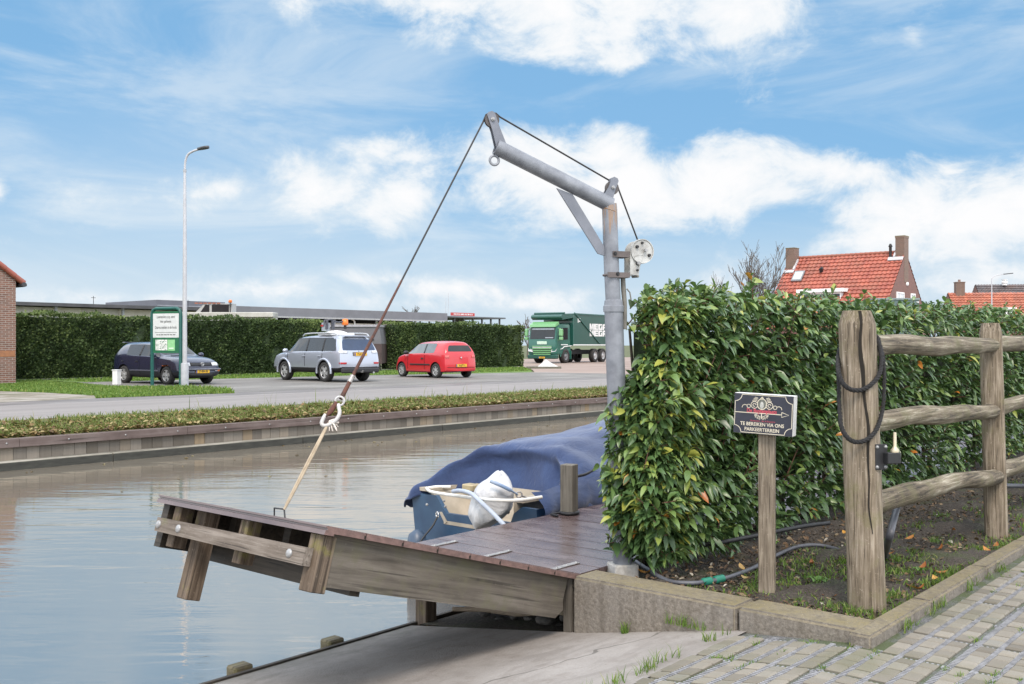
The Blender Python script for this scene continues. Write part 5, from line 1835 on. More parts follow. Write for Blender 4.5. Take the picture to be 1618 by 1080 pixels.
o = bag.build('motor_bag', m, om)
sb = o.modifiers.new('smooth', 'SUBSURF'); sb.levels = sb.render_levels = 1
mb = MB()
mb.tube([p - OMO for p in smooth_path([PD(775, 760, D0 - .2), PD(790, 766, D0 - .22), PD(806, 774, D0 - .2), PD(818, 781, D0 - .15)], 5)], [.014] * 11 + [.007] * 5, 8)
mb.build('tie_strap', simple('blue_strap', (0.16, 0.25, 0.42), (0.30, 0.36, 0.45), rough=.6), om)
mb = MB()
mb.torus(PD(820, 781, D0 - .15) - OMO, FW, .022, .006, 14, 6)
mb.tube([PD(824, 783, D0 - .15) - OMO, PD(832, 786, D0 - .12) - OMO], .007, 6)
mb.build('carabiner', M['alu'], om)
mb = MB()
mb.cyl(PD(762, 822, D0 + .1) - OMO, PD(758, 870, D0 + .1) - OMO, .06, .05, 12)
mb.box(-.06, .06, -.06, .06, -.06, .02, 0, Matrix.Translation(PD(790, 800, D0 + .2) - OMO), .01)
mb.build('motor_shaft', M['black'], om)
mb = MB()
mb.box(-.05, .05, -.06, .06, -.025, .03, 0, Matrix.Translation(PD(744, 770, 8.25) - BO), .008)
mb.build('stern_light', simple('amber_light', (0.45, 0.36, 0.2), (0.3, 0.25, 0.16), rough=.3), bt)
# transom ring, mooring line and screws
mb = MB()
mb.torus(PD(691, 813, 8.22) - BO, (1, -.4, 0), .024, .006, 16, 6)
mb.build('transom_ring', M['chrome'], bt)
mb = MB()
mb.tube([p - BO for p in smooth_path([PD(691, 816, 8.2), PD(684, 830, 8.15), PD(672, 845, 8.1), PD(664, 856, 8.0)], 5)], .008, 6)
mb.build('mooring_line', M['black'], bt)
mb = MB()
for (x, y) in ((674.5, 797), (703.5, 800), (701.5, 791)):
    mb.lathe([(.0, .008), (.010, .006), (.012, 0)], 8, 0, True, frame(PD(x, y, 8.33) - BO, RT, Vector((0, 0, 1))), caps=False)
mb.build('screw', M['boltm'], bt)
mb = MB()
p = PD(659, 857, 8.35) - BO
mb.tube([p + Vector((0, 0, .11)), p + Vector((0, 0, .07)), p, p + Vector((0, 0, -.25)), p + Vector((0, 0, -.3))], [.02, .07, .085, .085, .04], 14)
mb.build('fender', simple('slate_fender', (0.05, 0.08, 0.13), rough=.4), bt)
# cover: rows of control points (near side -> far side), each row one station
def CP(px, py, d): return PD(px, py, d) - BO
rows = [
    # hem at the stern
    [Tb(BU + .28, vn - .10, .52), Tb(BU + .26, vn + .02, .70), Tb(BU + .40, vn + .20, .60), Tb(BU + .50, vc - .30, .58), Tb(BU + .52, vc + .15, .60), Tb(BU + .36, vf - .30, .70), Tb(BU - .02, vf - .10, .68), Tb(BU - .03, vf + .04, .60), Tb(BU + .02, vf + .09, .56)],
    [Tb(BU + .34, vn - .11, .55), Tb(BU + .34, vn + .03, .80), Tb(BU + .62, vn + .22, .86), Tb(BU + .66, vc - .30, .92), Tb(BU + .66, vc + .15, .92), Tb(BU + .46, vf - .28, .90), Tb(BU + .06, vf - .10, .78), Tb(BU + .02, vf + .05, .66), Tb(BU + .07, vf + .10, .56)],
    [Tb(BU + .42, vn - .12, .55), Tb(BU + .44, vn + .03, .84), Tb(BU + .60, vn + .25, 1.01), Tb(BU + .66, vc - .30, 1.06), Tb(BU + .62, vc + .15, 1.06), Tb(BU + .50, vf - .30, 1.02), Tb(BU + .30, vf - .14, .88), Tb(BU + .25, vf + .04, .72), Tb(BU + .27, vf + .10, .55)],
    [Tb(BU + .75, vn - .11, .52), Tb(BU + .78, vn + .03, .86), Tb(BU + .82, vn + .28, 1.06), Tb(BU + .86, vc - .25, 1.13), Tb(BU + .86, vc + .18, 1.12), Tb(BU + .80, vf - .34, 1.07), Tb(BU + .68, vf - .15, .92), Tb(BU + .65, vf + .04, .74), Tb(BU + .65, vf + .10, .54)],
    [Tb(BU + 1.4, vn - .10, .52), Tb(BU + 1.4, vn + .02, .82), Tb(BU + 1.4, vn + .30, 1.02), Tb(BU + 1.4, vc - .22, 1.14), Tb(BU + 1.4, vc + .1, 1.15), Tb(BU + 1.4, vf - .4, 1.08), Tb(BU + 1.3, vf - .15, .90), Tb(BU + 1.3, vf + .04, .74), Tb(BU + 1.3, vf + .10, .54)],
    [Tb(BU + 2.1, vn - .12, .50), Tb(BU + 2.1, vn + .02, .86), Tb(BU + 2.1, vn + .32, 1.10), Tb(BU + 2.1, vc - .2, 1.20), Tb(BU + 2.1, vc + .1, 1.22), Tb(BU + 2.1, vf - .4, 1.16), Tb(BU + 2.1, vf - .15, .94), Tb(BU + 2.1, vf + .04, .76), Tb(BU + 2.1, vf + .10, .54)],
    [Tb(BU + 3.0, vn - .06, .52), Tb(BU + 3.0, vn + .06, .92), Tb(BU + 3.0, vn + .35, 1.12), Tb(BU + 3.0, vc - .15, 1.32), Tb(BU + 3.0, vc + .1, 1.34), Tb(BU + 3.0, vf - .4, 1.3), Tb(BU + 3.0, vf - .2, 1.0), Tb(BU + 3.0, vf, .8), Tb(BU + 3.0, vf + .05, .54)],
    [Tb(BU + 4.3, vn + .12, .6), Tb(BU + 4.3, vn + .22, .92), Tb(BU + 4.3, vn + .4, 1.12), Tb(BU + 4.3, vc - .1, 1.28), Tb(BU + 4.3, vc + .1, 1.28), Tb(BU + 4.3, vf - .45, 1.12), Tb(BU + 4.3, vf - .3, 1.0), Tb(BU + 4.3, vf - .2, .85), Tb(BU + 4.3, vf - .15, .6)],
    [Tb(BU + 5.3, vc - .1, .9), Tb(BU + 5.3, vc - .08, .95), Tb(BU + 5.3, vc - .05, 1.0), Tb(BU + 5.32, vc - .02, 1.02), Tb(BU + 5.32, vc + .02, 1.02), Tb(BU + 5.3, vc + .05, 1.0), Tb(BU + 5.3, vc + .07, .97), Tb(BU + 5.3, vc + .08, .95), Tb(BU + 5.3, vc + .1, .9)],
]
ctrl = [[Vector(p) for p in r] for r in rows]
def catmull_rows(rw, n):
    out = []
    for i in range(len(rw) - 1):
        for k in range(n):
            t = k / n
            row = []
            for j in range(len(rw[0])):
                a = rw[max(i - 1, 0)][j]; b_ = rw[i][j]; c = rw[i + 1][j]; d = rw[min(i + 2, len(rw) - 1)][j]
                row.append(.5 * ((2 * b_) + (c - a) * t + (2 * a - 5 * b_ + 4 * c - d) * t * t + (3 * b_ - a - 3 * c + d) * t ** 3))
            out.append(row)
    out.append(rw[-1])
    return out
g1 = catmull_rows(ctrl, 6)
g2 = list(map(list, zip(*catmull_rows(list(map(list, zip(*g1))), 7))))
mb = MB()
nr, nc = len(g2), len(g2[0])
vs = []
for i, r in enumerate(g2):
    for j, p in enumerate(r):
        # folds running from the near gunwale up to the ridge and radiating from the stern corner
        f = .014 * math.sin(i * .95 + j * .35) * math.exp(-((j - 8) / 7.0) ** 2) + .011 * math.sin(j * .8 - i * .5) * math.exp(-((i - 8) / 10.0) ** 2)
        f += .020 * math.sin(i * 1.7 + j * .15) * max(0, 1 - j / 9.0)
        f += .022 * (abs(math.sin(i * .42 + j * .28)) ** .6 - .6) * min(1, i / 6) + .014 * (abs(math.sin(i * .3 - j * .45 + 1)) ** .6 - .6)
        if j > nc * .55: f += .012 * math.sin((i * .55 - (nc - j) * .5))
        vs.append(p + Vector((-.4 * f, -.3 * f, f)))
fs = [(i * nc + j, i * nc + j + 1, (i + 1) * nc + j + 1, (i + 1) * nc + j) for i in range(nr - 1) for j in range(nc - 1)]
mb.add(vs, fs, 0, True)
o = mb.build('canvas_cover', MAT_CANVAS, bt)
sol = o.modifiers.new('thickness', 'SOLIDIFY'); sol.thickness = .006
# gathered cloth hanging over the near gunwale down to the deck edge
mb = MB()
nx, nz_ = 60, 9
vs = []
for i in range(nx):
    t = i / (nx - 1)
    uu = BU - .06 + t * 2.8
    for j in range(nz_):
        s_ = j / (nz_ - 1)
        fo = (.030 + .035 * s_) * (abs(math.sin(t * 19 + 1.2 * math.sin(t * 7) + s_ * .8)) ** .7 - .5) + .012 * math.sin(t * 53 + s_ * 3)
        out = .05 + .10 * math.sin(PI * min(1, s_ * .8)) * (1 - .5 * t) + fo
        z = .84 - .05 * t * 0 + (.14 * t * (1 - s_)) - s_ * (.26 - .05 * math.sin(t * 11)) 
        vs.append(Tb(uu + .02 * math.sin(s_ * 4 + t * 9), vn + .05 - out, z))
mb.add(vs, [(i * nz_ + j, i * nz_ + j + 1, (i + 1) * nz_ + j + 1, (i + 1) * nz_ + j) for i in range(nx - 1) for j in range(nz_ - 1)], 0, True)
mb.build('cover_bunch', MAT_CANVAS, o)
mb = MB()
mb.tube([p - BO for p in smooth_path([PD(912, 752, 7.95), PD(925, 749, 8.0), PD(938, 742, 8.1)], 5)], .012, 6)
mb.build('tie_rope', M['black'], o)
# ------------------------------------------------------------------ laurel hedge beside the fence
def leaves(P, D, S, droop, wid, fold):
    """P base points, D directions, S lengths -> folded, arched leaf blades of 6 faces"""
    n = len(P)
    up = np.array([0, 0, 1.0])
    D = D / np.linalg.norm(D, axis=1, keepdims=True)
    side = np.cross(D, up); ln = np.linalg.norm(side, axis=1, keepdims=True)
    side = np.where(ln > .05, side / np.maximum(ln, 1e-6), np.array([1.0, 0, 0]))
    ang = RNG.normal(0, .55, n)[:, None]
    nor = np.cross(side, D)
    sd = side * np.cos(ang) + nor * np.sin(ang); nr = np.cross(sd, D)
    V = np.zeros((n, 11, 3))
    xs = [0, .22, .52, .80, 1.0]; ws = [0, .70, 1.0, .62, 0]
    idx = 0
    mids, lefts, rights = [], [], []
    for x, w in zip(xs, ws):
        c = P + D * (S * x)[:, None] + nr * (fold * S * 0)[:, None]
        c = c - up * (droop * S * x * x)[:, None]
        mids.append(c)
        lefts.append(c + sd * (S * wid * w)[:, None] + nr * (fold * S * wid * w)[:, None])
        rights.append(c - sd * (S * wid * w)[:, None] + nr * (fold * S * wid * w)[:, None])
    V[:, 0] = mids[0]; V[:, 1] = mids[1]; V[:, 2] = mids[2]; V[:, 3] = mids[3]; V[:, 4] = mids[4]
    V[:, 5] = lefts[1]; V[:, 6] = lefts[2]; V[:, 7] = lefts[3]
    V[:, 8] = rights[1]; V[:, 9] = rights[2]; V[:, 10] = rights[3]
    k = np.arange(n)[:, None] * 11
    quads = [(1, 2, 6, 5), (2, 3, 7, 6), (1, 8, 9, 2), (2, 9, 10, 3)]
    tris = [(0, 1, 5), (3, 4, 7), (0, 8, 1), (3, 10, 4)]
    Q = np.concatenate([k + np.array([q]) for q in quads], 0)
    Tt = np.concatenate([k + np.array([q]) for q in tris], 0)
    return V.reshape(-1, 3), Q, Tt


def poly_mesh(name, V, Q, Tt, mat, tq, tt, parent=None, smooth=True):
    me = bpy.data.meshes.new(name)
    nq, nt_ = len(Q), len(Tt)
    me.vertices.add(len(V)); me.loops.add(nq * 4 + nt_ * 3); me.polygons.add(nq + nt_)
    me.vertices.foreach_set('co', V.astype(np.float32).ravel())
    me.loops.foreach_set('vertex_index', np.concatenate([Q.ravel(), Tt.ravel()]).astype(np.int32))
    st = np.concatenate([np.arange(nq) * 4, nq * 4 + np.arange(nt_) * 3]).astype(np.int32)
    me.polygons.foreach_set('loop_start', st)
    me.polygons.foreach_set('loop_total', np.concatenate([np.full(nq, 4), np.full(nt_, 3)]).astype(np.int32))
    me.update(calc_edges=True)
    me.polygons.foreach_set('use_smooth', np.full(nq + nt_, smooth))
    a = me.attributes.new('tint', 'FLOAT', 'FACE')
    a.data.foreach_set('value', np.concatenate([tq, tt]).astype(np.float32))
    me.materials.append(mat); me.update()
    return link_mesh(name, me, parent)


HU0, HV0, HV1, HH = 5.02, 3.02, 3.58, 1.555


def h_end(z):                  # the end bellies out round the crane's foot
    return HU0 - .22 * max(0.0, min(1.0, (1.28 - z) / .25))


hedge = empty('laurel_hedge', (HU0 + 3, (HV0 + HV1) / 2, 0), 0, 'glossy broad-leaved laurel hedge with a yellowing end beside the crane', 'hedge')
HOo = np.array([HU0 + 3, (HV0 + HV1) / 2, 0])


def hsurf(n):
    """sample points on the hedge's clipped faces: front, end, top; returns points and outward normals"""
    out_p, out_n = [], []
    while len(out_p) < n:
        r = random.random()
        u = HU0 + 16 * random.random() ** 1.75
        if r < .70:
            z = .07 + (HH - .07) * random.random()
            if random.random() < .06: u = h_end(z) + random.random() * .3
            p = (u, HV0, z); nrm = (0, -1, .15)
        elif r < .80:
            z = .12 + (HH - .12) * random.random()
            p = (h_end(z), HV0 + (.33 if z < 1.2 else .50) * random.random(), z); nrm = (-1, -.15, .1)
        else:
            p = (u, HV0 + (HV1 - HV0) * random.random(), HH); nrm = (0, -.25, 1)
        p = (p[0], p[1], p[2] * (1 + .065 * (1 - math.exp(-max(0, p[0] - 5.0) / 1.8))))
        if p[2] > 1.12 and p[1] > 3.27 + max(0, p[0] - 5.02) * .6: continue      # trimmed clear of the crane post
        if not seen(p[0], p[1], .10): continue
        out_p.append(p); out_n.append(nrm)
    return np.array(out_p), np.array(out_n, dtype=float)


NL = 34000
# leaves sit in whorls on shoots: sample shoots, then leaves along each
P0, N0 = hsurf(NL // 9)
wob = .025 * np.sin(P0[:, 0] * 2.7 + P0[:, 2] * 3) + .025 * np.sin(P0[:, 0] * 6.1 - P0[:, 2] * 5.3) + .025 * np.sin(P0[:, 2] * 9 + P0[:, 0])
fullness = np.where(P0[:, 2] < .30, -.06, 0.0)
tips = P0 + N0 * (wob + fullness + RNG.normal(0, .04, len(P0)))[:, None]
sd = N0 + RNG.normal(0, .45, N0.shape); sd[:, 2] += .2
sd /= np.linalg.norm(sd, axis=1, keepdims=True)
PP, DD, SS, TTt = [], [], [], []
shoots = []
for i in range(len(tips)):
    k = random.randint(6, 11)
    L = random.uniform(.08, .18)
    base = tips[i] - sd[i] * L
    shoots.append((base, tips[i]))
    near_end = math.exp(-((P0[i, 0] - HU0) / .28) ** 2)
    ystk = random.random()
    yellow = near_end * (math.exp(-((P0[i, 2] - .75) / .40) ** 2) * .30 + .05)
    new = 1.0 if N0[i, 2] > .5 or P0[i, 2] > HH - .18 else 0.0
    for j in range(k):
        t = (j + random.random() * .5) / k
        b_ = base + sd[i] * L * t
        a = j * 2.4 + random.uniform(-.4, .4)
        e1 = np.cross(sd[i], [.3, .2, 1.0]); e1 /= np.linalg.norm(e1); e2 = np.cross(sd[i], e1)
        d = (e1 * math.cos(a) + e2 * math.sin(a)) * (1.0 - .35 * t) + sd[i] * (.45 + .5 * t)
        d = d + np.array(N0[i]) * .35
        PP.append(b_); DD.append(d); SS.append(random.uniform(.045, .095) * (1.0 if random.random() < .8 else 1.22))
        tt_ = min(.84, random.gauss(.38, .17) + .13 * new * random.random() + (random.random() < yellow) * random.uniform(.15, .45) + near_end * .10)
        if random.random() < .005: tt_ = random.uniform(.9, 1.0)
        TTt.append(min(1, max(0, tt_)))
PP, DD, SS, TTt = map(np.array, (PP, DD, SS, TTt))
V, Q, Tt = leaves(PP, DD, SS, RNG.uniform(.15, .75, len(PP)), RNG.uniform(.17, .25, len(PP)), RNG.uniform(.1, .7, len(PP)))
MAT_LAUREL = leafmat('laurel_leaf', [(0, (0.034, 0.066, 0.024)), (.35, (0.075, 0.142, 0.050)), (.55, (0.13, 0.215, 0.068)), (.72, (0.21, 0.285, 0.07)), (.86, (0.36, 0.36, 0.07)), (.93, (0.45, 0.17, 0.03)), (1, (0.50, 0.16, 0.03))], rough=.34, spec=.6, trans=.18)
tq = np.tile(TTt, 4); 
poly_mesh('foliage', V - HOo, Q, Tt, MAT_LAUREL, tq, tq, hedge)
# inner leaves: set deeper, with a darker tint
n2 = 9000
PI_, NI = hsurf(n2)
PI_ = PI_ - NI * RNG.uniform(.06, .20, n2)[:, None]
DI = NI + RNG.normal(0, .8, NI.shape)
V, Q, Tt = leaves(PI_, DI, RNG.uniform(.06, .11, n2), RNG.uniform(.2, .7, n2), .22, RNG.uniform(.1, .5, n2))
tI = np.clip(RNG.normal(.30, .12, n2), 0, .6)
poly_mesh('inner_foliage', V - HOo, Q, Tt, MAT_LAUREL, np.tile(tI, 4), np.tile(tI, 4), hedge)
# shoots and stems
mb = MB()
twig = simple('laurel_twig', (0.13, 0.045, 0.03), (0.08, 0.05, 0.03), rough=.7)
for (a, b_) in shoots:
    if random.random() < .6: mb.tube([Vector(a - HOo), Vector((a + b_) / 2 - HOo), Vector(b_ - HOo)], [.0042, .0035, .002], 4, caps=False)
for _ in range(10):
    u = HU0 + random.uniform(.0, 1.6); z = random.uniform(.5, 1.55)
    a = Vector((u, HV0 + .08, z - .25)); b_ = a + Vector((random.uniform(-.12, .12), -.12, .34))
    mb.tube([a - Vector(HOo), b_ - Vector(HOo)], [.006, .003], 5, caps=False)
mb.build('twigs', twig, hedge)
mb = MB()
stemm = simple('hedge_stem', (0.07, 0.052, 0.035), (0.035, 0.028, 0.02), rough=.9, scale=20)
u = HU0 + .15
while u < 20:
    b_ = Vector((u, (HV0 + HV1) / 2 + random.uniform(-.08, .08), -.05))
    mb.tube([b_ - Vector(HOo), b_ + Vector((random.uniform(-.06, .06), 0, .5)) - Vector(HOo), b_ + Vector((random.uniform(-.12, .12), random.uniform(-.1, .1), 1.45)) - Vector(HOo)], [.022, .016, .008], 7)
    for _ in range(6):
        z = random.uniform(.2, 1.2)
        mb.tube([b_ + Vector((0, 0, z)) - Vector(HOo), b_ + Vector((random.uniform(-.3, .3), random.uniform(-.25, .25), z + random.uniform(.2, .4))) - Vector(HOo)], [.008, .003], 5)
    u += random.uniform(.25, .45)
mb.build('stems', stemm, hedge)
# solid dark box against see-through; inner shade put into its colour
m, nt, b = new_mat('hedge_shade_core')
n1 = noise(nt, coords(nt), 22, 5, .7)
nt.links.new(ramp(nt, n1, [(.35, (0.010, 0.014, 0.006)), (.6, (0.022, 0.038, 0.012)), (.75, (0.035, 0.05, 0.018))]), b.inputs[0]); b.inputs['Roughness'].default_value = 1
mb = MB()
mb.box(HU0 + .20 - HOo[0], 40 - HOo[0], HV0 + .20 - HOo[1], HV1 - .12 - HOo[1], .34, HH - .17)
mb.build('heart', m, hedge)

# ------------------------------------------------------------------ far bank: timber sheet piling
bk = empty('bank_piling', (10, BANK_V, WATER_Z), 0, 'grey timber plank piling with a dark cap board lining the far canal bank', 'retaining wall')
BKO = Vector((10, BANK_V, WATER_Z))
m, nt, b = new_mat('piling_planks')
at = nn(nt, 'ShaderNodeAttribute', attribute_name='tint')
g = noise(nt, coords(nt, (30, 30, 1.6)), 1.0, 5, .65)
c = ramp(nt, at.outputs['Fac'], [(0, (0.13, 0.112, 0.09)), (.4, (0.22, 0.195, 0.165)), (.7, (0.30, 0.265, 0.22)), (.9, (0.32, 0.235, 0.14)), (1, (0.25, 0.21, 0.16))])
c = mixc(nt, mth(nt, 'MULTIPLY', g, .55), c, (0.07, 0.06, 0.05))
nt.links.new(c, b.inputs[0]); b.inputs['Roughness'].default_value = .85
bump(nt, b, g, .4, .01)
vs, fs, tt = [], [], []
u = -14.0
while u < 70:
    w = random.uniform(.19, .22); y = BANK_V + random.uniform(-.006, .006)
    k = len(vs)
    for (x, yy) in ((u + .003, y), (u + w - .003, y), (u + w - .003, y + .05), (u + .003, y + .05)):
        vs += [(x, yy, -1.4), (x, yy, -.315)]
    fs += [(k, k + 2, k + 3, k + 1), (k + 2, k + 4, k + 5, k + 3), (k + 6, k, k + 1, k + 7)]
    tt += [min(1, max(0, random.gauss(.45, .28)))] * 3
    u += w
o = fast_mesh('planks', np.array(vs) - np.array(BKO), np.array(fs), m, {'tint': np.array(tt)}, parent=bk)
mcap = wood('cap_board', [(0.075, 0.055, 0.05), (0.13, 0.098, 0.09), (0.18, 0.145, 0.135)], 0, 8, bmp=.2)
mb = MB()
u = -14.0
while u < 70:
    l = 3.0
    mb.box(u + .003 - BKO.x, u + l - .003 - BKO.x, BANK_V - .07 - BKO.y, BANK_V + .12 - BKO.y, -.33 - BKO.z, -.195 - BKO.z)
    u += l
o = mb.build('cap_board', mcap, bk)
mb = MB()
u = -13.2
while u < 40:
    p = Vector((u, BANK_V - .071, -.26)) - BKO
    mb.lathe([(.016, 0), (.013, .008), (.0, .012)], 8, 0, True, frame(p, (1, 0, 0), (0, 0, 1)), caps=False)
    u += 1.0
mb.build('bolts', M['boltm'], o)
mwal = wood('waling', [(0.10, 0.095, 0.08), (0.23, 0.215, 0.18), (0.33, 0.31, 0.265)], 0, 8, bmp=.3)
mb = MB()
u = -15.5
while u < 70:
    l = 4.0
    mb.box(u + .006 - BKO.x, u + l - .006 - BKO.x, BANK_V - .20 - BKO.y, BANK_V - .008 - BKO.y, -.80 - BKO.z, -.535 - BKO.z, 0, None, .012)
    u += l
o = mb.build('waling_beam', mwal, bk)
m, nt, b = new_mat('shade_waling')  # dark sheet on the beam's front: its shaded side painted as colour
g = noise(nt, coords(nt, (2, 2, 9)), 2.0, 5)
nt.links.new(ramp(nt, g, [(.3, (0.016, 0.016, 0.013)), (.7, (0.045, 0.046, 0.038))]), b.inputs[0]); b.inputs['Roughness'].default_value = .5
mb = MB()
u = -15.5
while u < 70:
    mb.box(u + .008 - BKO.x, u + 3.992 - BKO.x, BANK_V - .212 - BKO.y, BANK_V - .196 - BKO.y, -.82 - BKO.z, -.556 - BKO.z)
    u += 4.0
mb.build('shade_face_board', m, bk)

# ------------------------------------------------------------------ clipped conifer hedges on the far side
MAT_FARH = leafmat('conifer_spray', [(0, (0.022, 0.040, 0.016)), (.4, (0.050, 0.082, 0.030)), (.7, (0.085, 0.125, 0.045)), (1, (0.16, 0.21, 0.07))], rough=.7, spec=.25, trans=.12)
m, nt, b = new_mat('conifer_core')
n1 = noise(nt, coords(nt, (2.2, 2.2, 2.6)), 2.0, 6, .7)
nt.links.new(ramp(nt, n1, [(.35, (0.018, 0.030, 0.013)), (.6, (0.04, 0.066, 0.024)), (.75, (0.065, 0.10, 0.036))]), b.inputs[0]); b.inputs['Roughness'].default_value = 1
bump(nt, b, n1, 1.0, .15)
MAT_FARC = m


def far_hedge(u0, u1, v0, v1, h, n, label, endcaps):
    c = Vector(((u0 + u1) / 2, (v0 + v1) / 2, 0))
    root = empty('clipped_hedge', c, 0, label, 'hedge')
    nu = int((u1 - u0) / .3); nz = 9
    mb = MB(); mb.box(u0 + .12 - c.x, u1 - .12 - c.x, v0 + .12 - c.y, v1 - .12 - c.y, 0.05, h - .1)
    mb.build('core', MAT_FARC, root)
    P, D, T_ = [], [], []
    while len(P) < n:
        r = random.random()
        if r < .80: p = (random.uniform(u0, u1), v0, random.uniform(.02, h)); d = (0, -1, .2)
        elif r < .92: p = (random.uniform(u0, u1), random.uniform(v0, v1), h); d = (0, 0, 1)
        else: p = (u0 if (random.random() < .5 and endcaps[0]) else u1, random.uniform(v0, v1), random.uniform(.02, h)); d = (-1 if p[0] == u0 else 1, -.2, .2)
        if not seen(p[0], p[1], .02): 
            if random.random() < .98: continue
        b_ = .05 * math.sin(p[0] * .8 + .5) + .06 * math.sin(p[0] * 3.1 + p[2] * 2) + .05 * math.sin(p[0] * 7 - p[2] * 5) + .04 * math.sin(p[0] * 1.1) + (random.random() < .02) * random.uniform(0, .12)
        P.append((p[0] + d[0] * (b_ - .05), p[1] + d[1] * (b_ - .05), p[2] + d[2] * (b_ - .06)))
        D.append((d[0] + random.gauss(0, .7), d[1] + random.gauss(0, .5), d[2] + random.gauss(.25, .6)))
        pn = math.sin(p[0] * 1.3 + 1) * math.sin(p[2] * 2.6 + p[0] * .7) * .14 + .12 * math.sin(p[0] * .37 + 2) + .10 * math.sin(p[0] * 3.3) * math.sin(p[2] * 5 + p[0])
        topb = .25 if (d[2] == 1 or p[2] > h - .12) else 0
        endb = .16 if p[0] > u1 - 1.5 and endcaps[1] else (.12 if p[0] < u0 + 1.3 and endcaps[0] else 0)
        T_.append(min(1, max(0, random.gauss(.42, .2) + pn + topb + endb)))
    P, D = np.array(P), np.array(D)
    D /= np.linalg.norm(D, axis=1, keepdims=True)
    s_ = RNG.uniform(.06, .15, n)
    sd_ = np.cross(D, RNG.normal(0, 1, D.shape)); sd_ /= np.linalg.norm(sd_, axis=1, keepdims=True)
    V = np.zeros((n, 4, 3)); cc = np.array(c)
    V[:, 0] = P - cc; V[:, 1] = P + D * (s_ * .6)[:, None] + sd_ * (s_ * .34)[:, None] - cc; V[:, 2] = P + D * s_[:, None] - cc; V[:, 3] = P + D * (s_ * .6)[:, None] - sd_ * (s_ * .34)[:, None] - cc
    fast_mesh('foliage', V.reshape(-1, 3), np.arange(n * 4).reshape(n, 4), MAT_FARH, {'tint': np.array(T_)}, parent=root)
    return root


ue = PV(519, 540, 37.4).x
us2, ue2 = PV(606, 540, 39.0).x, PV(828, 540, 38.0).x
far_hedge(13.5, ue, 37.4, 38.8, 2.45, 30000, 'long dark clipped hedge behind the dark hatchback and the green company sign', (0, 1))
far_hedge(us2, ue2, 38.0, 39.4, 2.46, 22000, 'dark clipped hedge behind the red hatchback up to the lorry', (1, 1))

# ------------------------------------------------------------------ street lamps
def street_lamp(base, h, reach, rdir, label, r0=.075, r1=.04, sleeve=True, grp=None):
    L = empty('street_lamp', base, 0, label, 'street lamp', grp)
    rd = Vector(rdir).normalized()
    mb = MB()
    mb.tube([(0, 0, -.2), (0, 0, h * .55), (0, 0, h - .62)], [r0, (r0 + r1) / 2 + .004, r1], 14)
    mb.build('pole', M['lamp_grey'], L)
    if sleeve:
        mb = MB(); mb.tube([(0, 0, -.2), (0, 0, .72), (0, 0, .75)], [.118, .118, .09], 16)
        mb.build('base_sleeve', M['lamp_base'], L)
        mb = MB(); mb.cyl((0, 0, h - .68), (0, 0, h - .60), r1 + .012, None, 12)
        mb.build('joint_collar', M['lamp_base'], L)
    arm = [Vector((0, 0, h - .62)), Vector((0, 0, h - .36)) + rd * .02, Vector((0, 0, h - .15)) + rd * (reach * .14), Vector((0, 0, h - .05)) + rd * (reach * .38), Vector((0, 0, h)) + rd * (reach * .66)]
    mb = MB(); mb.tube(smooth_path(arm, 5), r1 * .85, 10)
    mb.build('arm', M['lamp_grey'], L)
    mb = MB()
    Mh = frame(Vector((0, 0, h)) + rd * (reach * .60), rd, Vector((0, 0, 1)).cross(rd))
    s_ = reach * .52
    prof = [(0, .035), (.15, .055), (.45, .10), (.75, .10), (.95, .06), (1.0, .02)]
    vs, fs = [], []
    for x, w in prof:
        vs += [(x * s_, -w, .0), (x * s_, -w * .8, .045), (x * s_, w * .8, .045), (x * s_, w, .0), (x * s_, w * .6, -.035), (x * s_, -w * .6, -.035)]
    for i in range(len(prof) - 1):
        for k in range(6): fs.append((i * 6 + k, i * 6 + (k + 1) % 6, (i + 1) * 6 + (k + 1) % 6, (i + 1) * 6 + k))
    fs += [tuple(range(6))[::-1], tuple(30 + k for k in range(6))]
    mb.add(vs, fs, 0, True, Mh @ Matrix.Rotation(R(-6), 4, 'Y'))
    mb.build('lamp_head', M['lamp_head'], L)
    return L


M['lamp_grey'] = simple('lamp_pole_grey', (0.46, 0.46, 0.48), (0.38, 0.38, 0.40), rough=.45, metal=.15, scale=3)
M['lamp_base'] = simple('lamp_base_grey', (0.36, 0.37, 0.39), (0.28, 0.29, 0.31), rough=.55, scale=6)
M['lamp_head'] = simple('lamp_head_dark', (0.055, 0.06, 0.065), (0.04, 0.04, 0.045), rough=.5)
LB = G(292, 611)
lh = CAM_H + (HY - 237) * ((LB - EYE).dot(FW)) / F
street_lamp(LB, lh, .78, RT * .95 - FW * .3, 'tall grey street lamp on the grass beside the green company sign')
LB2 = PD(1567, 560, 88); LB2.z = 0
street_lamp(LB2, CAM_H + (HY - 433) * 88 / F, 1.7, RT, 'pale thin street lamp standing before the farther red-roofed house', .07, .04, False)

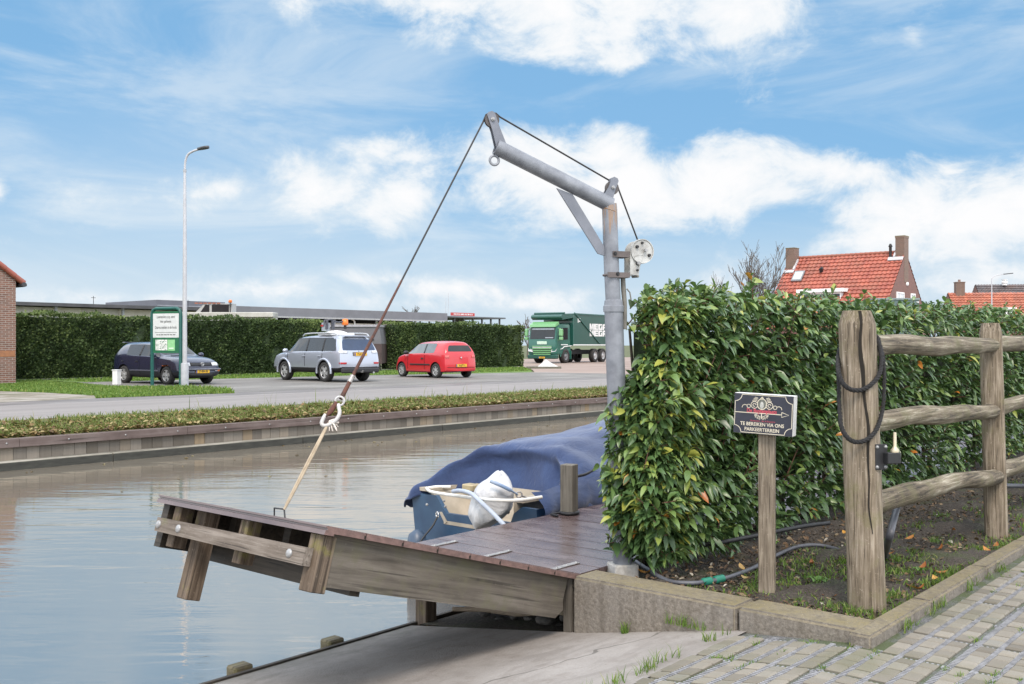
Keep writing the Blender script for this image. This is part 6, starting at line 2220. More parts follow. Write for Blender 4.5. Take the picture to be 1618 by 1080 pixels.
# ------------------------------------------------------------------ company notice board
b0, b1 = G(240, 604), G(288, 608)
d0 = (b0 - EYE).dot(FW); d1 = (b1 - EYE).dot(FW)
dc_ = 31.3
b0, b1 = PD(240.5, 604, dc_ + .25), PD(285.5, 604, dc_ - .25)
b0.z = b1.z = 0
cb = empty('notice_board', (b0 + b1) / 2, 0, 'green framed notice board with white panel and block-letter logo on the grass', 'sign')
CBO = (b0 + b1) / 2
xd = (b1 - b0).normalized()
wd = (b1 - b0).length
Mn = frame(Vector(), xd, Vector((0, 0, 1)))                # local x along, y up, z towards the viewer
hz_ = CAM_H + (HY - 487) * dc_ / F
GREEN = simple('sign_green', (0.010, 0.095, 0.080), (0.008, 0.075, 0.065), rough=.4)
mb = MB()
r_ = .055; w2 = wd / 2
path = [(-w2, -.2, 0), (-w2, hz_ - .16, 0), (-w2 + .05, hz_ - .05, 0), (-w2 + .16, hz_, 0), (w2 - .16, hz_, 0), (w2 - .05, hz_ - .05, 0), (w2, hz_ - .16, 0), (w2, -.2, 0)]
mb.tube([Mn @ Vector(p) for p in path], r_, 10)
mb.build('frame', GREEN, cb)
yA = hz_ - (495 - 487) * dc_ / F; yB = hz_ - (533 - 487) * dc_ / F; yC = hz_ - (557 - 487) * dc_ / F
mb = MB(); mb.box(-w2 + .05, w2 - .05, yA + .005, yA + .07, -.02, .02, 0, Mn); mb.box(-w2 + .05, w2 - .05, yC - .005, yB - .005, -.02, .02, 0, Mn)
mb.build('green_panel', simple('panel_green', (0.012, 0.13, 0.055), (0.010, 0.105, 0.05), rough=.4), cb)
mb = MB(); mb.box(-w2 + .055, w2 - .055, yB, yA, -.02, .022, 0, Mn)
wp = mb.build('white_panel', simple('panel_white', (0.62, 0.63, 0.63), (0.54, 0.55, 0.56), rough=.4), cb)
ink = simple('grey_ink', (0.10, 0.10, 0.10), rough=.6)
mb = MB()
pw = wd - .11; ph = yA - yB
for (tx, fy, sz, sx_) in (('Leveranciers s.v.p. eerst', .86, .125, .62), ('hier parkeren', .67, .125, .66), ('Daarna melden in de loods', .42, .125, .66)):
    vs, fs = text_mesh(tx, sz, .001, sx=sx_)
    mb.add(vs, fs, 0, False, Mn @ Matrix.Translation((0, yB + ph * fy, .026)))
mb.box(-pw * .42, pw * .42, yB + ph * .205, yB + ph * .22, .022, .026, 0, Mn)
xx = -pw * .36
while xx < pw * .36:                                        # a line of print too small to read: word-long strokes
    ww = random.uniform(.05, .13)
    mb.box(xx, min(xx + ww, pw * .38), yB + ph * .10, yB + ph * .135, .022, .026, 0, Mn); xx += ww + .025
mb.build('lettering', ink, wp)
def stencil(mb, Mx, x0, y0, w, h, z, rows=('MEGA', 'MEGA')):
    """two lines of solid white block letters (material 0) cut by thin slots in the ground colour (material 1)"""
    lw = w / 4.0; lh_ = h / 2.0 * .94
    def quad(a, b_, c, d, mi=0, dz=0.0):
        mb.add([(a, c, z + dz), (b_, c, z + dz), (b_, d, z + dz), (a, d, z + dz)], [(0, 1, 2, 3)], mi, False, Mx)
    def tri(p, mi=1): mb.add([(x, y, z + .004) for x, y in p], [(0, 1, 2)], mi, False, Mx)
    for ri in range(2):
        yb = y0 - (ri + 1) * h / 2 + h * .03; yt = yb + lh_; hh = lh_
        for li, ch in enumerate(rows[ri]):
            a = x0 + li * lw + lw * .03; b_ = a + lw * .94; ww = b_ - a
            quad(a, b_, yb, yt)
            S = lambda xa, xb, ya, yc: quad(a + ww * xa, a + ww * xb, yb + hh * ya, yb + hh * yc, 1, .004)
            if ch == 'M':
                tri([(a + ww * .36, yt + .001), (a + ww * .64, yt + .001), (a + ww * .5, yb + hh * .42)])
                tri([(a + ww * .28, yb), (a + ww * .40, yb), (a + ww * .30, yb + hh * .62)]); tri([(a + ww * .60, yb), (a + ww * .72, yb), (a + ww * .70, yb + hh * .62)])
            elif ch == 'E':
                S(.42, 1.01, .60, .72); S(.42, 1.01, .28, .40)
            elif ch == 'G':
                S(.40, 1.01, .62, .74); S(.40, .66, .28, .62); S(.40, .70, .28, .38)
            elif ch == 'A':
                S(.40, .62, .56, .72); S(.40, .62, -.01, .30); tri([(a, yt), (a + ww * .16, yt), (a, yt - hh * .3)])


mb = MB()
lx0 = -pw * .40; lW = pw * .46; lH = (yB - yC) * .72; lY = yB - (yB - yC) * .14
stencil(mb, Mn, lx0, lY, lW, lH, .024)
lo_ = mb.build('logo', [simple('logo_white', (0.80, 0.80, 0.78), rough=.5), bpy.data.materials['panel_green']], cb)
mb = MB(); mb.box(lx0 + lW + .01, lx0 + lW + .01 + pw * .28, lY - lH, lY, .02, .024, 0, Mn)
sq_ = mb.build('green_square', simple('light_green', (0.27, 0.55, 0.27), (0.22, 0.48, 0.22), rough=.5), cb)
mb = MB()
mb.box(lx0 + lW + .01 + pw * .05, lx0 + lW + .01 + pw * .23, lY - lH * .82, lY - lH * .74, .024, .027, 0, Mn)
mb.build('small_lettering', lo_.data.materials[0], sq_)

# white marker post
p = G(184.5, 607)
mk = empty('marker_post', p, R(20), 'short white marker post on the grass left of the dark hatchback', 'marker post')
mb = MB(); mb.box(-.10, .10, -.10, .10, -.1, .46, 0, None, .01); mb.build('post', M['white'], mk)
mb = MB(); mb.box(-.115, .115, -.115, .115, .46, .49, 0, None, .006); mb.build('cap', M['white'], mk)

# ------------------------------------------------------------------ brick building at the left edge
def brick(name, c1, c2, mort, scale=1.0, vert_axis='xz'):
    m, nt, b = new_mat(name)
    tcn = nt.nodes.new('ShaderNodeTexCoord'); sp_ = nt.nodes.new('ShaderNodeSeparateXYZ'); nt.links.new(tcn.outputs['Object'], sp_.inputs[0])
    cb_ = nt.nodes.new('ShaderNodeCombineXYZ')
    s_ = mth(nt, 'ADD', sp_.outputs[0], sp_.outputs[1])
    nt.links.new(s_, cb_.inputs[0]); nt.links.new(sp_.outputs[2], cb_.inputs[1])
    bt_ = nt.nodes.new('ShaderNodeTexBrick')
    nt.links.new(cb_.outputs[0], bt_.inputs[0])
    bt_.inputs['Color1'].default_value = (*c1, 1); bt_.inputs['Color2'].default_value = (*c2, 1); bt_.inputs['Mortar'].default_value = (*mort, 1)
    bt_.inputs['Scale'].default_value = 1; bt_.inputs['Brick Width'].default_value = .22 * scale; bt_.inputs['Row Height'].default_value = .068 * scale
    bt_.inputs['Mortar Size'].default_value = .008 * scale; bt_.inputs['Bias'].default_value = -.1
    n_ = noise(nt, coords(nt), 8, 4)
    nt.links.new(mixc(nt, mth(nt, 'MULTIPLY', n_, .4), bt_.outputs[0], (0.10, 0.06, 0.05)), b.inputs[0])
    b.inputs['Roughness'].default_value = .85
    bump(nt, b, bt_.outputs['Fac'], -.3, .01)
    return m


M['brick'] = brick('brown_brick', (0.22, 0.10, 0.07), (0.13, 0.065, 0.05), (0.36, 0.33, 0.29))
M['brick2'] = brick('red_brown_brick', (0.185, 0.072, 0.055), (0.125, 0.055, 0.045), (0.20, 0.15, 0.13))


def tiles(name, c1, c2, pitch_u, pitch_v):
    """pantile roof: geometry carries the rows; colour varies from tile to tile"""
    m, nt, b = new_mat(name)
    at_ = nn(nt, 'ShaderNodeAttribute', attribute_name='tint')
    n_ = noise(nt, coords(nt), 3, 5, .6)
    c_ = ramp(nt, at_.outputs['Fac'], [(0, c2), (1, c1)])
    n2_ = noise(nt, coords(nt), .7, 5, .65)
    c_ = mixc(nt, mth(nt, 'MULTIPLY', ramp(nt, n2_, [(.45, (0, 0, 0)), (.65, (1, 1, 1))]), .4), c_, (0.20, 0.10, 0.065))
    nt.links.new(mixc(nt, mth(nt, 'MULTIPLY', n_, .4), c_, (0.12, 0.075, 0.05)), b.inputs[0])
    b.inputs['Roughness'].default_value = .6
    return m


M['tile'] = tiles('orange_pantile', (0.45, 0.115, 0.07), (0.30, 0.068, 0.046), 0, 0)
M['tile_old'] = tiles('weathered_pantile', (0.47, 0.145, 0.08), (0.31, 0.085, 0.05), 0, 0)
M['tile_dark'] = tiles('grey_pantile', (0.10, 0.095, 0.105), (0.06, 0.058, 0.065), 0, 0)


def pantile_plane(o_, eu, ev, nu, nv, mat, name, parent, amp=.035, step=.035, seg=6):
    """o_ lower corner; eu along the eave (full length vector), ev up the slope; nu columns, nv rows of curved tiles"""
    nrm = eu.cross(ev).normalized()
    if nrm.z < 0: nrm = -nrm
    vs, fs, tt = [], [], []
    cols = nu * seg
    for r_i in range(nv):
        row_t = [random.random() for _ in range(nu)]
        for e, (t, lift) in enumerate(((r_i / nv, step), ((r_i + 1) / nv, 0.0))):
            for k in range(cols + 1):
                ph_ = (k % seg) / seg
                hgt = amp * (.5 + .5 * math.sin(2 * PI * ph_))
                vs.append(o_ + eu * (k / cols) + ev * t + nrm * (hgt + lift))
        b_ = r_i * 2 * (cols + 1)
        for k in range(cols):
            fs.append((b_ + k, b_ + k + 1, b_ + cols + 1 + k + 1, b_ + cols + 1 + k)); tt.append(row_t[k // seg])
        if r_i:                                             # the little step onto the row below
            pb = (r_i - 1) * 2 * (cols + 1) + cols + 1
            for k in range(cols):
                fs.append((pb + k, pb + k + 1, b_ + k + 1, b_ + k)); tt.append(row_t[k // seg] * .6)
    return fast_mesh(name, np.array([tuple(v) for v in vs]), np.array(fs), mat, {'tint': np.array(tt)}, smooth=False, parent=parent)


cw = G(25, 607)
hs1 = empty('brick_house', (cw.x, cw.y, 0), 0, 'brown brick building with orange tiled roof edge at the end of the dark hedge', 'building')
ez = 3.45
Wd, Dp = 8.0, 9.0
ang = R(37)
rz_ = ez + Wd / 2 * math.tan(ang)
mb = MB()
mb.add([(-Wd, 0, -.1), (0, 0, -.1), (0, 0, ez), (-Wd / 2, 0, rz_), (-Wd, 0, ez), (-Wd, Dp, -.1), (0, Dp, -.1), (0, Dp, ez), (-Wd / 2, Dp, rz_), (-Wd, Dp, ez)],
       [(0, 1, 2, 3, 4), (9, 8, 7, 6, 5), (1, 6, 7, 2), (5, 0, 4, 9)])
mb.build('wall', M['brick'], hs1)
sl = Wd / 2 / math.cos(ang) + .30
ro = empty('roof', (0, 0, 0)); ro.parent = hs1
for sgn_ in (1, -1):
    dn = Vector((sgn_ * math.cos(ang), 0, -math.sin(ang)))
    rp_ = Vector((-Wd / 2, -.09, rz_ + .05))
    lo_c = rp_ + dn * sl
    pantile_plane(lo_c, Vector((0, Dp + .18, 0)), -dn * sl, 40, 18, M['tile'], 'tile_slope', ro)
mb = MB()
dn = Vector((math.cos(ang), 0, -math.sin(ang)))
for sgn_ in (1, -1):
    dn = Vector((sgn_ * math.cos(ang), 0, -math.sin(ang)))
    Mx = frame(Vector((-Wd / 2, -.10, rz_ + .10)), dn, Vector((0, 1, 0)))
    for k in range(14):
        mb.cyl(Mx @ Vector((k * sl / 14, .05, 0)), Mx @ Vector(((k + 1) * sl / 14, .05, sgn_ * -.0)), .09, .10, 10)
mb.build('verge_tiles', M['tile'], ro)
mb = MB()
mb.box(.12, .30, -.14, Dp + .1, ez - .19, ez - .11); mb.cyl((.21, -.16, ez - .14), (.21, Dp + .1, ez - .14), .08, None, 10)
mb.build('gutter', simple('dark_gutter', (0.04, 0.04, 0.045), rough=.5), hs1)
mb = MB(); mb.box(-.55, .0 - .02, -.012, 0, .92, 1.12)
mb.build('soldier_course', simple('orange_brick', (0.34, 0.15, 0.07), (0.24, 0.11, 0.06), rough=.85, scale=9), hs1)

# ------------------------------------------------------------------ low warehouse behind the hedges
WV = 60.0
def wu(px, py=500): return PV(px, py, WV).x
def wz(px, py):
    return PV(px, py, WV).z
w0, w1 = wu(-60), wu(707)
wh = empty('warehouse', ((w0 + w1) / 2, WV, 0), 0, 'long low warehouse with dark flat roof and pale panels behind the clipped hedges', 'building')
WO_ = Vector(((w0 + w1) / 2, WV, 0))
grey_roof = simple('grey_roof_sheet', (0.165, 0.17, 0.19), (0.13, 0.135, 0.15), rough=.6, scale=.7)
dark = simple('dark_opening', (0.02, 0.02, 0.022), (0.035, 0.033, 0.032), rough=.9, scale=2)
uM = wu(366)
zl, zr = 3.85, 4.05
mb = MB()
mb.box(uM - WO_.x, w1 - WO_.x, 0, 14, zr - .62, zr)
mb.build('roof', grey_roof, wh)
mb = MB()
mb.box(w0 - WO_.x, uM - .03 - WO_.x, -.2, 14, zl - .20, zl)
mb.build('canopy_roof', simple('dark_roof_edge', (0.05, 0.05, 0.055), (0.08, 0.08, 0.085), rough=.7, scale=1), wh)
mb = MB(); mb.box(uM - WO_.x, w1 - WO_.x, -.10, -.004, zr - .75, zr - .63)
mb.build('fascia_strip', simple('pale_strip', (0.36, 0.37, 0.38), (0.28, 0.29, 0.30), rough=.6), wh)
mb = MB(); mb.box(w0 - WO_.x, w1 - .4 - WO_.x, 5.0, 13.5, 0, zl - .22)
mb.build('dark_bay', dark, wh)
mb = MB()
for k, (ua, ub) in enumerate(zip(np.arange(w0, wu(604), 2.4), np.arange(w0, wu(604), 2.4) + 2.4)):
    mb.box(ua + .01 - WO_.x, ub - .01 - WO_.x, .6, .7, 0, 3.60 if ub < uM else 3.02, k % 2)
mb.build('panel_wall', [simple('cream_panel', (0.60, 0.57, 0.48), (0.50, 0.47, 0.40), rough=.7, scale=2), simple('pale_panel', (0.54, 0.52, 0.46), (0.45, 0.43, 0.38), rough=.7, scale=2)], wh)
mb = MB()
for u in np.arange(w0 + 1, w1, 4.3):
    mb.box(u - WO_.x, u + .14 - WO_.x, .1, .24, 0, (zl if u < uM else zr - .63) - (.2 if u < uM else 0))
mb.build('columns', simple('column_grey', (0.30, 0.31, 0.32), (0.22, 0.23, 0.24), rough=.6), wh)
tb0, tb1 = wu(273), wu(366)
mb = MB()
mb.box(tb0 - WO_.x, tb1 + .8 - WO_.x, 2.0, 9, zl + .01, wz(330, 474))
bl = mb.build('roof_block', simple('block_grey', (0.13, 0.135, 0.16), (0.11, 0.115, 0.135), rough=.6, scale=1), wh)
mb = MB()
mb.box(tb0 + .02 - WO_.x, tb1 + .78 - WO_.x, 1.96, 1.99, zl + .12, wz(330, 482))
mb.build('block_cladding', simple('block_light', (0.30, 0.31, 0.34), (0.24, 0.25, 0.28), rough=.6, scale=2), bl)
mb = MB()
u = wu(566)
mb.tube(smooth_path([(u - .35 - WO_.x, .45, 3.35), (u - .15 - WO_.x, .45, 3.30), (u - WO_.x, .45, 3.15), (u + .02 - WO_.x, .45, 2.7), (u + .02 - WO_.x, .45, 2.0)], 5), .07, 10)
mb.build('downpipe', M['white'], wh)
mb = MB()
for px in (160, 310):
    u = wu(px)
    mb.cyl((u - WO_.x, 1, zl), (u - WO_.x, 1, zl + .55), .02, None, 6)
    mb.cyl((u - .15 - WO_.x, 1, zl + .45), (u + .15 - WO_.x, 1, zl + .45), .014, None, 6)
mb.build('aerial', M['black'], wh)

# open canopy with a red sign on its edge
c0, c1 = PV(702, 500, 66).x, PV(799, 500, 66).x
cz = PV(750, 500, 66).z
cn = empty('open_canopy', ((c0 + c1) / 2, 66, 0), 0, 'dark open steel canopy with a red sign strip on its roof beyond the second hedge', 'canopy')
CNO = Vector(((c0 + c1) / 2, 66, 0))
mb = MB(); mb.box(c0 - CNO.x, c1 - CNO.x, 0, 8, cz - .14, cz); mb.build('roof', simple('canopy_grey', (0.10, 0.11, 0.12), rough=.6), cn)
mb = MB()
for t in np.linspace(.03, .92, 7):
    u = c0 + (c1 - c0) * t
    for vv in (.2, 7.6): mb.box(u - CNO.x, u + .14 - CNO.x, vv, vv + .14, 0, cz - .14)
mb.build('columns', simple('canopy_post', (0.09, 0.095, 0.10), rough=.6), cn)
mb = MB(); mb.box(c0 + .5 - CNO.x, c0 + (c1 - c0) * .45 - CNO.x, 6.5, 6.6, 1, cz - .5); mb.box(c0 + (c1 - c0) * .66 - CNO.x, c1 - 1.3 - CNO.x, 4.5, 4.6, 1, cz - .16)
mb.build('back_panel', simple('canopy_dark', (0.05, 0.05, 0.055), (0.16, 0.16, 0.17), rough=.7, scale=2), cn)
s0, s1_ = PV(719, 497, 66).x, PV(756, 497, 66).x
mb = MB(); mb.box(s0 - CNO.x, s1_ - CNO.x, .5, .6, cz + .06, cz + .36)
sg_ = mb.build('sign_strip', simple('sign_red', (0.45, 0.05, 0.05), (0.38, 0.05, 0.05), rough=.5), cn)
mb = MB()
for k in range(14):
    u = s0 + .35 + k * (s1_ - s0 - .6) / 14
    mb.box(u - CNO.x, u + random.uniform(.06, .13) - CNO.x, .48, .499, cz + .14, cz + .28)
mb.build('sign_marks', M['white'], sg_)
mb = MB()
for (u, l) in ((.52, 1.9), (.56, 2.4)): mb.cyl((c0 + (c1 - c0) * (u - .15) - CNO.x, 3, cz), (c0 + (c1 - c0) * (u - .15) - CNO.x, 3, cz + l), .018, None, 5)
mb.build('mast', M['lamp_grey'], cn)

# white work vehicle whose cab and beacon show over the hedge
wvp = PD(340, 560, 54); wvp.z = 0
wv_ = empty('work_vehicle', wvp, R(0), 'white work vehicle with orange beacon half hidden behind the long dark hedge', 'vehicle')
s_ = 54 / F
zt = lambda py: CAM_H + (HY - py) * s_
Mv = frame(Vector(), RT, Vector((0, 0, 1)))
mb = MB(); mb.box(-52 * s_, 92 * s_, 0, .5 - 0 + zt(501) - .5, -1.0, -.1, 0, Mv); mb.box(-52 * s_, 92 * s_, zt(501), zt(493), -1.1, .1, 0, Mv, .03)
mb.build('body', simple('work_white', (0.46, 0.45, 0.41), (0.33, 0.32, 0.29), rough=.5, scale=1.5), wv_)
mb = MB()
mb.prism([(-32 * s_, zt(493)), (26 * s_, zt(493)), (26 * s_, zt(479)), (-18 * s_, zt(479))], -.9, -.1, 'z', 0, Mv)
cabo = mb.build('cab', simple('work_cab', (0.42, 0.42, 0.41), (0.33, 0.33, 0.32), rough=.4), wv_)
mb = MB()
mb.prism([(-24 * s_, zt(492.5)), (-10 * s_, zt(492.5)), (-10 * s_, zt(481)), (-16 * s_, zt(481))], -.1, -.07, 'z', 0, Mv)
mb.prism([(-6 * s_, zt(492.5)), (21 * s_, zt(492.5)), (21 * s_, zt(480.5)), (-6 * s_, zt(480.5))], -.1, -.07, 'z', 0, Mv)
mb.build('window', M['glass'], cabo)
mb = MB(); mb.cyl(Mv @ Vector((24 * s_, zt(494), .02)), Mv @ Vector((24 * s_, zt(478), .02)), .03, None, 6); mb.build('beacon_pole', M['black'], wv_)
mb = MB(); mb.lathe([(.0, .0), (.10, 0), (.09, .14), (.0, .17)], 12, 0, True, Matrix.Translation(Mv @ Vector((24 * s_, zt(478), .02))), caps=False); mb.build('beacon', M['orange'], wv_)
mb = MB()
for k in range(6): mb.box((-33 + k * 7) * s_, (-28 + k * 7) * s_, zt(479.6), zt(477.6), -.2, -.05, 0, Mv)
mb.build('warning_bar', simple('warning_red', (0.32, 0.12, 0.08), rough=.5), wv_)

# dark trailer in the gap between the hedges
tp = PD(572, 582, 50); tp.z = 0
tr_ = empty('box_trailer', tp, 0, 'grey and brown box trailer parked between the two hedges behind the silver car', 'trailer')
s_ = 50 / F
Mt = frame(Vector(), RT, Vector((0, 0, 1)))
zt = lambda py: CAM_H + (HY - py) * s_
xl, xr = (522 - 572) * s_, (603 - 572) * s_
mb = MB()
mb.prism([(xl - .2, .38), (xr, .38), (xr, zt(543)), (xl - .2, zt(543))], -3.2, 0, 'z', 0, Mt)
mb.build('lower_body', simple('trailer_brown', (0.075, 0.045, 0.045), (0.05, 0.033, 0.033), rough=.6, scale=2), tr_)
mb = MB()
mb.prism([(xl - .2, zt(543) + .004), (xr, zt(543) + .004), (xr - .12, zt(516)), (xl - .2, zt(516))], -3.18, -.02, 'z', 0, Mt)
mb.build('upper_body', simple('trailer_grey', (0.145, 0.14, 0.155), (0.12, 0.115, 0.13), rough=.5, scale=2), tr_)
mb = MB(); mb.box(xl - .25, xr - .08, zt(516), zt(512.5), -3.25, .04, 0, Mt); mb.build('roof', simple('trailer_roof', (0.36, 0.35, 0.38), (0.28, 0.27, 0.30), rough=.5), tr_)
mb = MB()
mb.torus(Mt @ Vector((xr - .6, .33, -.9)), RT.cross(Vector((0, 0, 1))), .22, .10, 20, 8); mb.torus(Mt @ Vector((xl + .4, .33, -.9)), RT.cross(Vector((0, 0, 1))), .22, .10, 20, 8)
mb.box(xr - .3, xr - .1, .1, .4, -.3, .0, 0, Mt)
mb.build('wheels', M['rubber'], tr_)
mb = MB(); mb.box((587 - 572) * s_, (591 - 572) * s_, zt(537), zt(535.5), -.02, .03, 0, Mt); mb.build('latch', M['black'], tr_)

# white pyramid stone on a low slab near the lorry
p = G(866, 582)
wsb = empty('white_block', p, 0, 'white pointed concrete block on a low slab before the lorry', 'block')
s_ = (p - EYE).dot(FW) / F
mb = MB()
mb.add([(-.58, -.3, .12), (.55, -.3, .12), (.50, .4, .12), (-.5, .4, .12), (-.38, -.12, .28), (.2, -.1, .30), (.1, .2, .28), (-.3, .2, .28), (-.12, .04, .52)],
       [(0, 1, 5, 4), (1, 2, 6, 5), (2, 3, 7, 6), (3, 0, 4, 7), (4, 5, 8), (5, 6, 8), (6, 7, 8), (7, 4, 8)], 0, False, frame(Vector(), RT, FW))
mb.build('block', simple('white_concrete', (0.56, 0.56, 0.55), (0.44, 0.44, 0.43), rough=.8, scale=6), wsb)
mb = MB(); mb.box(-1.2, .72, -.35, .5, 0, .115, 0, frame(Vector(), RT, FW)); mb.build('slab', simple('old_slab', (0.16, 0.15, 0.12), (0.10, 0.10, 0.075), rough=.9), wsb)

# ------------------------------------------------------------------ houses on the right
def window(parent, Mx, w, h, panes, frame_m, glass_m, d=.06):
    """local x right, y up, z outward; centred at the bottom-left corner"""
    mb = MB()
    t = .09
    mb.box(0, w, 0, t, 0, d, 0, Mx); mb.box(0, w, h - t, h, 0, d, 0, Mx)
    mb.box(0, t, t, h - t, 0, d, 0, Mx); mb.box(w - t, w, t, h - t, 0, d, 0, Mx)
    for k in range(1, panes): mb.box(w * k / panes - t * .4, w * k / panes + t * .4, t, h - t, 0, d - .01, 0, Mx)
    f = mb.build('window', frame_m, parent)
    mb = MB(); mb.box(t, w - t, t, h - t, 0, .02, 0, Mx); mb.build('pane', glass_m, f)
    return f, mb


HUc, Hv0, Hv1 = 73.5, 25.2, 34.1
Hr = 8.05
Hang = R(46)
Hhalf = 5.3
Heave = Hr - Hhalf * math.tan(Hang)
h2 = empty('brick_house', (HUc, (Hv0 + Hv1) / 2, 0), 0, 'red-brown brick house with steep orange pantile roof, dormer and two chimneys', 'house')
H2O = Vector((HUc, (Hv0 + Hv1) / 2, 0))
hl = (Hv1 - Hv0) / 2
mb = MB()
mb.add([(-Hhalf, -hl, -.1), (Hhalf, -hl, -.1), (Hhalf, -hl, Heave), (0, -hl, Hr - .05), (-Hhalf, -hl, Heave), (-Hhalf, hl, -.1), (Hhalf, hl, -.1), (Hhalf, hl, Heave), (0, hl, Hr - .05), (-Hhalf, hl, Heave)],
       [(0, 1, 2, 3, 4), (9, 8, 7, 6, 5), (1, 6, 7, 2), (5, 0, 4, 9)])
mb.build('wall', M['brick2'], h2)
ro = empty('roof', (0, 0, 0)); ro.parent = h2
sl = Hhalf / math.cos(Hang) + .15
for sgn_ in (-1, 1):
    dn = Vector((sgn_ * math.cos(Hang), 0, -math.sin(Hang)))
    pantile_plane(Vector((0, -hl - .02, Hr)) + dn * sl, Vector((0, 2 * hl + .04, 0)), -dn * sl, 27, 20, M['tile'], 'tile_slope', ro, amp=.06, step=.07)
mb = MB()
for k in range(24):
    y = -hl + 2 * hl * k / 24
    mb.cyl((0, y, Hr + .03), (0, y + 2 * hl / 24 + .03, Hr + .05), .12, .13, 10)
mb.build('ridge_tiles', M['tile_old'], ro)
chm = brick('chimney_brick', (0.17, 0.10, 0.07), (0.12, 0.075, 0.055), (0.20, 0.17, 0.14))
for (y0, y1, zt_, zb_, x0, x1, lab) in ((-hl - .02, -hl + .62, Hr + 1.15, Hr - 2.2, -.35, .55, 0), (hl - .75, hl - .05, Hr + .75, Hr - 2.2, -.9, -.05, 1)):
    mb = MB(); mb.box(x0, x1, y0, y1, zb_, zt_); mb.box(x0 - .02, x1 + .02, y0 - .02, y1 + .02, zt_ - .12, zt_ + .0)
    if lab: mb = MB(); mb.box(x0, x1, y0, y1, zb_, zt_)
    c_ = mb.build('chimney', chm, ro)
    mb = MB(); mb.box(x0 - .02, x1 + .02, y0 - .03, y1 + .03, zt_ + .003, zt_ + .05); mb.build('chimney_cap', simple('lichen_cap', (0.20, 0.17, 0.08), (0.13, 0.11, 0.07), rough=.9), ro)
lead = simple('lead_flashing', (0.50, 0.49, 0.50), (0.38, 0.38, 0.39), rough=.5)
dnL = Vector((-math.cos(Hang), 0, -math.sin(Hang))); nL = Vector((-math.sin(Hang), 0, math.cos(Hang)))
def RS(y, d, h=0.0): return Vector((0, y, Hr)) + dnL * d + nL * h     # roof-slope point: y along, d down the slope, h off it
mb = MB()
Mr = frame(RS(0, 0), Vector((0, -1, 0)), -dnL)
Mr = Matrix((Vector((0, -1, 0)), -dnL, Vector((0, -1, 0)).cross(-dnL))).transposed().to_4x4(); Mr.translation = RS(0, 0)
# local x to the right (towards -y), y up the slope, z off the roof
mb.box(hl - 1.05, hl + .02, -.95, -.62, .08, .16, 0, Mr); mb.box(hl - .72, hl - .60, -.62, -.1, .08, .2, 0, Mr)
mb.box(-hl + .0, -hl + .85, -1.75, -1.45, .08, .16, 0, Mr); mb.box(-hl + .72, -hl + .86, -1.45, -.3, .08, .22, 0, Mr)
mb.build('flashing', lead, ro)
mb = MB()
mb.tube([RS(-hl + .95, .55, .05), RS(-hl + .95, .55, .05) + Vector((0, 0, .75)), RS(-hl + .95, .55, .05) + Vector((0, 0, .8)), RS(-hl + .95, .55, .05) + Vector((0, 0, 1.0))], [.10, .10, .15, .06], 10)
mb.tube([RS(hl - 3.1, 1.75, .05), RS(hl - 3.1, 1.75, .3), RS(hl - 3.25, 1.7, .42)], [.14, .14, .12], 8)
mb.build('vent_pipe', M['black'], ro)
sk0, sk1 = hl - 1.75, hl - 1.05
mb = MB(); mb.box(-sk1 - .05, -sk0 + .05, -2.75, -1.65, .10, .20, 0, Mr); skf = mb.build('skylight', simple('skylight_frame', (0.22, 0.22, 0.23), rough=.5), ro)
mb = MB(); mb.box(-sk1 + .03, -sk0 - .03, -2.62, -1.78, .20, .215, 0, Mr); mb.build('pane', simple('sky_pane', (0.45, 0.52, 0.52), (0.4, 0.46, 0.46), rough=.08), skf)
# dormer with three windows
dm = empty('dormer', (0, 0, 0)); dm.parent = h2
dy0, dy1 = hl - 5.6, hl - 2.2                              # along y (right, left)
dz1 = Hr - 2.62; dz0 = dz1 - 1.6
xf = -(Hr - dz1) / math.tan(Hang) - .75
mb = MB(); mb.box(xf - .18, -(Hr - dz1) / math.tan(Hang) + .3, dy0 - .12, dy1 + .12, dz1 - .26, dz1); mb.build('fascia', M['white'], dm)
mb = MB(); mb.box(xf + .06, -(Hr - dz1) / math.tan(Hang) + .8, dy0 + .1, dy1 - .1, dz0, dz1 - .27); mb.build('cheek', simple('white_board', (0.66, 0.67, 0.68), (0.58, 0.59, 0.6), rough=.6), dm)
pw_ = (dy1 - dy0 - .25) / 3
for k in range(3):
    Mx = Matrix((Vector((0, -1, 0)), Vector((0, 0, 1)), Vector((-1, 0, 0)))).transposed().to_4x4(); Mx.translation = Vector((xf + .055, dy1 - .12 - pw_ * k, dz0 + .1))
    window(dm, Mx, pw_ - .04, 1.2, 1, M['white'], M['glass'])
# gable windows and lamp
Mg = Matrix((Vector((1, 0, 0)), Vector((0, 0, 1)), Vector((0, -1, 0)))).transposed().to_4x4()
for (x, w, pn) in ((-1.95, 1.55, 2), (1.0, .95, 2)):
    Mx = Mg.copy(); Mx.translation = Vector((x, -hl - .002, 3.75))
    window(h2, Mx, w, 1.35, pn, M['white'], simple('net_curtain_pane', (0.42, 0.44, 0.46), (0.33, 0.35, 0.37), rough=.1))
mb = MB(); mb.lathe([(.0, .12), (.12, .10), (.15, 0)], 12, 0, True, Mg @ Matrix.Translation((.25, 5.75, -0)) @ Matrix.Translation((0, 0, hl)), caps=False); mb.build('wall_lamp', M['white'], h2)

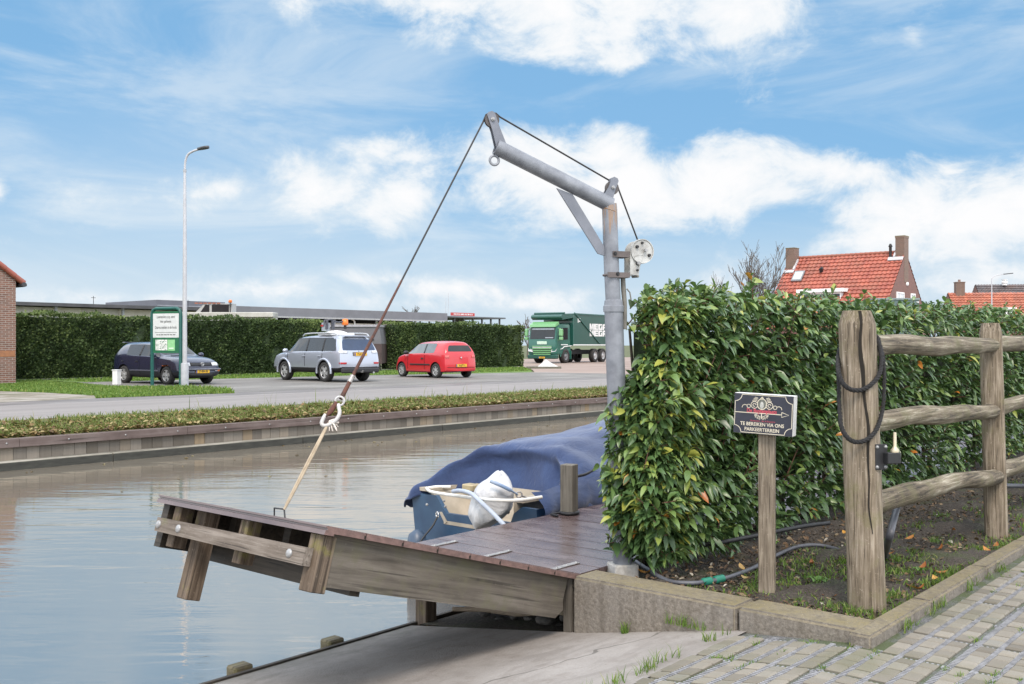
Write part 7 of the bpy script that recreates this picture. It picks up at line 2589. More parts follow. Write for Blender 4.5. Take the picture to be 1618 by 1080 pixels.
# green-grey container top in front of the house
p = PD(1416, 560, 36); p.z = 0
ct = empty('storage_container', p, 0, 'green-grey storage container whose top shows over the laurel hedge before the house', 'container')
s_ = 36 / F
Mt = frame(Vector(), RT, Vector((0, 0, 1)))
ztp = CAM_H + (HY - 471.5) * s_
mb = MB(); mb.box((1384 - 1416) * s_, (1452 - 1416) * s_, 0, ztp, -1.0, 0, 0, Mt); mb.build('body', simple('container_green', (0.085, 0.13, 0.125), (0.07, 0.11, 0.105), rough=.5), ct)
mb = MB(); mb.box((1383 - 1416) * s_, (1453 - 1416) * s_, ztp - .04, ztp + .02, -1.05, .03, 0, Mt); mb.build('rim', simple('container_rim', (0.20, 0.25, 0.25), (0.16, 0.20, 0.2), rough=.5), ct)
mb = MB(); mb.box((1380 - 1416) * s_, (1384 - 1416) * s_, ztp - .09, ztp - .06, .0, .02, 0, Mt); mb.box((1448 - 1416) * s_, (1452 - 1416) * s_, ztp - .14, ztp - .11, .0, .02, 0, Mt); mb.build('corner_light', M['white'], ct)

# farther house: orange roof with chimney and small dormer; dark roof behind
def roof_house(px0, px1, pr, pe, depth, label, tile, chim=None, dorm=None, skew=.12, cat='house'):
    c = PD((px0 + px1) / 2, 560, depth); c.z = 0
    rt = empty('tiled_house', c, 0, label, cat)
    s_ = depth / F
    xd_ = (RT * math.cos(skew) - FW * math.sin(skew)).normalized()
    fd = Vector((-xd_.y, xd_.x, 0))
    Ml = Matrix((xd_, fd, Vector((0, 0, 1)))).transposed().to_4x4()
    hw = (px1 - px0) / 2 * s_
    zr_ = CAM_H + (HY - pr) * s_; ze = CAM_H + (HY - pe) * s_
    dd = (zr_ - ze) / math.tan(R(42))
    mb = MB()
    mb.add([(-hw, -dd, 0), (hw, -dd, 0), (hw, dd, 0), (-hw, dd, 0), (-hw, -dd, ze), (hw, -dd, ze), (hw, dd, ze), (-hw, dd, ze), (-hw, 0, zr_ - .06), (hw, 0, zr_ - .06)],
           [(0, 1, 5, 4), (2, 3, 7, 6), (1, 2, 6, 9, 5), (3, 0, 4, 8, 7)], 0, False, Ml)
    mb.build('wall', M['brick2'], rt)
    r_ = empty('roof', (0, 0, 0)); r_.parent = rt
    for sg in (-1, 1):
        lo = Ml @ Vector((-hw, sg * dd, ze)); 
        pantile_plane(lo, (Ml.to_3x3() @ Vector((2 * hw, 0, 0))), Ml.to_3x3() @ Vector((0, -sg * dd, zr_ - ze)), max(8, int(2 * hw / .3)), max(6, int(dd / .27)), tile, 'tile_slope', r_, amp=.06, step=.07)
    if chim:
        for (pa, pb, pt) in chim:
            xa, xb = (pa - (px0 + px1) / 2) * s_, (pb - (px0 + px1) / 2) * s_
            mb = MB(); mb.box(xa, xb, -.4, .3, ze, CAM_H + (HY - pt) * s_, 0, Ml); mb.box(xa - .04, xb + .04, -.44, .34, CAM_H + (HY - pt) * s_ + .003, CAM_H + (HY - pt) * s_ + .08, 0, Ml)
            mb.build('chimney', chm, r_)
            mb = MB(); mb.cyl(Ml @ Vector(((xa + xb) / 2, 0, CAM_H + (HY - pt) * s_)), Ml @ Vector(((xa + xb) / 2, 0, CAM_H + (HY - pt) * s_ + .3)), .12, None, 8); mb.build('chimney_pot', M['brick'], r_)
    if dorm:
        pa, pb, pt, pbt = dorm
        xa, xb = (pa - (px0 + px1) / 2) * s_, (pb - (px0 + px1) / 2) * s_
        zt_ = CAM_H + (HY - pt) * s_; zb_ = CAM_H + (HY - pbt) * s_
        yf = -(zr_ - zb_) / math.tan(R(42)) - .1
        mb = MB(); mb.box(xa, xb, yf, 0, zb_, zt_ - .12, 0, Ml); mb.box(xa - .1, xb + .1, yf - .12, 0, zt_ - .115, zt_, 0, Ml); d_ = mb.build('dormer', M['white'], r_)
    return rt


roof_house(1502, 1700, 462, 500, 92, 'farther house with orange pantile roof, brick chimney and small white dormer', M['tile_old'], [(1513, 1526, 446)], (1571, 1588, 487, 500))
dh = roof_house(1545, 1720, 449, 482, 112, 'low house with dark grey tiled roof rising behind the farther orange roof', M['tile_dark'])
p = PD(1587, 449, 112)
mb = MB(); mb.lathe([(.28, 0), (.28, .25), (.34, .28), (.34, .40), (.2, .44), (.2, .55), (.3, .58), (.3, .66)], 14, 0, True, Matrix.Translation(p - dh.location - Vector((0, 0, .1)))); mb.build('roof_vent', M['white'], dh)

# ------------------------------------------------------------------ bare winter trees
BARK = simple('bark', (0.12, 0.10, 0.085), (0.08, 0.066, 0.055), rough=.9, scale=8)


def bare_tree(base, h, spread, seed, label, trunks=1, r0=.10, depth=5, rmin=.012):
    rnd = random.Random(seed)
    rt = empty('bare_tree', base, 0, label, 'tree')
    tk, cr_ = MB(), MB()
    def grow(p, d, L, r, lev):
        n = 4; pts = [p]; q = p
        for k in range(n):
            d = (d + Vector((rnd.gauss(0, .09), rnd.gauss(0, .09), rnd.gauss(.04, .05)))).normalized()
            q = q + d * (L / n); pts.append(q)
        mbx = tk if lev == 0 else cr_
        mbx.tube(pts, [max(rmin, r * (1 - .45 * k / n)) for k in range(n + 1)], 6 if lev < 2 else 4, caps=False)
        if lev >= depth: return
        for k in range(rnd.randint(3, 4) if lev < 2 else rnd.randint(2, 4)):
            t = rnd.uniform(.35, 1.0); idx = min(n - 1, int(t * n)); o_ = pts[idx].lerp(pts[idx + 1], t * n - idx)
            a = rnd.uniform(0, 6.28); sp_ = rnd.uniform(.35, .8) * spread
            e1 = d.cross(Vector((.3, .5, 1))).normalized(); e2 = d.cross(e1)
            nd = (d + (e1 * math.cos(a) + e2 * math.sin(a)) * sp_ + Vector((0, 0, .18))).normalized()
            grow(o_, nd, L * rnd.uniform(.55, .8), r * .55, lev + 1)
    for k in range(trunks):
        off = Vector((rnd.uniform(-.6, .6), rnd.uniform(-.6, .6), 0)) * (k > 0) * 2.0
        grow(off + Vector((0, 0, -.1)), Vector((rnd.gauss(0, .08), rnd.gauss(0, .08), 1)).normalized(), h * .42, r0, 0)
    tk.build('trunk', BARK, rt); cr_.build('crown', BARK, rt)
    return rt


b_ = PD(1196, 560, 62); b_.z = 0
bare_tree(b_, 7.7, .75, 21, 'bare winter tree with fine upright branches left of the orange-roofed house', 3, .09, 5, .010)
for (px, d, h, sd, lab) in ((632, 120, 6.2, 5, 'small distant bare tree above the long grey warehouse roof'), (833, 110, 5.0, 9, 'small distant bare tree between the second hedge and the lorry'), (1473, 105, 5.6, 13, 'thin distant bare tree between the two orange-roofed houses')):
    b_ = PD(px, 560, d); b_.z = 0
    bare_tree(b_, h, .8, sd, lab, 1, .08, 4, .025)
# ------------------------------------------------------------------ vehicles
def car_body(p):
    """closed cage from lengthwise stations, smoothed, wheel arches cut; returns list of (slot, verts, faces)"""
    W2, H, zl, tr = p['W'] / 2, p['H'], p['zl'], p['trim']
    xr, xf, wb, wr = p['xr'], p['xf'], p['wb'], p['wr']
    wt = p['wt'] / 2
    zb0, zb1, zh0, zh1 = p['belt_r'], p['belt_f'], p['hood_b'], p['hood_f']
    S = []
    def st(xl, xb, xt, w, zb, wbelt, wtop, zte, zt, zlow=None):
        S.append((xl, xb, xt, w, zb, wbelt, wtop, zte, zt, zl if zlow is None else zlow))
    rk = p['rear_rake']
    st(xr, xr + p['rear_in'], xr + rk, W2 * .90, zb0, W2 * .86, wt * .90, H - .10, H - .055, zl + .10)
    st(xr + .16, xr + .24, xr + rk + .16, W2 * .985, zb0, W2 * .95, wt * .98, H - .075, H - .02, zl + .05)
    st(p['xC'], p['xC'], p['xCt'], W2, zb0 * .5 + zb1 * .5 + .01, W2 * .965, wt, H - .06, H)
    st(p['xB'], p['xB'], p['xB'] - .05, W2, zb1 + .02, W2 * .97, wt, H - .055, H + .005)
    st(p['xA'], p['xA'], p['xA'] - .0, W2, zb1 + .01, W2 * .97, wt * .96, H - .085, H - .035)
    st(p['xW'], p['xW'], p['xW'] - .06, W2, zb1 - .02, W2 * .965, W2 * .80, zh0 + .02, zh0 + .05)
    st(p['xW'] + .14, p['xW'] + .14, p['xW'] + .14, W2, zb1 - .05, W2 * .955, W2 * .80, zh0 + .0, zh0 + .025)
    st((p['xW'] + xf) / 2 + .1, (p['xW'] + xf) / 2 + .1, (p['xW'] + xf) / 2 + .1, W2, (zh0 + zh1) / 2 - .05, W2 * .945, W2 * .74, (zh0 + zh1) / 2 + .015, (zh0 + zh1) / 2 + .04)
    st(xf - .22, xf - .26, xf - .26, W2 * .96, zh1 - .09, W2 * .88, W2 * .66, zh1 - .0, zh1 + .02, zl + .03)
    st(xf, xf - .06, xf - .10, W2 * .86, zh1 - .17, W2 * .80, W2 * .58, zh1 - .09, zh1 - .075, zl + .06)
    n = len(S)
    rows = 8
    bm = bmesh.new()
    cl = bm.edges.layers.float.new('crease_edge')
    cv_ = bm.verts.layers.float.new('crease_vert')
    grid = []
    for (xl, xb, xt, w, zb, wbelt, wtop, zte, zt, zlow) in S:
        zm = zlow + (zb - zlow) * .60
        half = [(xl, 0, zlow), (xl, w * .90, zlow), (xl, w * .985, tr), (xl * .6 + xb * .4, w, zm), (xb, wbelt, zb), (xt, wtop, zte), (xt, wtop * .6, zt), (xt, 0, zt + .012)]
        L = [bm.verts.new(q) for q in half]
        Rr = [L[0]] + [bm.verts.new((q[0], -q[1], q[2])) for q in half[1:7]] + [L[7]]
        grid.append((L, Rr))
    PAINT, TRIM, WELL = 0, 1, 2
    F_ = {}
    for i in range(n - 1):
        for side in (0, 1):
            for k in range(7):
                a, b_, c, d = grid[i][side][k], grid[i + 1][side][k], grid[i + 1][side][k + 1], grid[i][side][k + 1]
                f = bm.faces.new((a, b_, c, d) if side else (d, c, b_, a))
                f.material_index = TRIM if k <= 1 else PAINT
                F_[(i, side, k)] = f
    caps = {}
    for i, sg in ((0, 1), (n - 1, -1)):
        L, Rr = grid[i]
        def cap(vs, mi):
            f = bm.faces.new(vs if sg > 0 else vs[::-1]); f.material_index = mi; return f
        caps[(i, 1)] = cap([L[1], L[0], Rr[1], Rr[2], L[2]], TRIM)
        caps[(i, 2)] = cap([L[2], Rr[2], Rr[3], L[3]], PAINT)
        caps[(i, 3)] = cap([L[3], Rr[3], Rr[4], L[4]], PAINT)
        caps[(i, 4)] = cap([L[4], Rr[4], Rr[5], L[5]], PAINT)
        caps[(i, 5)] = cap([L[5], Rr[5], Rr[6], L[7], L[6]], PAINT)
        if i == 0:
            for k in range(2, 5):
                for s_ in (L, Rr):
                    e = bm.edges.get((s_[k], s_[k + 1]))
                    if e: e[cl] = .45
    # character lines
    for i in range(n - 1):
        for side in (0, 1):
            e = bm.edges.get((grid[i][side][2], grid[i + 1][side][2]))
            if e: e[cl] = .7
            e = bm.edges.get((grid[i][side][4], grid[i + 1][side][4]))
            if e: e[cl] = .5
            if i >= 5:
                e = bm.edges.get((grid[i][side][5], grid[i + 1][side][5]))
                if e: e[cl] = .3
    bmesh.ops.recalc_face_normals(bm, faces=bm.faces[:])
    wins = []
    slot = 3
    def glaze(faces, name, th):
        nonlocal slot
        bmesh.ops.inset_region(bm, faces=faces, thickness=th, use_even_offset=True, depth=0)
        fs_ = set(faces)
        for f in faces:
            f.material_index = slot
            for e in f.edges:
                if any(q not in fs_ for q in e.link_faces):
                    e[cl] = 1.0
                    for q in e.verts: q[cv_] = .75
        wins.append((slot, name)); slot += 1
    for side in (0, 1):
        cells = [F_[(i, side, 4)] for i in ((1, 2, 3, 4) if p.get('quarter') else (2, 3, 4))]
        base_slot = slot
        glaze(cells, 'side_window', .03)
        n_ = len(cells) - 1                                  # the two front cells share one pane
        for q, f in enumerate(cells):
            f.material_index = base_slot + min(q, n_ - 1)
        for q in range(1, n_): wins.append((slot, 'side_window')); slot += 1
    glaze([F_[(4, s_, k)] for s_ in (0, 1) for k in (5, 6)], 'windscreen', .035)
    glaze([caps[(0, 4)]], 'rear_window', p.get('rear_in_w', .05))
    me = bpy.data.meshes.new('cage'); bm.to_mesh(me); bm.free()
    for k in range(slot): me.materials.append(p['mats'][k] if k < 3 else p['glass'])
    o = bpy.data.objects.new('cage', me); COL.objects.link(o)
    s_ = o.modifiers.new('s', 'SUBSURF'); s_.levels = s_.render_levels = 2
    cut = MB()
    for x in (0, wb):
        for sy in (-1, 1):
            cut.M = Matrix.Translation((x, sy * (W2 - .10), wr + .005)) @ Matrix.Rotation(PI / 2, 4, 'X')
            cut.lathe([(wr + p.get('arch', .055), -.16), (wr + p.get('arch', .055), .16)], 32, 2, False)
    cut.M = Matrix.Identity(4)
    cme = bpy.data.meshes.new('cut'); cme.from_pydata(cut.v, [], cut.f)
    for k in range(slot): cme.materials.append(p['mats'][k] if k < 3 else p['glass'])
    cme.polygons.foreach_set('material_index', cut.m)
    cbm = bmesh.new(); cbm.from_mesh(cme); bmesh.ops.remove_doubles(cbm, verts=cbm.verts[:], dist=1e-5); bmesh.ops.recalc_face_normals(cbm, faces=cbm.faces[:]); cbm.to_mesh(cme); cbm.free()
    co_ = bpy.data.objects.new('cut', cme); COL.objects.link(co_)
    bo2 = o.modifiers.new('b', 'BOOLEAN'); bo2.operation = 'DIFFERENCE'; bo2.object = co_; bo2.solver = 'EXACT'
    bpy.context.view_layer.update()
    dg = bpy.context.evaluated_depsgraph_get()
    rm = bpy.data.meshes.new_from_object(o.evaluated_get(dg))
    V = [v.co.copy() for v in rm.vertices]; Fs = [(tuple(q.vertices), q.material_index) for q in rm.polygons]
    bpy.data.objects.remove(o); bpy.data.objects.remove(co_)
    return V, Fs, wins


def sub_mesh(V, faces):
    idx, vs, fs = {}, [], []
    for f in faces:
        t = []
        for i in f:
            if i not in idx: idx[i] = len(vs); vs.append(V[i])
            t.append(idx[i])
        fs.append(tuple(t))
    return vs, fs


def build_car(name, label, loc, heading, p):
    rz = math.atan2(heading.y, heading.x)
    root = empty(name, loc, rz, label, 'car')
    V, Fs, wins = car_body(p)
    bv = BVHTree.FromPolygons(V, [f for f, m_ in Fs])
    body = MB()
    for mi in (0, 1, 2):
        vs, fs = sub_mesh(V, [f for f, m_ in Fs if m_ == mi])
        if fs: body.add(vs, fs, mi, True)
    bo_ = body.build('body', p['mats'], root, sharp=42)
    for sl_, nm in wins:
        vs, fs = sub_mesh(V, [f for f, m_ in Fs if m_ == sl_])
        if fs:
            mb = MB(); mb.add(vs, fs, 0, True); mb.build(nm, p['glass_rear'] if nm == 'rear_window' and 'glass_rear' in p else p['glass'], root)
    # conforming patches: (y0,y1,z0,z1) from the rear/front, (x0,x1,z0,z1) from the side
    def patch(mode, a0, a1, z0, z1, mat, nm, off=.010, na=6, nz=4, parent=root, shear=0.0, taper=None):
        vs, ok = [], []
        for j in range(nz + 1):
            for i in range(na + 1):
                t = i / na; s_ = j / nz
                a = a0 + (a1 - a0) * t; z = z0 + (z1 - z0) * s_ + shear * (t - .5)
                if taper: z = (z0 + z1) / 2 + (z - (z0 + z1) / 2) * (taper[0] + (taper[1] - taper[0]) * t)
                if mode == 'rear': o_, d = Vector((-4, a, z)), Vector((1, 0, 0))
                elif mode == 'front': o_, d = Vector((9, a, z)), Vector((-1, 0, 0))
                elif mode == 'left': o_, d = Vector((a, 4, z)), Vector((0, -1, 0))
                elif mode == 'right': o_, d = Vector((a, -4, z)), Vector((0, 1, 0))
                h, nrm, *_ = bv.ray_cast(o_, d)
                if h is None: vs.append(o_ + d * 4); ok.append(False)
                else: vs.append(h - d * off); ok.append(True)
        fs = []
        w = na + 1
        for j in range(nz):
            for i in range(na):
                q = (j * w + i, j * w + i + 1, (j + 1) * w + i + 1, (j + 1) * w + i)
                if all(ok[k] for k in q): fs.append(q)
        if not fs: return None
        mb = MB(); mb.add(vs, fs, 0, True)
        o = mb.build(nm, mat, parent)
        sm = o.modifiers.new('t', 'SOLIDIFY'); sm.thickness = .012; sm.offset = 0
        return o
    W2 = p['W'] / 2
    for sd_ in ('left', 'right'):
        for xb in p.get('pillars', ()):
            patch(sd_, xb - .035, xb + .035, p['belt_f'] + .05, p['H'] - .12, M['black'], 'pillar', off=.004, na=2, nz=6)
    # wheels
    for x in (0, p['wb']):
        for sy in (1, -1):
            r = p['wr']; tw = p.get('tw', .205)
            Mw = Matrix.Translation((x, sy * (W2 - tw / 2 - .015), r)) @ Matrix.Rotation(-sy * PI / 2, 4, 'X')
            mb = MB()
            mb.lathe([(r * .62, tw * .42), (r * .70, tw * .5), (r * .93, tw * .48), (r, tw * .34), (r, -tw * .34), (r * .93, -tw * .5), (r * .6, -tw * .5)], 28, 0, True, Mw, caps=False)
            mb.lathe([(0, tw * .10), (r * .64, tw * .12), (r * .64, -tw * .3)], 20, 1, False, Mw, caps=False)
            wh_ = mb.build('wheel', [M['rubber'], M['well']], root)
            rm_ = MB()
            rm_.torus(Mw @ Vector((0, 0, tw * .38)), Mw.to_3x3() @ Vector((0, 0, 1)), r * .635, r * .045, 28, 6)
            ns = p.get('spokes', 5)
            for k in range(ns):
                Ms = Mw @ Matrix.Rotation(2 * PI * k / ns + .3, 4, 'Z')
                sw = p.get('spoke_w', .16) * r
                rm_.add([(r * .10, -sw * .8, tw * .40), (r * .62, -sw, tw * .36), (r * .62, sw, tw * .36), (r * .10, sw * .8, tw * .40), (r * .10, -sw * .8, tw * .25), (r * .62, -sw, tw * .22), (r * .62, sw, tw * .22), (r * .10, sw * .8, tw * .25)],
                        [(0, 1, 2, 3), (0, 4, 5, 1), (3, 2, 6, 7), (1, 5, 6, 2)], 0, False, Ms)
            rm_.lathe([(0, tw * .44), (r * .13, tw * .42), (r * .15, tw * .25)], 12, 0, True, Mw, caps=False)
            rm_.build('rim', M['rim'], wh_)
    # mirrors
    for sy in (1, -1):
        mb = MB()
        c = Vector((p['xW'] - .22, sy * (W2 + .085), p['belt_f'] + .07))
        bm = bmesh.new(); bmesh.ops.create_uvsphere(bm, u_segments=10, v_segments=7, radius=1)
        for v in bm.verts: v.co = Vector((v.co.x * .075, v.co.y * .115, v.co.z * .08)) + c
        mb.bm(bm, 0, True); bm.free()
        mb.cyl(c - Vector((0, sy * .18, .06)), c - Vector((0, sy * .06, .02)), .03, None, 6)
        mb.build('mirror', p.get('mirror', p['mats'][0]), root)
    return root, patch


def plate(root, x, y, z, facing, txt, Mx=None, w=.52, h=.11):
    Mp = Matrix((Vector((0, -facing * -1 * 1.0, 0)), Vector((0, 0, 1)), Vector((facing, 0, 0)))).transposed().to_4x4()
    Mp = frame((x, y, z), Vector((0, facing, 0)), Vector((0, 0, 1)))
    mb = MB(); mb.box(-w / 2, w / 2, -h / 2, h / 2, -.02, .006, 0, Mp); mb.box(-w / 2 + .002, -w / 2 + .045, -h / 2 + .002, h / 2 - .002, .006, .008, 1, Mp)
    pl = mb.build('number_plate', [M['plate'], simple('plate_blue', (0.02, 0.05, 0.3), rough=.5)], root)
    mb = MB()
    vs, fs = text_mesh(txt, .098, .002, sx=.95)
    mb.add(vs, fs, 0, False, Mp @ Matrix.Translation((.022, 0, .010)))
    mb.build('plate_text', M['black'], pl)
    return pl


paint_silver = paint('silver_paint', (0.42, 0.45, 0.52), .32, .55, .05)
paint_red = paint('red_paint', (0.52, 0.018, 0.028), .26, 0, .04)
paint_navy = paint('dark_blue_paint', (0.012, 0.016, 0.045), .25, .2, .06)

# silver off-roader, seen from its rear left
V_DIR = Vector((0.0, 1, 0))
pr_ = G(515, 603)
hd1 = Vector((.10, .995, 0)).normalized()
lf = Vector((-hd1.y, hd1.x, 0))
S_ = dict(W=1.80, H=1.66, wt=1.42, zl=.30, trim=.50, xr=-.99, xf=3.66, wb=2.67, wr=.355, belt_r=1.07, belt_f=1.03, hood_b=1.05, hood_f=.96,
          rear_rake=.30, rear_in=.06, xC=.15, xCt=.10, xB=1.20, xA=1.90, xW=2.62, quarter=True, mats=[paint_silver, M['black'], M['well']], glass=M['glass'], glass_rear=M['glass_blue'], arch=.07, tw=.23, spokes=5, spoke_w=.17, pillars=(1.17, .13))
suv, pt_ = build_car('silver_car', 'silver off-road estate car parked nose to the hedge with equipment on its roof', pr_ - lf * .79, hd1, S_)
for sy in (1, -1):
    y0, y1 = sorted((sy * .52, sy * .86))
    pt_('rear', y0, y1, 1.015, 1.105, M['clearlens'], 'tail_light')
    y0, y1 = sorted((sy * .58, sy * .84))
    pt_('rear', y0, y1, .635, .70, M['redlens'], 'rear_reflector')
    mb = MB()
    mb.tube(smooth_path([(-.55, sy * .66, 1.63), (-.35, sy * .66, 1.715), (.6, sy * .665, 1.735), (1.5, sy * .66, 1.715), (1.72, sy * .65, 1.64)], 5), .022, 8)
    mb.build('roof_rail', M['chrome'], suv)
    for x in (1.30, .28):
        sd_ = 'left' if sy > 0 else 'right'
        pt_(sd_, x - .09, x + .09, .90, .935, paint_silver, 'door_handle', off=.03)
    for x in (.12, 1.24, 2.42):
        pt_('left' if sy > 0 else 'right', x - .006, x + .006, .55, 1.02, M['well'], 'door_gap', off=.004, na=1)
    # flared arches
    for x in (0, 2.67):
        mb = MB()
        mb.tube([(x + (.355 + .095) * math.cos(a), sy * .885, .36 + (.355 + .095) * math.sin(a)) for a in np.linspace(R(-8), R(188), 19)], .045, 8)
        mb.build('wheel_arch', paint_silver, suv)
pt_('rear', -.30, .30, .93, 1.06, simple('recess_dark', (0.10, 0.105, 0.115), rough=.4), 'plate_recess', off=.006)
plate(suv, -.99 + .0, 0, .985, -1, '72-KVJ-3')
mb = MB(); mb.box(-1.02, -.90, -.80, .80, .32, .50, 0, None, .04); mb.build('rear_bumper', M['black'], suv)
mb = MB(); mb.tube([(-.72, .22, 1.12), (-.93, .02, 1.085)], .014, 5); mb.build('rear_wiper', M['black'], suv)
mb = MB(); mb.cyl((-1.06, -.52, .33), (-.8, -.52, .33), .035, None, 10); mb.tube([(-.95, 0, .36), (-1.12, 0, .36), (-1.13, 0, .42)], .025, 8); mb.build('tow_bar', M['chrome'], suv)
mb = MB(); mb.box(-.78, -.62, -.55, .55, 1.60, 1.635, 0, None, .015); mb.build('roof_spoiler', paint_silver, suv)
# equipment on its roof
gp = suv.matrix_basis @ Vector((.35, .12, 1.665))
Ms_ = Matrix.Rotation(math.atan2(hd1.y, hd1.x), 4, 'Z')
eq = empty('roof_equipment', gp, math.atan2(hd1.y, hd1.x), 'white padded equipment box with clamps on the roof of the silver car', 'equipment')
bm = bmesh.new(); bmesh.ops.create_uvsphere(bm, u_segments=16, v_segments=8, radius=1)
for v in bm.verts: v.co = Vector((v.co.x * .40, v.co.y * .50 * (1 + .1 * math.sin(v.co.x * 5)), max(-.02, v.co.z) * .17 + .0))
mb = MB(); mb.bm(bm, 0, True); bm.free()
mb.box(-.42, .42, -.52, .52, -.02, .07, 0, None, .03)
mb.build('box', M['white'], eq)
mb = MB()
for y in (.42, .15): mb.box(-.06, .06, y - .045, y + .045, .2, .52, 0, None, .01)
mb.tube([(0, .55, .3), (0, .50, .52), (0, .25, .56), (0, .1, .5), (0, -.1, .46), (0, -.3, .5)], .03, 6)
mb.tube([(0, .3, .2), (.05, .36, .55)], .02, 5)
mb.build('clamp', simple('clamp_dark', (0.035, 0.04, 0.06), (0.08, 0.08, 0.09), rough=.5), eq)
mb = MB(); mb.box(-.01, .01, .28, .62, .14, .44); mb.build('screen', simple('screen_grey', (0.28, 0.31, 0.34), (0.2, 0.22, 0.25), rough=.3), eq)
mb = MB(); mb.box(-.04, .04, .58, .64, .30, .36); mb.build('red_cap', M['redlens'], eq)
be = MB()
be.cyl((0, -.38, .22), (0, -.38, .38), .05, None, 10, 1); be.lathe([(.0, .36), (.11, .36), (.115, .44), (.10, .58), (.0, .60)], 14, 0, True, Matrix.Translation((0, -.38, 0)), caps=False)
be.build('beacon', [M['orange'], M['black']], eq)

# red city car, seen from its rear left
pr_ = G(690, 597)
hd2 = Vector((.16, .987, 0)).normalized()
lf = Vector((-hd2.y, hd2.x, 0))
S2 = dict(W=1.66, H=1.46, wt=1.20, zl=.19, trim=.26, xr=-.62, xf=2.98, wb=2.37, wr=.29, belt_r=.98, belt_f=.93, hood_b=.95, hood_f=.80,
          rear_rake=.20, rear_in=.05, xC=.10, xCt=.06, xB=.80, xA=1.42, xW=2.12, mats=[paint_red, paint_red, M['well']], glass=M['glass_light'], glass_rear=M['glass'], tw=.18, spokes=7, spoke_w=.13, rear_in_w=.07, mirror=M['black'], pillars=(.78,))
red, pt_ = build_car('red_car', 'small red two-door hatchback parked nose to the second hedge', pr_ - lf * .74, hd2, S2)
for sy in (1, -1):
    y0, y1 = sorted((sy * .56, sy * .74))
    pt_('rear', y0, y1, .80, .90, simple('pale_red_lens', (0.62, 0.16, 0.15), (0.5, 0.08, 0.08), rough=.2), 'tail_light')
    sd_ = 'left' if sy > 0 else 'right'
    pt_(sd_, .35, 1.72, .505, .555, M['black'], 'side_strip', off=.012, na=10)
    pt_(sd_, .80, .96, .74, .80, M['black'], 'door_handle', off=.012)
    for x in (.72, 1.90): pt_(sd_, x - .005, x + .005, .34, .90, M['well'], 'door_gap', off=.004, na=1)
pt_('rear', -.66, .66, .415, .43, M['well'], 'bumper_gap', off=.003, nz=1)
plate(red, -.645, 0, .50, -1, '56-JPT-5')
mb = MB(); mb.lathe([(.045, 0), (.03, .02), (.0, .022)], 4, 0, False, frame((-.63, 0, .80), (0, -1, 0), (0, 0, 1)), caps=False); mb.build('badge', M['chrome'], red)
mb = MB(); mb.tube([(-.52, .25, 1.0), (-.56, .0, .955)], .012, 5); mb.build('rear_wiper', M['black'], red)
mb = MB(); mb.tube([(.1, .1, 1.45), (-.05, .1, 1.62)], .006, 4); mb.build('aerial', M['black'], red)

# dark blue hatchback, front towards the road
hd3 = Vector((.06, -.998, 0)).normalized()
lf = Vector((-hd3.y, hd3.x, 0))
pf = G(265, 607.5)
S3 = dict(W=1.70, H=1.41, wt=1.22, zl=.19, trim=.42, xr=-.74, xf=3.30, wb=2.475, wr=.30, belt_r=.95, belt_f=.90, hood_b=.92, hood_f=.80,
          rear_rake=.24, rear_in=.05, xC=.12, xCt=.06, xB=.98, xA=1.50, xW=2.12, quarter=False, mats=[paint_navy, simple('dark_plastic_trim', (0.02, 0.022, 0.03), rough=.5), M['well']], glass=M['glass'], tw=.19, spokes=5, spoke_w=.2, pillars=(.95,))
dk, pt_ = build_car('dark_car', 'dark blue five-door hatchback parked behind the green notice board, front towards the road', pf + lf * .76 - hd3 * 2.475, hd3, S3)
for sy in (1, -1):
    y0, y1 = sorted((sy * .42, sy * .72))
    pt_('front', y0, y1, .615, .725, M['clearlens'], 'headlight', off=.016)
    y0, y1 = sorted((sy * .50, sy * .62))
    pt_('front', y0, y1, .43, .475, M['clearlens'], 'fog_light', off=.014)
    y0, y1 = sorted((sy * .63, sy * .74))
    pt_('front', y0, y1, .43, .475, M['orange'], 'indicator', off=.014)
    sd_ = 'left' if sy > 0 else 'right'
    pt_(sd_, .2, 2.05, .43, .475, simple('strip_grey', (0.09, 0.09, 0.12), rough=.35), 'side_strip', off=.014, na=10)
    for x in (.95, .1): pt_(sd_, x - .20, x - .06, .74, .775, M['black'], 'door_handle', off=.02)
    for x in (.98, 1.98): pt_(sd_, x - .005, x + .005, .34, .87, M['well'], 'door_gap', off=.004, na=1)
    pt_(sd_, 2.30, 2.36, .60, .63, M['orange'], 'side_indicator', off=.012)
gr_ = pt_('front', -.40, .40, .62, .72, M['black'], 'grille', off=.014)
mb = MB(); mb.box(3.24, 3.335, -.70, .70, .485, .53, 0, None, .012); mb.build('bumper_strip', simple('bumper_shine', (0.16, 0.17, 0.20), (0.12, 0.125, 0.15), rough=.3), dk)
pt_('front', -.5, .5, .26, .36, M['black'], 'air_intake', off=.012)
plate(dk, 3.305, .0, .435, 1, 'JT-BH-36')
bd_ = MB()
Mb_ = frame((3.275, 0, .675), (0, 1, 0), (0, 0, 1))
bd_.torus(Mb_ @ Vector((0, 0, .012)), (1, 0, 0), .058, .008, 20, 6)
for tx, dy in (('V', .022), ('W', -.022)):
    vs, fs = text_mesh(tx, .062, .001)
    bd_.add(vs, fs, 0, False, Mb_ @ Matrix.Translation((0, dy, .014)))
bd_.build('badge', M['chrome'], dk)
mb = MB(); mb.box(2.26, 2.28, -.5, .1, .955, .975); mb.build('wiper', M['black'], dk)
mb = MB(); mb.box(-.70, -.52, -.45, .45, 1.375, 1.41, 0, None, .015); mb.tube([(-.3, 0, 1.40), (-.5, 0, 1.62)], .006, 4); mb.build('roof_spoiler', paint_navy, dk)

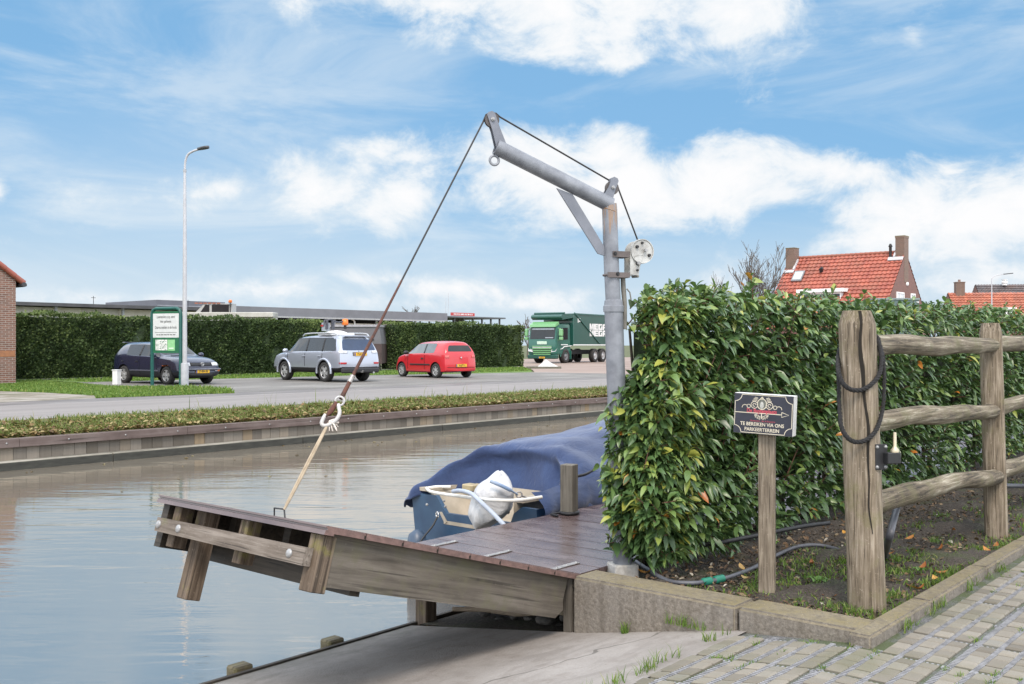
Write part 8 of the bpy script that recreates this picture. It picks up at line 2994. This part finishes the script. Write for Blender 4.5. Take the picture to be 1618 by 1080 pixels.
# ------------------------------------------------------------------ green lorry
q0 = G(893, 573.5)
hd4 = (RT * -.52 - FW * .854).normalized()
lf = Vector((-hd4.y, hd4.x, 0))
TGREEN = paint('lorry_green', (0.008, 0.105, 0.075), .35, 0, .06)
TLIGHT = paint('lorry_light_green', (0.15, 0.36, 0.15), .35, 0, .04)
TBODY = paint('tipper_green', (0.006, 0.075, 0.058), .4, 0, .08)
# origin at the middle of the front axle
lorry = empty('green_lorry', q0 - lf * 1.13, math.atan2(hd4.y, hd4.x), 'green tipper lorry with pale green grille and white block-letter logo beyond the second hedge', 'lorry')
def bbox(mb, x0, x1, y0, y1, z0, z1, bev=.05, mi=0): mb.box(x0, x1, y0, y1, z0, z1, mi, None, bev)
mb = MB()
xF = 1.38
# cab: side profile with raked windscreen, bevelled
prof = [(-.82, .62), (xF - .02, .62), (xF, 1.0), (xF, 1.62), (xF - .22, 2.62), (xF - .50, 2.82), (-.70, 2.86), (-.82, 2.7)]
bm = bmesh.new()
vsL = [bm.verts.new((x, 1.17 if z < 1.7 else 1.09, z)) for x, z in prof]; vsR = [bm.verts.new((x, -1.17 if z < 1.7 else -1.09, z)) for x, z in prof]
bm.faces.new(vsL); bm.faces.new(vsR[::-1])
for i in range(len(prof)):
    j = (i + 1) % len(prof); bm.faces.new((vsL[i], vsR[i], vsR[j], vsL[j]))
bmesh.ops.recalc_face_normals(bm, faces=bm.faces[:])
bmesh.ops.bevel(bm, geom=bm.edges[:], offset=.07, segments=3, affect='EDGES')
mb.bm(bm, 0, True); bm.free()
cab = mb.build('cab', TGREEN, lorry, sharp=35)
sl_ = Vector((-.22, 0, 1.0)).normalized(); nf = Vector((1.0, 0, .22)).normalized()
Mf = Matrix((Vector((0, 1, 0)), sl_, nf)).transposed().to_4x4(); Mf.translation = Vector((xF, 0, 1.62))
mb = MB(); mb.box(-1.0, 1.0, .12, .94, -.01, .022, 0, Mf, .01); ws_ = mb.build('windscreen', M['glass'], cab)
mb = MB(); mb.box(-.90, .90, .80, .93, .022, .03, 0, Mf); mb.box(.25, .9, .18, .24, .022, .034, 0, Mf); mb.build('screen_trim', simple('screen_grey2', (0.32, 0.36, 0.40), (0.25, 0.28, 0.32), rough=.2), ws_)
mb = MB(); mb.prism([(xF - .62, 2.80), (xF - .28, 2.66), (xF - .05, 2.60), (xF - .10, 2.78), (xF - .55, 2.98)], -1.06, 1.06, 'y'); mb.build('sun_visor', TLIGHT, cab)
for sy in (1, -1):
    mb = MB(); mb.prism([(-.35, 1.72), (.72, 1.66), (.98, 1.75), (.72, 2.52), (-.35, 2.56)], sy * 1.10 - .06, sy * 1.10 + .06, 'y'); mb.build('side_window', M['glass'], cab)
    mb = MB(); bbox(mb, xF - .35, xF - .10, sy * 1.42 - .13, sy * 1.42 + .13, 1.95, 2.45, .04); bbox(mb, xF - .35, xF - .12, sy * 1.42 - .13, sy * 1.42 + .13, 1.66, 1.90, .04)
    mb.tube([(xF - .3, sy * 1.1, 2.52), (xF - .25, sy * 1.4, 2.46)], .03, 5); mb.tube([(xF - .3, sy * 1.12, 1.66), (xF - .25, sy * 1.4, 1.70)], .03, 5)
    mb.build('mirror', TLIGHT, cab)
    mb = MB(); mb.add([(xF + .015, sy * .72, .80), (xF + .015, sy * 1.10, .86), (xF - .10, sy * 1.17, 1.08), (xF + .012, sy * .78, .98)], [(0, 1, 2, 3)]); h_ = mb.build('headlight', M['clearlens'], cab)
    sm = h_.modifiers.new('t', 'SOLIDIFY'); sm.thickness = .05
    mb = MB(); bbox(mb, -.3, .75, sy * 1.185 - .01, sy * 1.185 + .01, 1.30, 1.36, .004); mb.build('white_script', M['white'], cab)
    mb = MB(); mb.tube([(xF - .6, sy * 1.19, 1.02), (.5, sy * 1.19, 1.06), (.3, sy * 1.19, 1.18), (-.8, sy * 1.19, 1.25)], .03, 6); mb.build('white_line', M['white'], cab)
mb = MB()
mb.add([(xF + .014, -.80, 1.26), (xF + .014, .80, 1.26), (xF + .014, .72, .56), (xF + .014, .5, .47), (xF + .014, -.5, .47), (xF + .014, -.72, .56)], [(0, 1, 2, 3, 4, 5)])
gk = mb.build('grille', simple('grille_dark', (0.03, 0.09, 0.05), rough=.6), cab)
mb = MB()
for z, w in ((1.22, .80), (1.05, .78), (.90, .76), (.77, .73), (.64, .69), (.51, .58)):
    bbox(mb, xF + .01, xF + .06, -w, w, z - .035, z + .03, .015)
mb.build('grille_bar', TLIGHT, gk)
mb = MB(); bbox(mb, xF + .012, xF + .03, -.78, .78, 1.10, 1.21, .005); mb.build('badge_strip', simple('badge_silver', (0.55, 0.58, 0.56), rough=.3, metal=.4), gk)
mb = MB(); bbox(mb, xF + .012, xF + .035, -.40, .40, 1.36, 1.58, .01); mb.build('name_panel', simple('panel_pale', (0.60, 0.68, 0.62), (0.35, 0.55, 0.40), rough=.4, scale=14), cab)
mb = MB(); bbox(mb, xF - .3, xF + .06, -1.20, 1.20, .32, .62, .06); mb.build('bumper', simple('bumper_green', (0.008, 0.07, 0.05), rough=.4), cab)
plate(lorry, xF + .07, 0, .42, 1, '24-BPX-7')
mb = MB()
for y in (-.5, -.15, .2, .55): mb.lathe([(.06, 0), (.05, .08), (0, .1)], 8, 0, True, Matrix.Translation((xF - .5, y, 2.98)), caps=False)
mb.build('marker_light', M['black'], cab)
# chassis
mb = MB(); bbox(mb, -6.6, 1.0, -.45, .45, .62, .95, .01); mb.build('chassis', M['black'], lorry)
for x in (0, -4.7, -6.05):
    for sy in (1, -1):
        r, tw = .52, .34
        Mw = Matrix.Translation((x, sy * 1.06, r)) @ Matrix.Rotation(-sy * PI / 2, 4, 'X')
        mb = MB(); mb.lathe([(r * .55, tw * .42), (r * .62, tw * .5), (r * .94, tw * .5), (r, tw * .36), (r, -tw * .5), (r * .5, -tw * .5)], 26, 0, True, Mw, caps=False); w_ = mb.build('wheel', M['rubber'], lorry)
        mb = MB(); mb.lathe([(0, tw * .40), (r * .2, tw * .40), (r * .26, tw * .22), (r * .48, tw * .22), (r * .56, tw * .44), (r * .58, tw * .40)], 22, 0, True, Mw, caps=False); mb.build('rim', simple('lorry_rim', (0.22, 0.22, 0.23) if x == 0 else (0.5, 0.5, 0.5), rough=.5, metal=.3), w_)
for sy in (1, -1):
    mb = MB()
    mb.tube([(.62 * math.cos(a), sy * 1.08, .54 + .66 * math.sin(a)) for a in np.linspace(R(-5), R(175), 14)], .07, 6)
    mb.box(-.70, -.62, sy * 1.1 - .17, sy * 1.1 + .17, .30, .9)
    mb.build('mudguard', TGREEN, lorry)
    mb = MB(); mb.cyl((-1.7, sy * .92, .72), (-3.6, sy * .92, .72), .28, None, 14); mb.box(-1.0, -1.5, sy * .92 - .2, sy * .92 + .2, .5, .95); mb.build('fuel_tank', simple('tank_grey', (0.30, 0.31, 0.30), (0.2, 0.2, 0.2), rough=.4, metal=.4), lorry)
    mb = MB(); mb.box(-4.0, -.85, sy * 1.2 - .02, sy * 1.2 + .02, .40, .48); mb.box(-2.6, -1.2, sy * 1.18 - .02, sy * 1.18 + .02, .96, 1.06); mb.build('side_guard', simple('guard_grey', (0.42, 0.42, 0.41), rough=.5), lorry)
# tipper body with overhanging tarpaulin gear
mb = MB()
bbox(mb, -7.4, -1.05, -1.26, 1.26, 1.28, 3.62, .03)
tb_ = mb.build('tipper_body', TBODY, lorry)
mb = MB()
mb.prism([(-1.02, 3.30), (.62, 3.12), (.70, 3.30), (.62, 3.52), (-1.02, 3.60)], -1.24, 1.24, 'y'); mb.cyl((.66, -1.26, 3.34), (.66, 1.26, 3.34), .14, None, 10); mb.cyl((.30, -1.25, 3.60), (.30, 1.25, 3.60), .08, None, 8)
mb.build('tarp_hood', TBODY, tb_)
mb = MB()
for sy in (1, -1):
    mb.box(-7.3, -1.0, sy * 1.27 - .02, sy * 1.27 + .02, 1.29, 1.36)
    mb.tube([(-1.15, sy * 1.285, 3.66), (-5.3, sy * 1.285, 1.40)], .05, 6, mi=1)
    mb.box(-7.3, -1.1, sy * 1.27 - .03, sy * 1.27 + .03, 3.54, 3.64, 1)
mb.build('body_trim', [M['white'], simple('tipper_rail', (0.02, 0.10, 0.08), rough=.4)], tb_)
for sy in (1, -1):
    mb = MB()
    Ml_ = frame((0, sy * 1.263, 0), (-sy, 0, 0), (0, 0, 1))
    stencil(mb, Ml_, 3.6 if sy > 0 else -6.9, 2.92, 2.9, .98, .006)
    mb.build('logo', [bpy.data.materials['logo_white'], TBODY], tb_)
    mb = MB()
    mb.box(-1.75 - .05, -1.75 + .05, sy * 1.27 - .004, sy * 1.27 + .004, 2.95, 3.35); mb.box(-2.1, -1.75, sy * 1.27 - .004, sy * 1.27 + .004, 3.22, 3.30); mb.box(-2.1, -1.75, sy * 1.27 - .004, sy * 1.27 + .004, 3.02, 3.10)
    mb.build('emblem', bpy.data.materials['logo_white'], tb_)
# ------------------------------------------------------------------ pieces that stand apart become parts of their own
def split_pieces(o, gap=.004):
    me = o.data
    n = len(me.vertices)
    par = list(range(n))
    def find(a):
        while par[a] != a:
            par[a] = par[par[a]]; a = par[a]
        return a
    for e in me.edges:
        a, b_ = find(e.vertices[0]), find(e.vertices[1])
        if a != b_: par[a] = b_
    isl = {}
    for i in range(n): isl.setdefault(find(i), []).append(i)
    boxes = []
    for r_, ids in isl.items():
        P = [me.vertices[i].co for i in ids]
        boxes.append([[min(p[k] for p in P) - gap for k in range(3)], [max(p[k] for p in P) + gap for k in range(3)], {r_}])
    ch = True
    while ch:
        ch = False
        for i in range(len(boxes)):
            for j in range(i + 1, len(boxes)):
                A, B = boxes[i], boxes[j]
                if all(A[0][k] <= B[1][k] and B[0][k] <= A[1][k] for k in range(3)):
                    boxes[i] = [[min(A[0][k], B[0][k]) for k in range(3)], [max(A[1][k], B[1][k]) for k in range(3)], A[2] | B[2]]
                    del boxes[j]; ch = True
                    break
            if ch: break
    if len(boxes) < 2: return
    nm = o.name.split('.')[0]
    which = {}
    for gi, b_ in enumerate(boxes):
        for r_ in b_[2]: which[r_] = gi
    fg = [[] for _ in boxes]
    for p in me.polygons: fg[which[find(p.vertices[0])]].append(p)
    singular = {'columns': 'column', 'bolts': 'bolt', 'rivets': 'rivet', 'wheels': 'wheel', 'joists': 'joist'}.get(nm, nm)
    for fs_ in fg:
        if not fs_: continue
        mb = MB()
        idx = {}
        for p in fs_:
            t = []
            for i in p.vertices:
                if i not in idx: idx[i] = len(mb.v); mb.v.append(tuple(me.vertices[i].co))
                t.append(idx[i])
            mb.f.append(tuple(t)); mb.m.append(p.material_index); mb.sm.append(p.use_smooth)
        q = mb.build(singular, list(me.materials), o.parent)
        q.matrix_local = o.matrix_local.copy()
        for c_ in list(o.children):
            if c_.parent == o and fs_ is fg[0]: c_.parent = q
    bpy.data.objects.remove(o)


SPLIT = {'columns', 'bolts', 'rivets', 'wheels', 'marker_light', 'bolt', 'clamp_bolt', 'shaft_nut', 'screw', 'side_guard', 'aerial', 'mast', 'back_panel', 'corner_light',
         'flashing', 'vent_pipe', 'joists', 'inner_joist', 'cross_brace', 'body_trim', 'clamp', 'rear_wiper', 'gutter', 'warning_bar', 'green_panel', 'clamp_bracket', 'fuel_tank'}
for o in list(SC.objects):
    if o.type == 'MESH' and o.parent is not None and o.name.split('.')[0] in SPLIT: split_pieces(o)
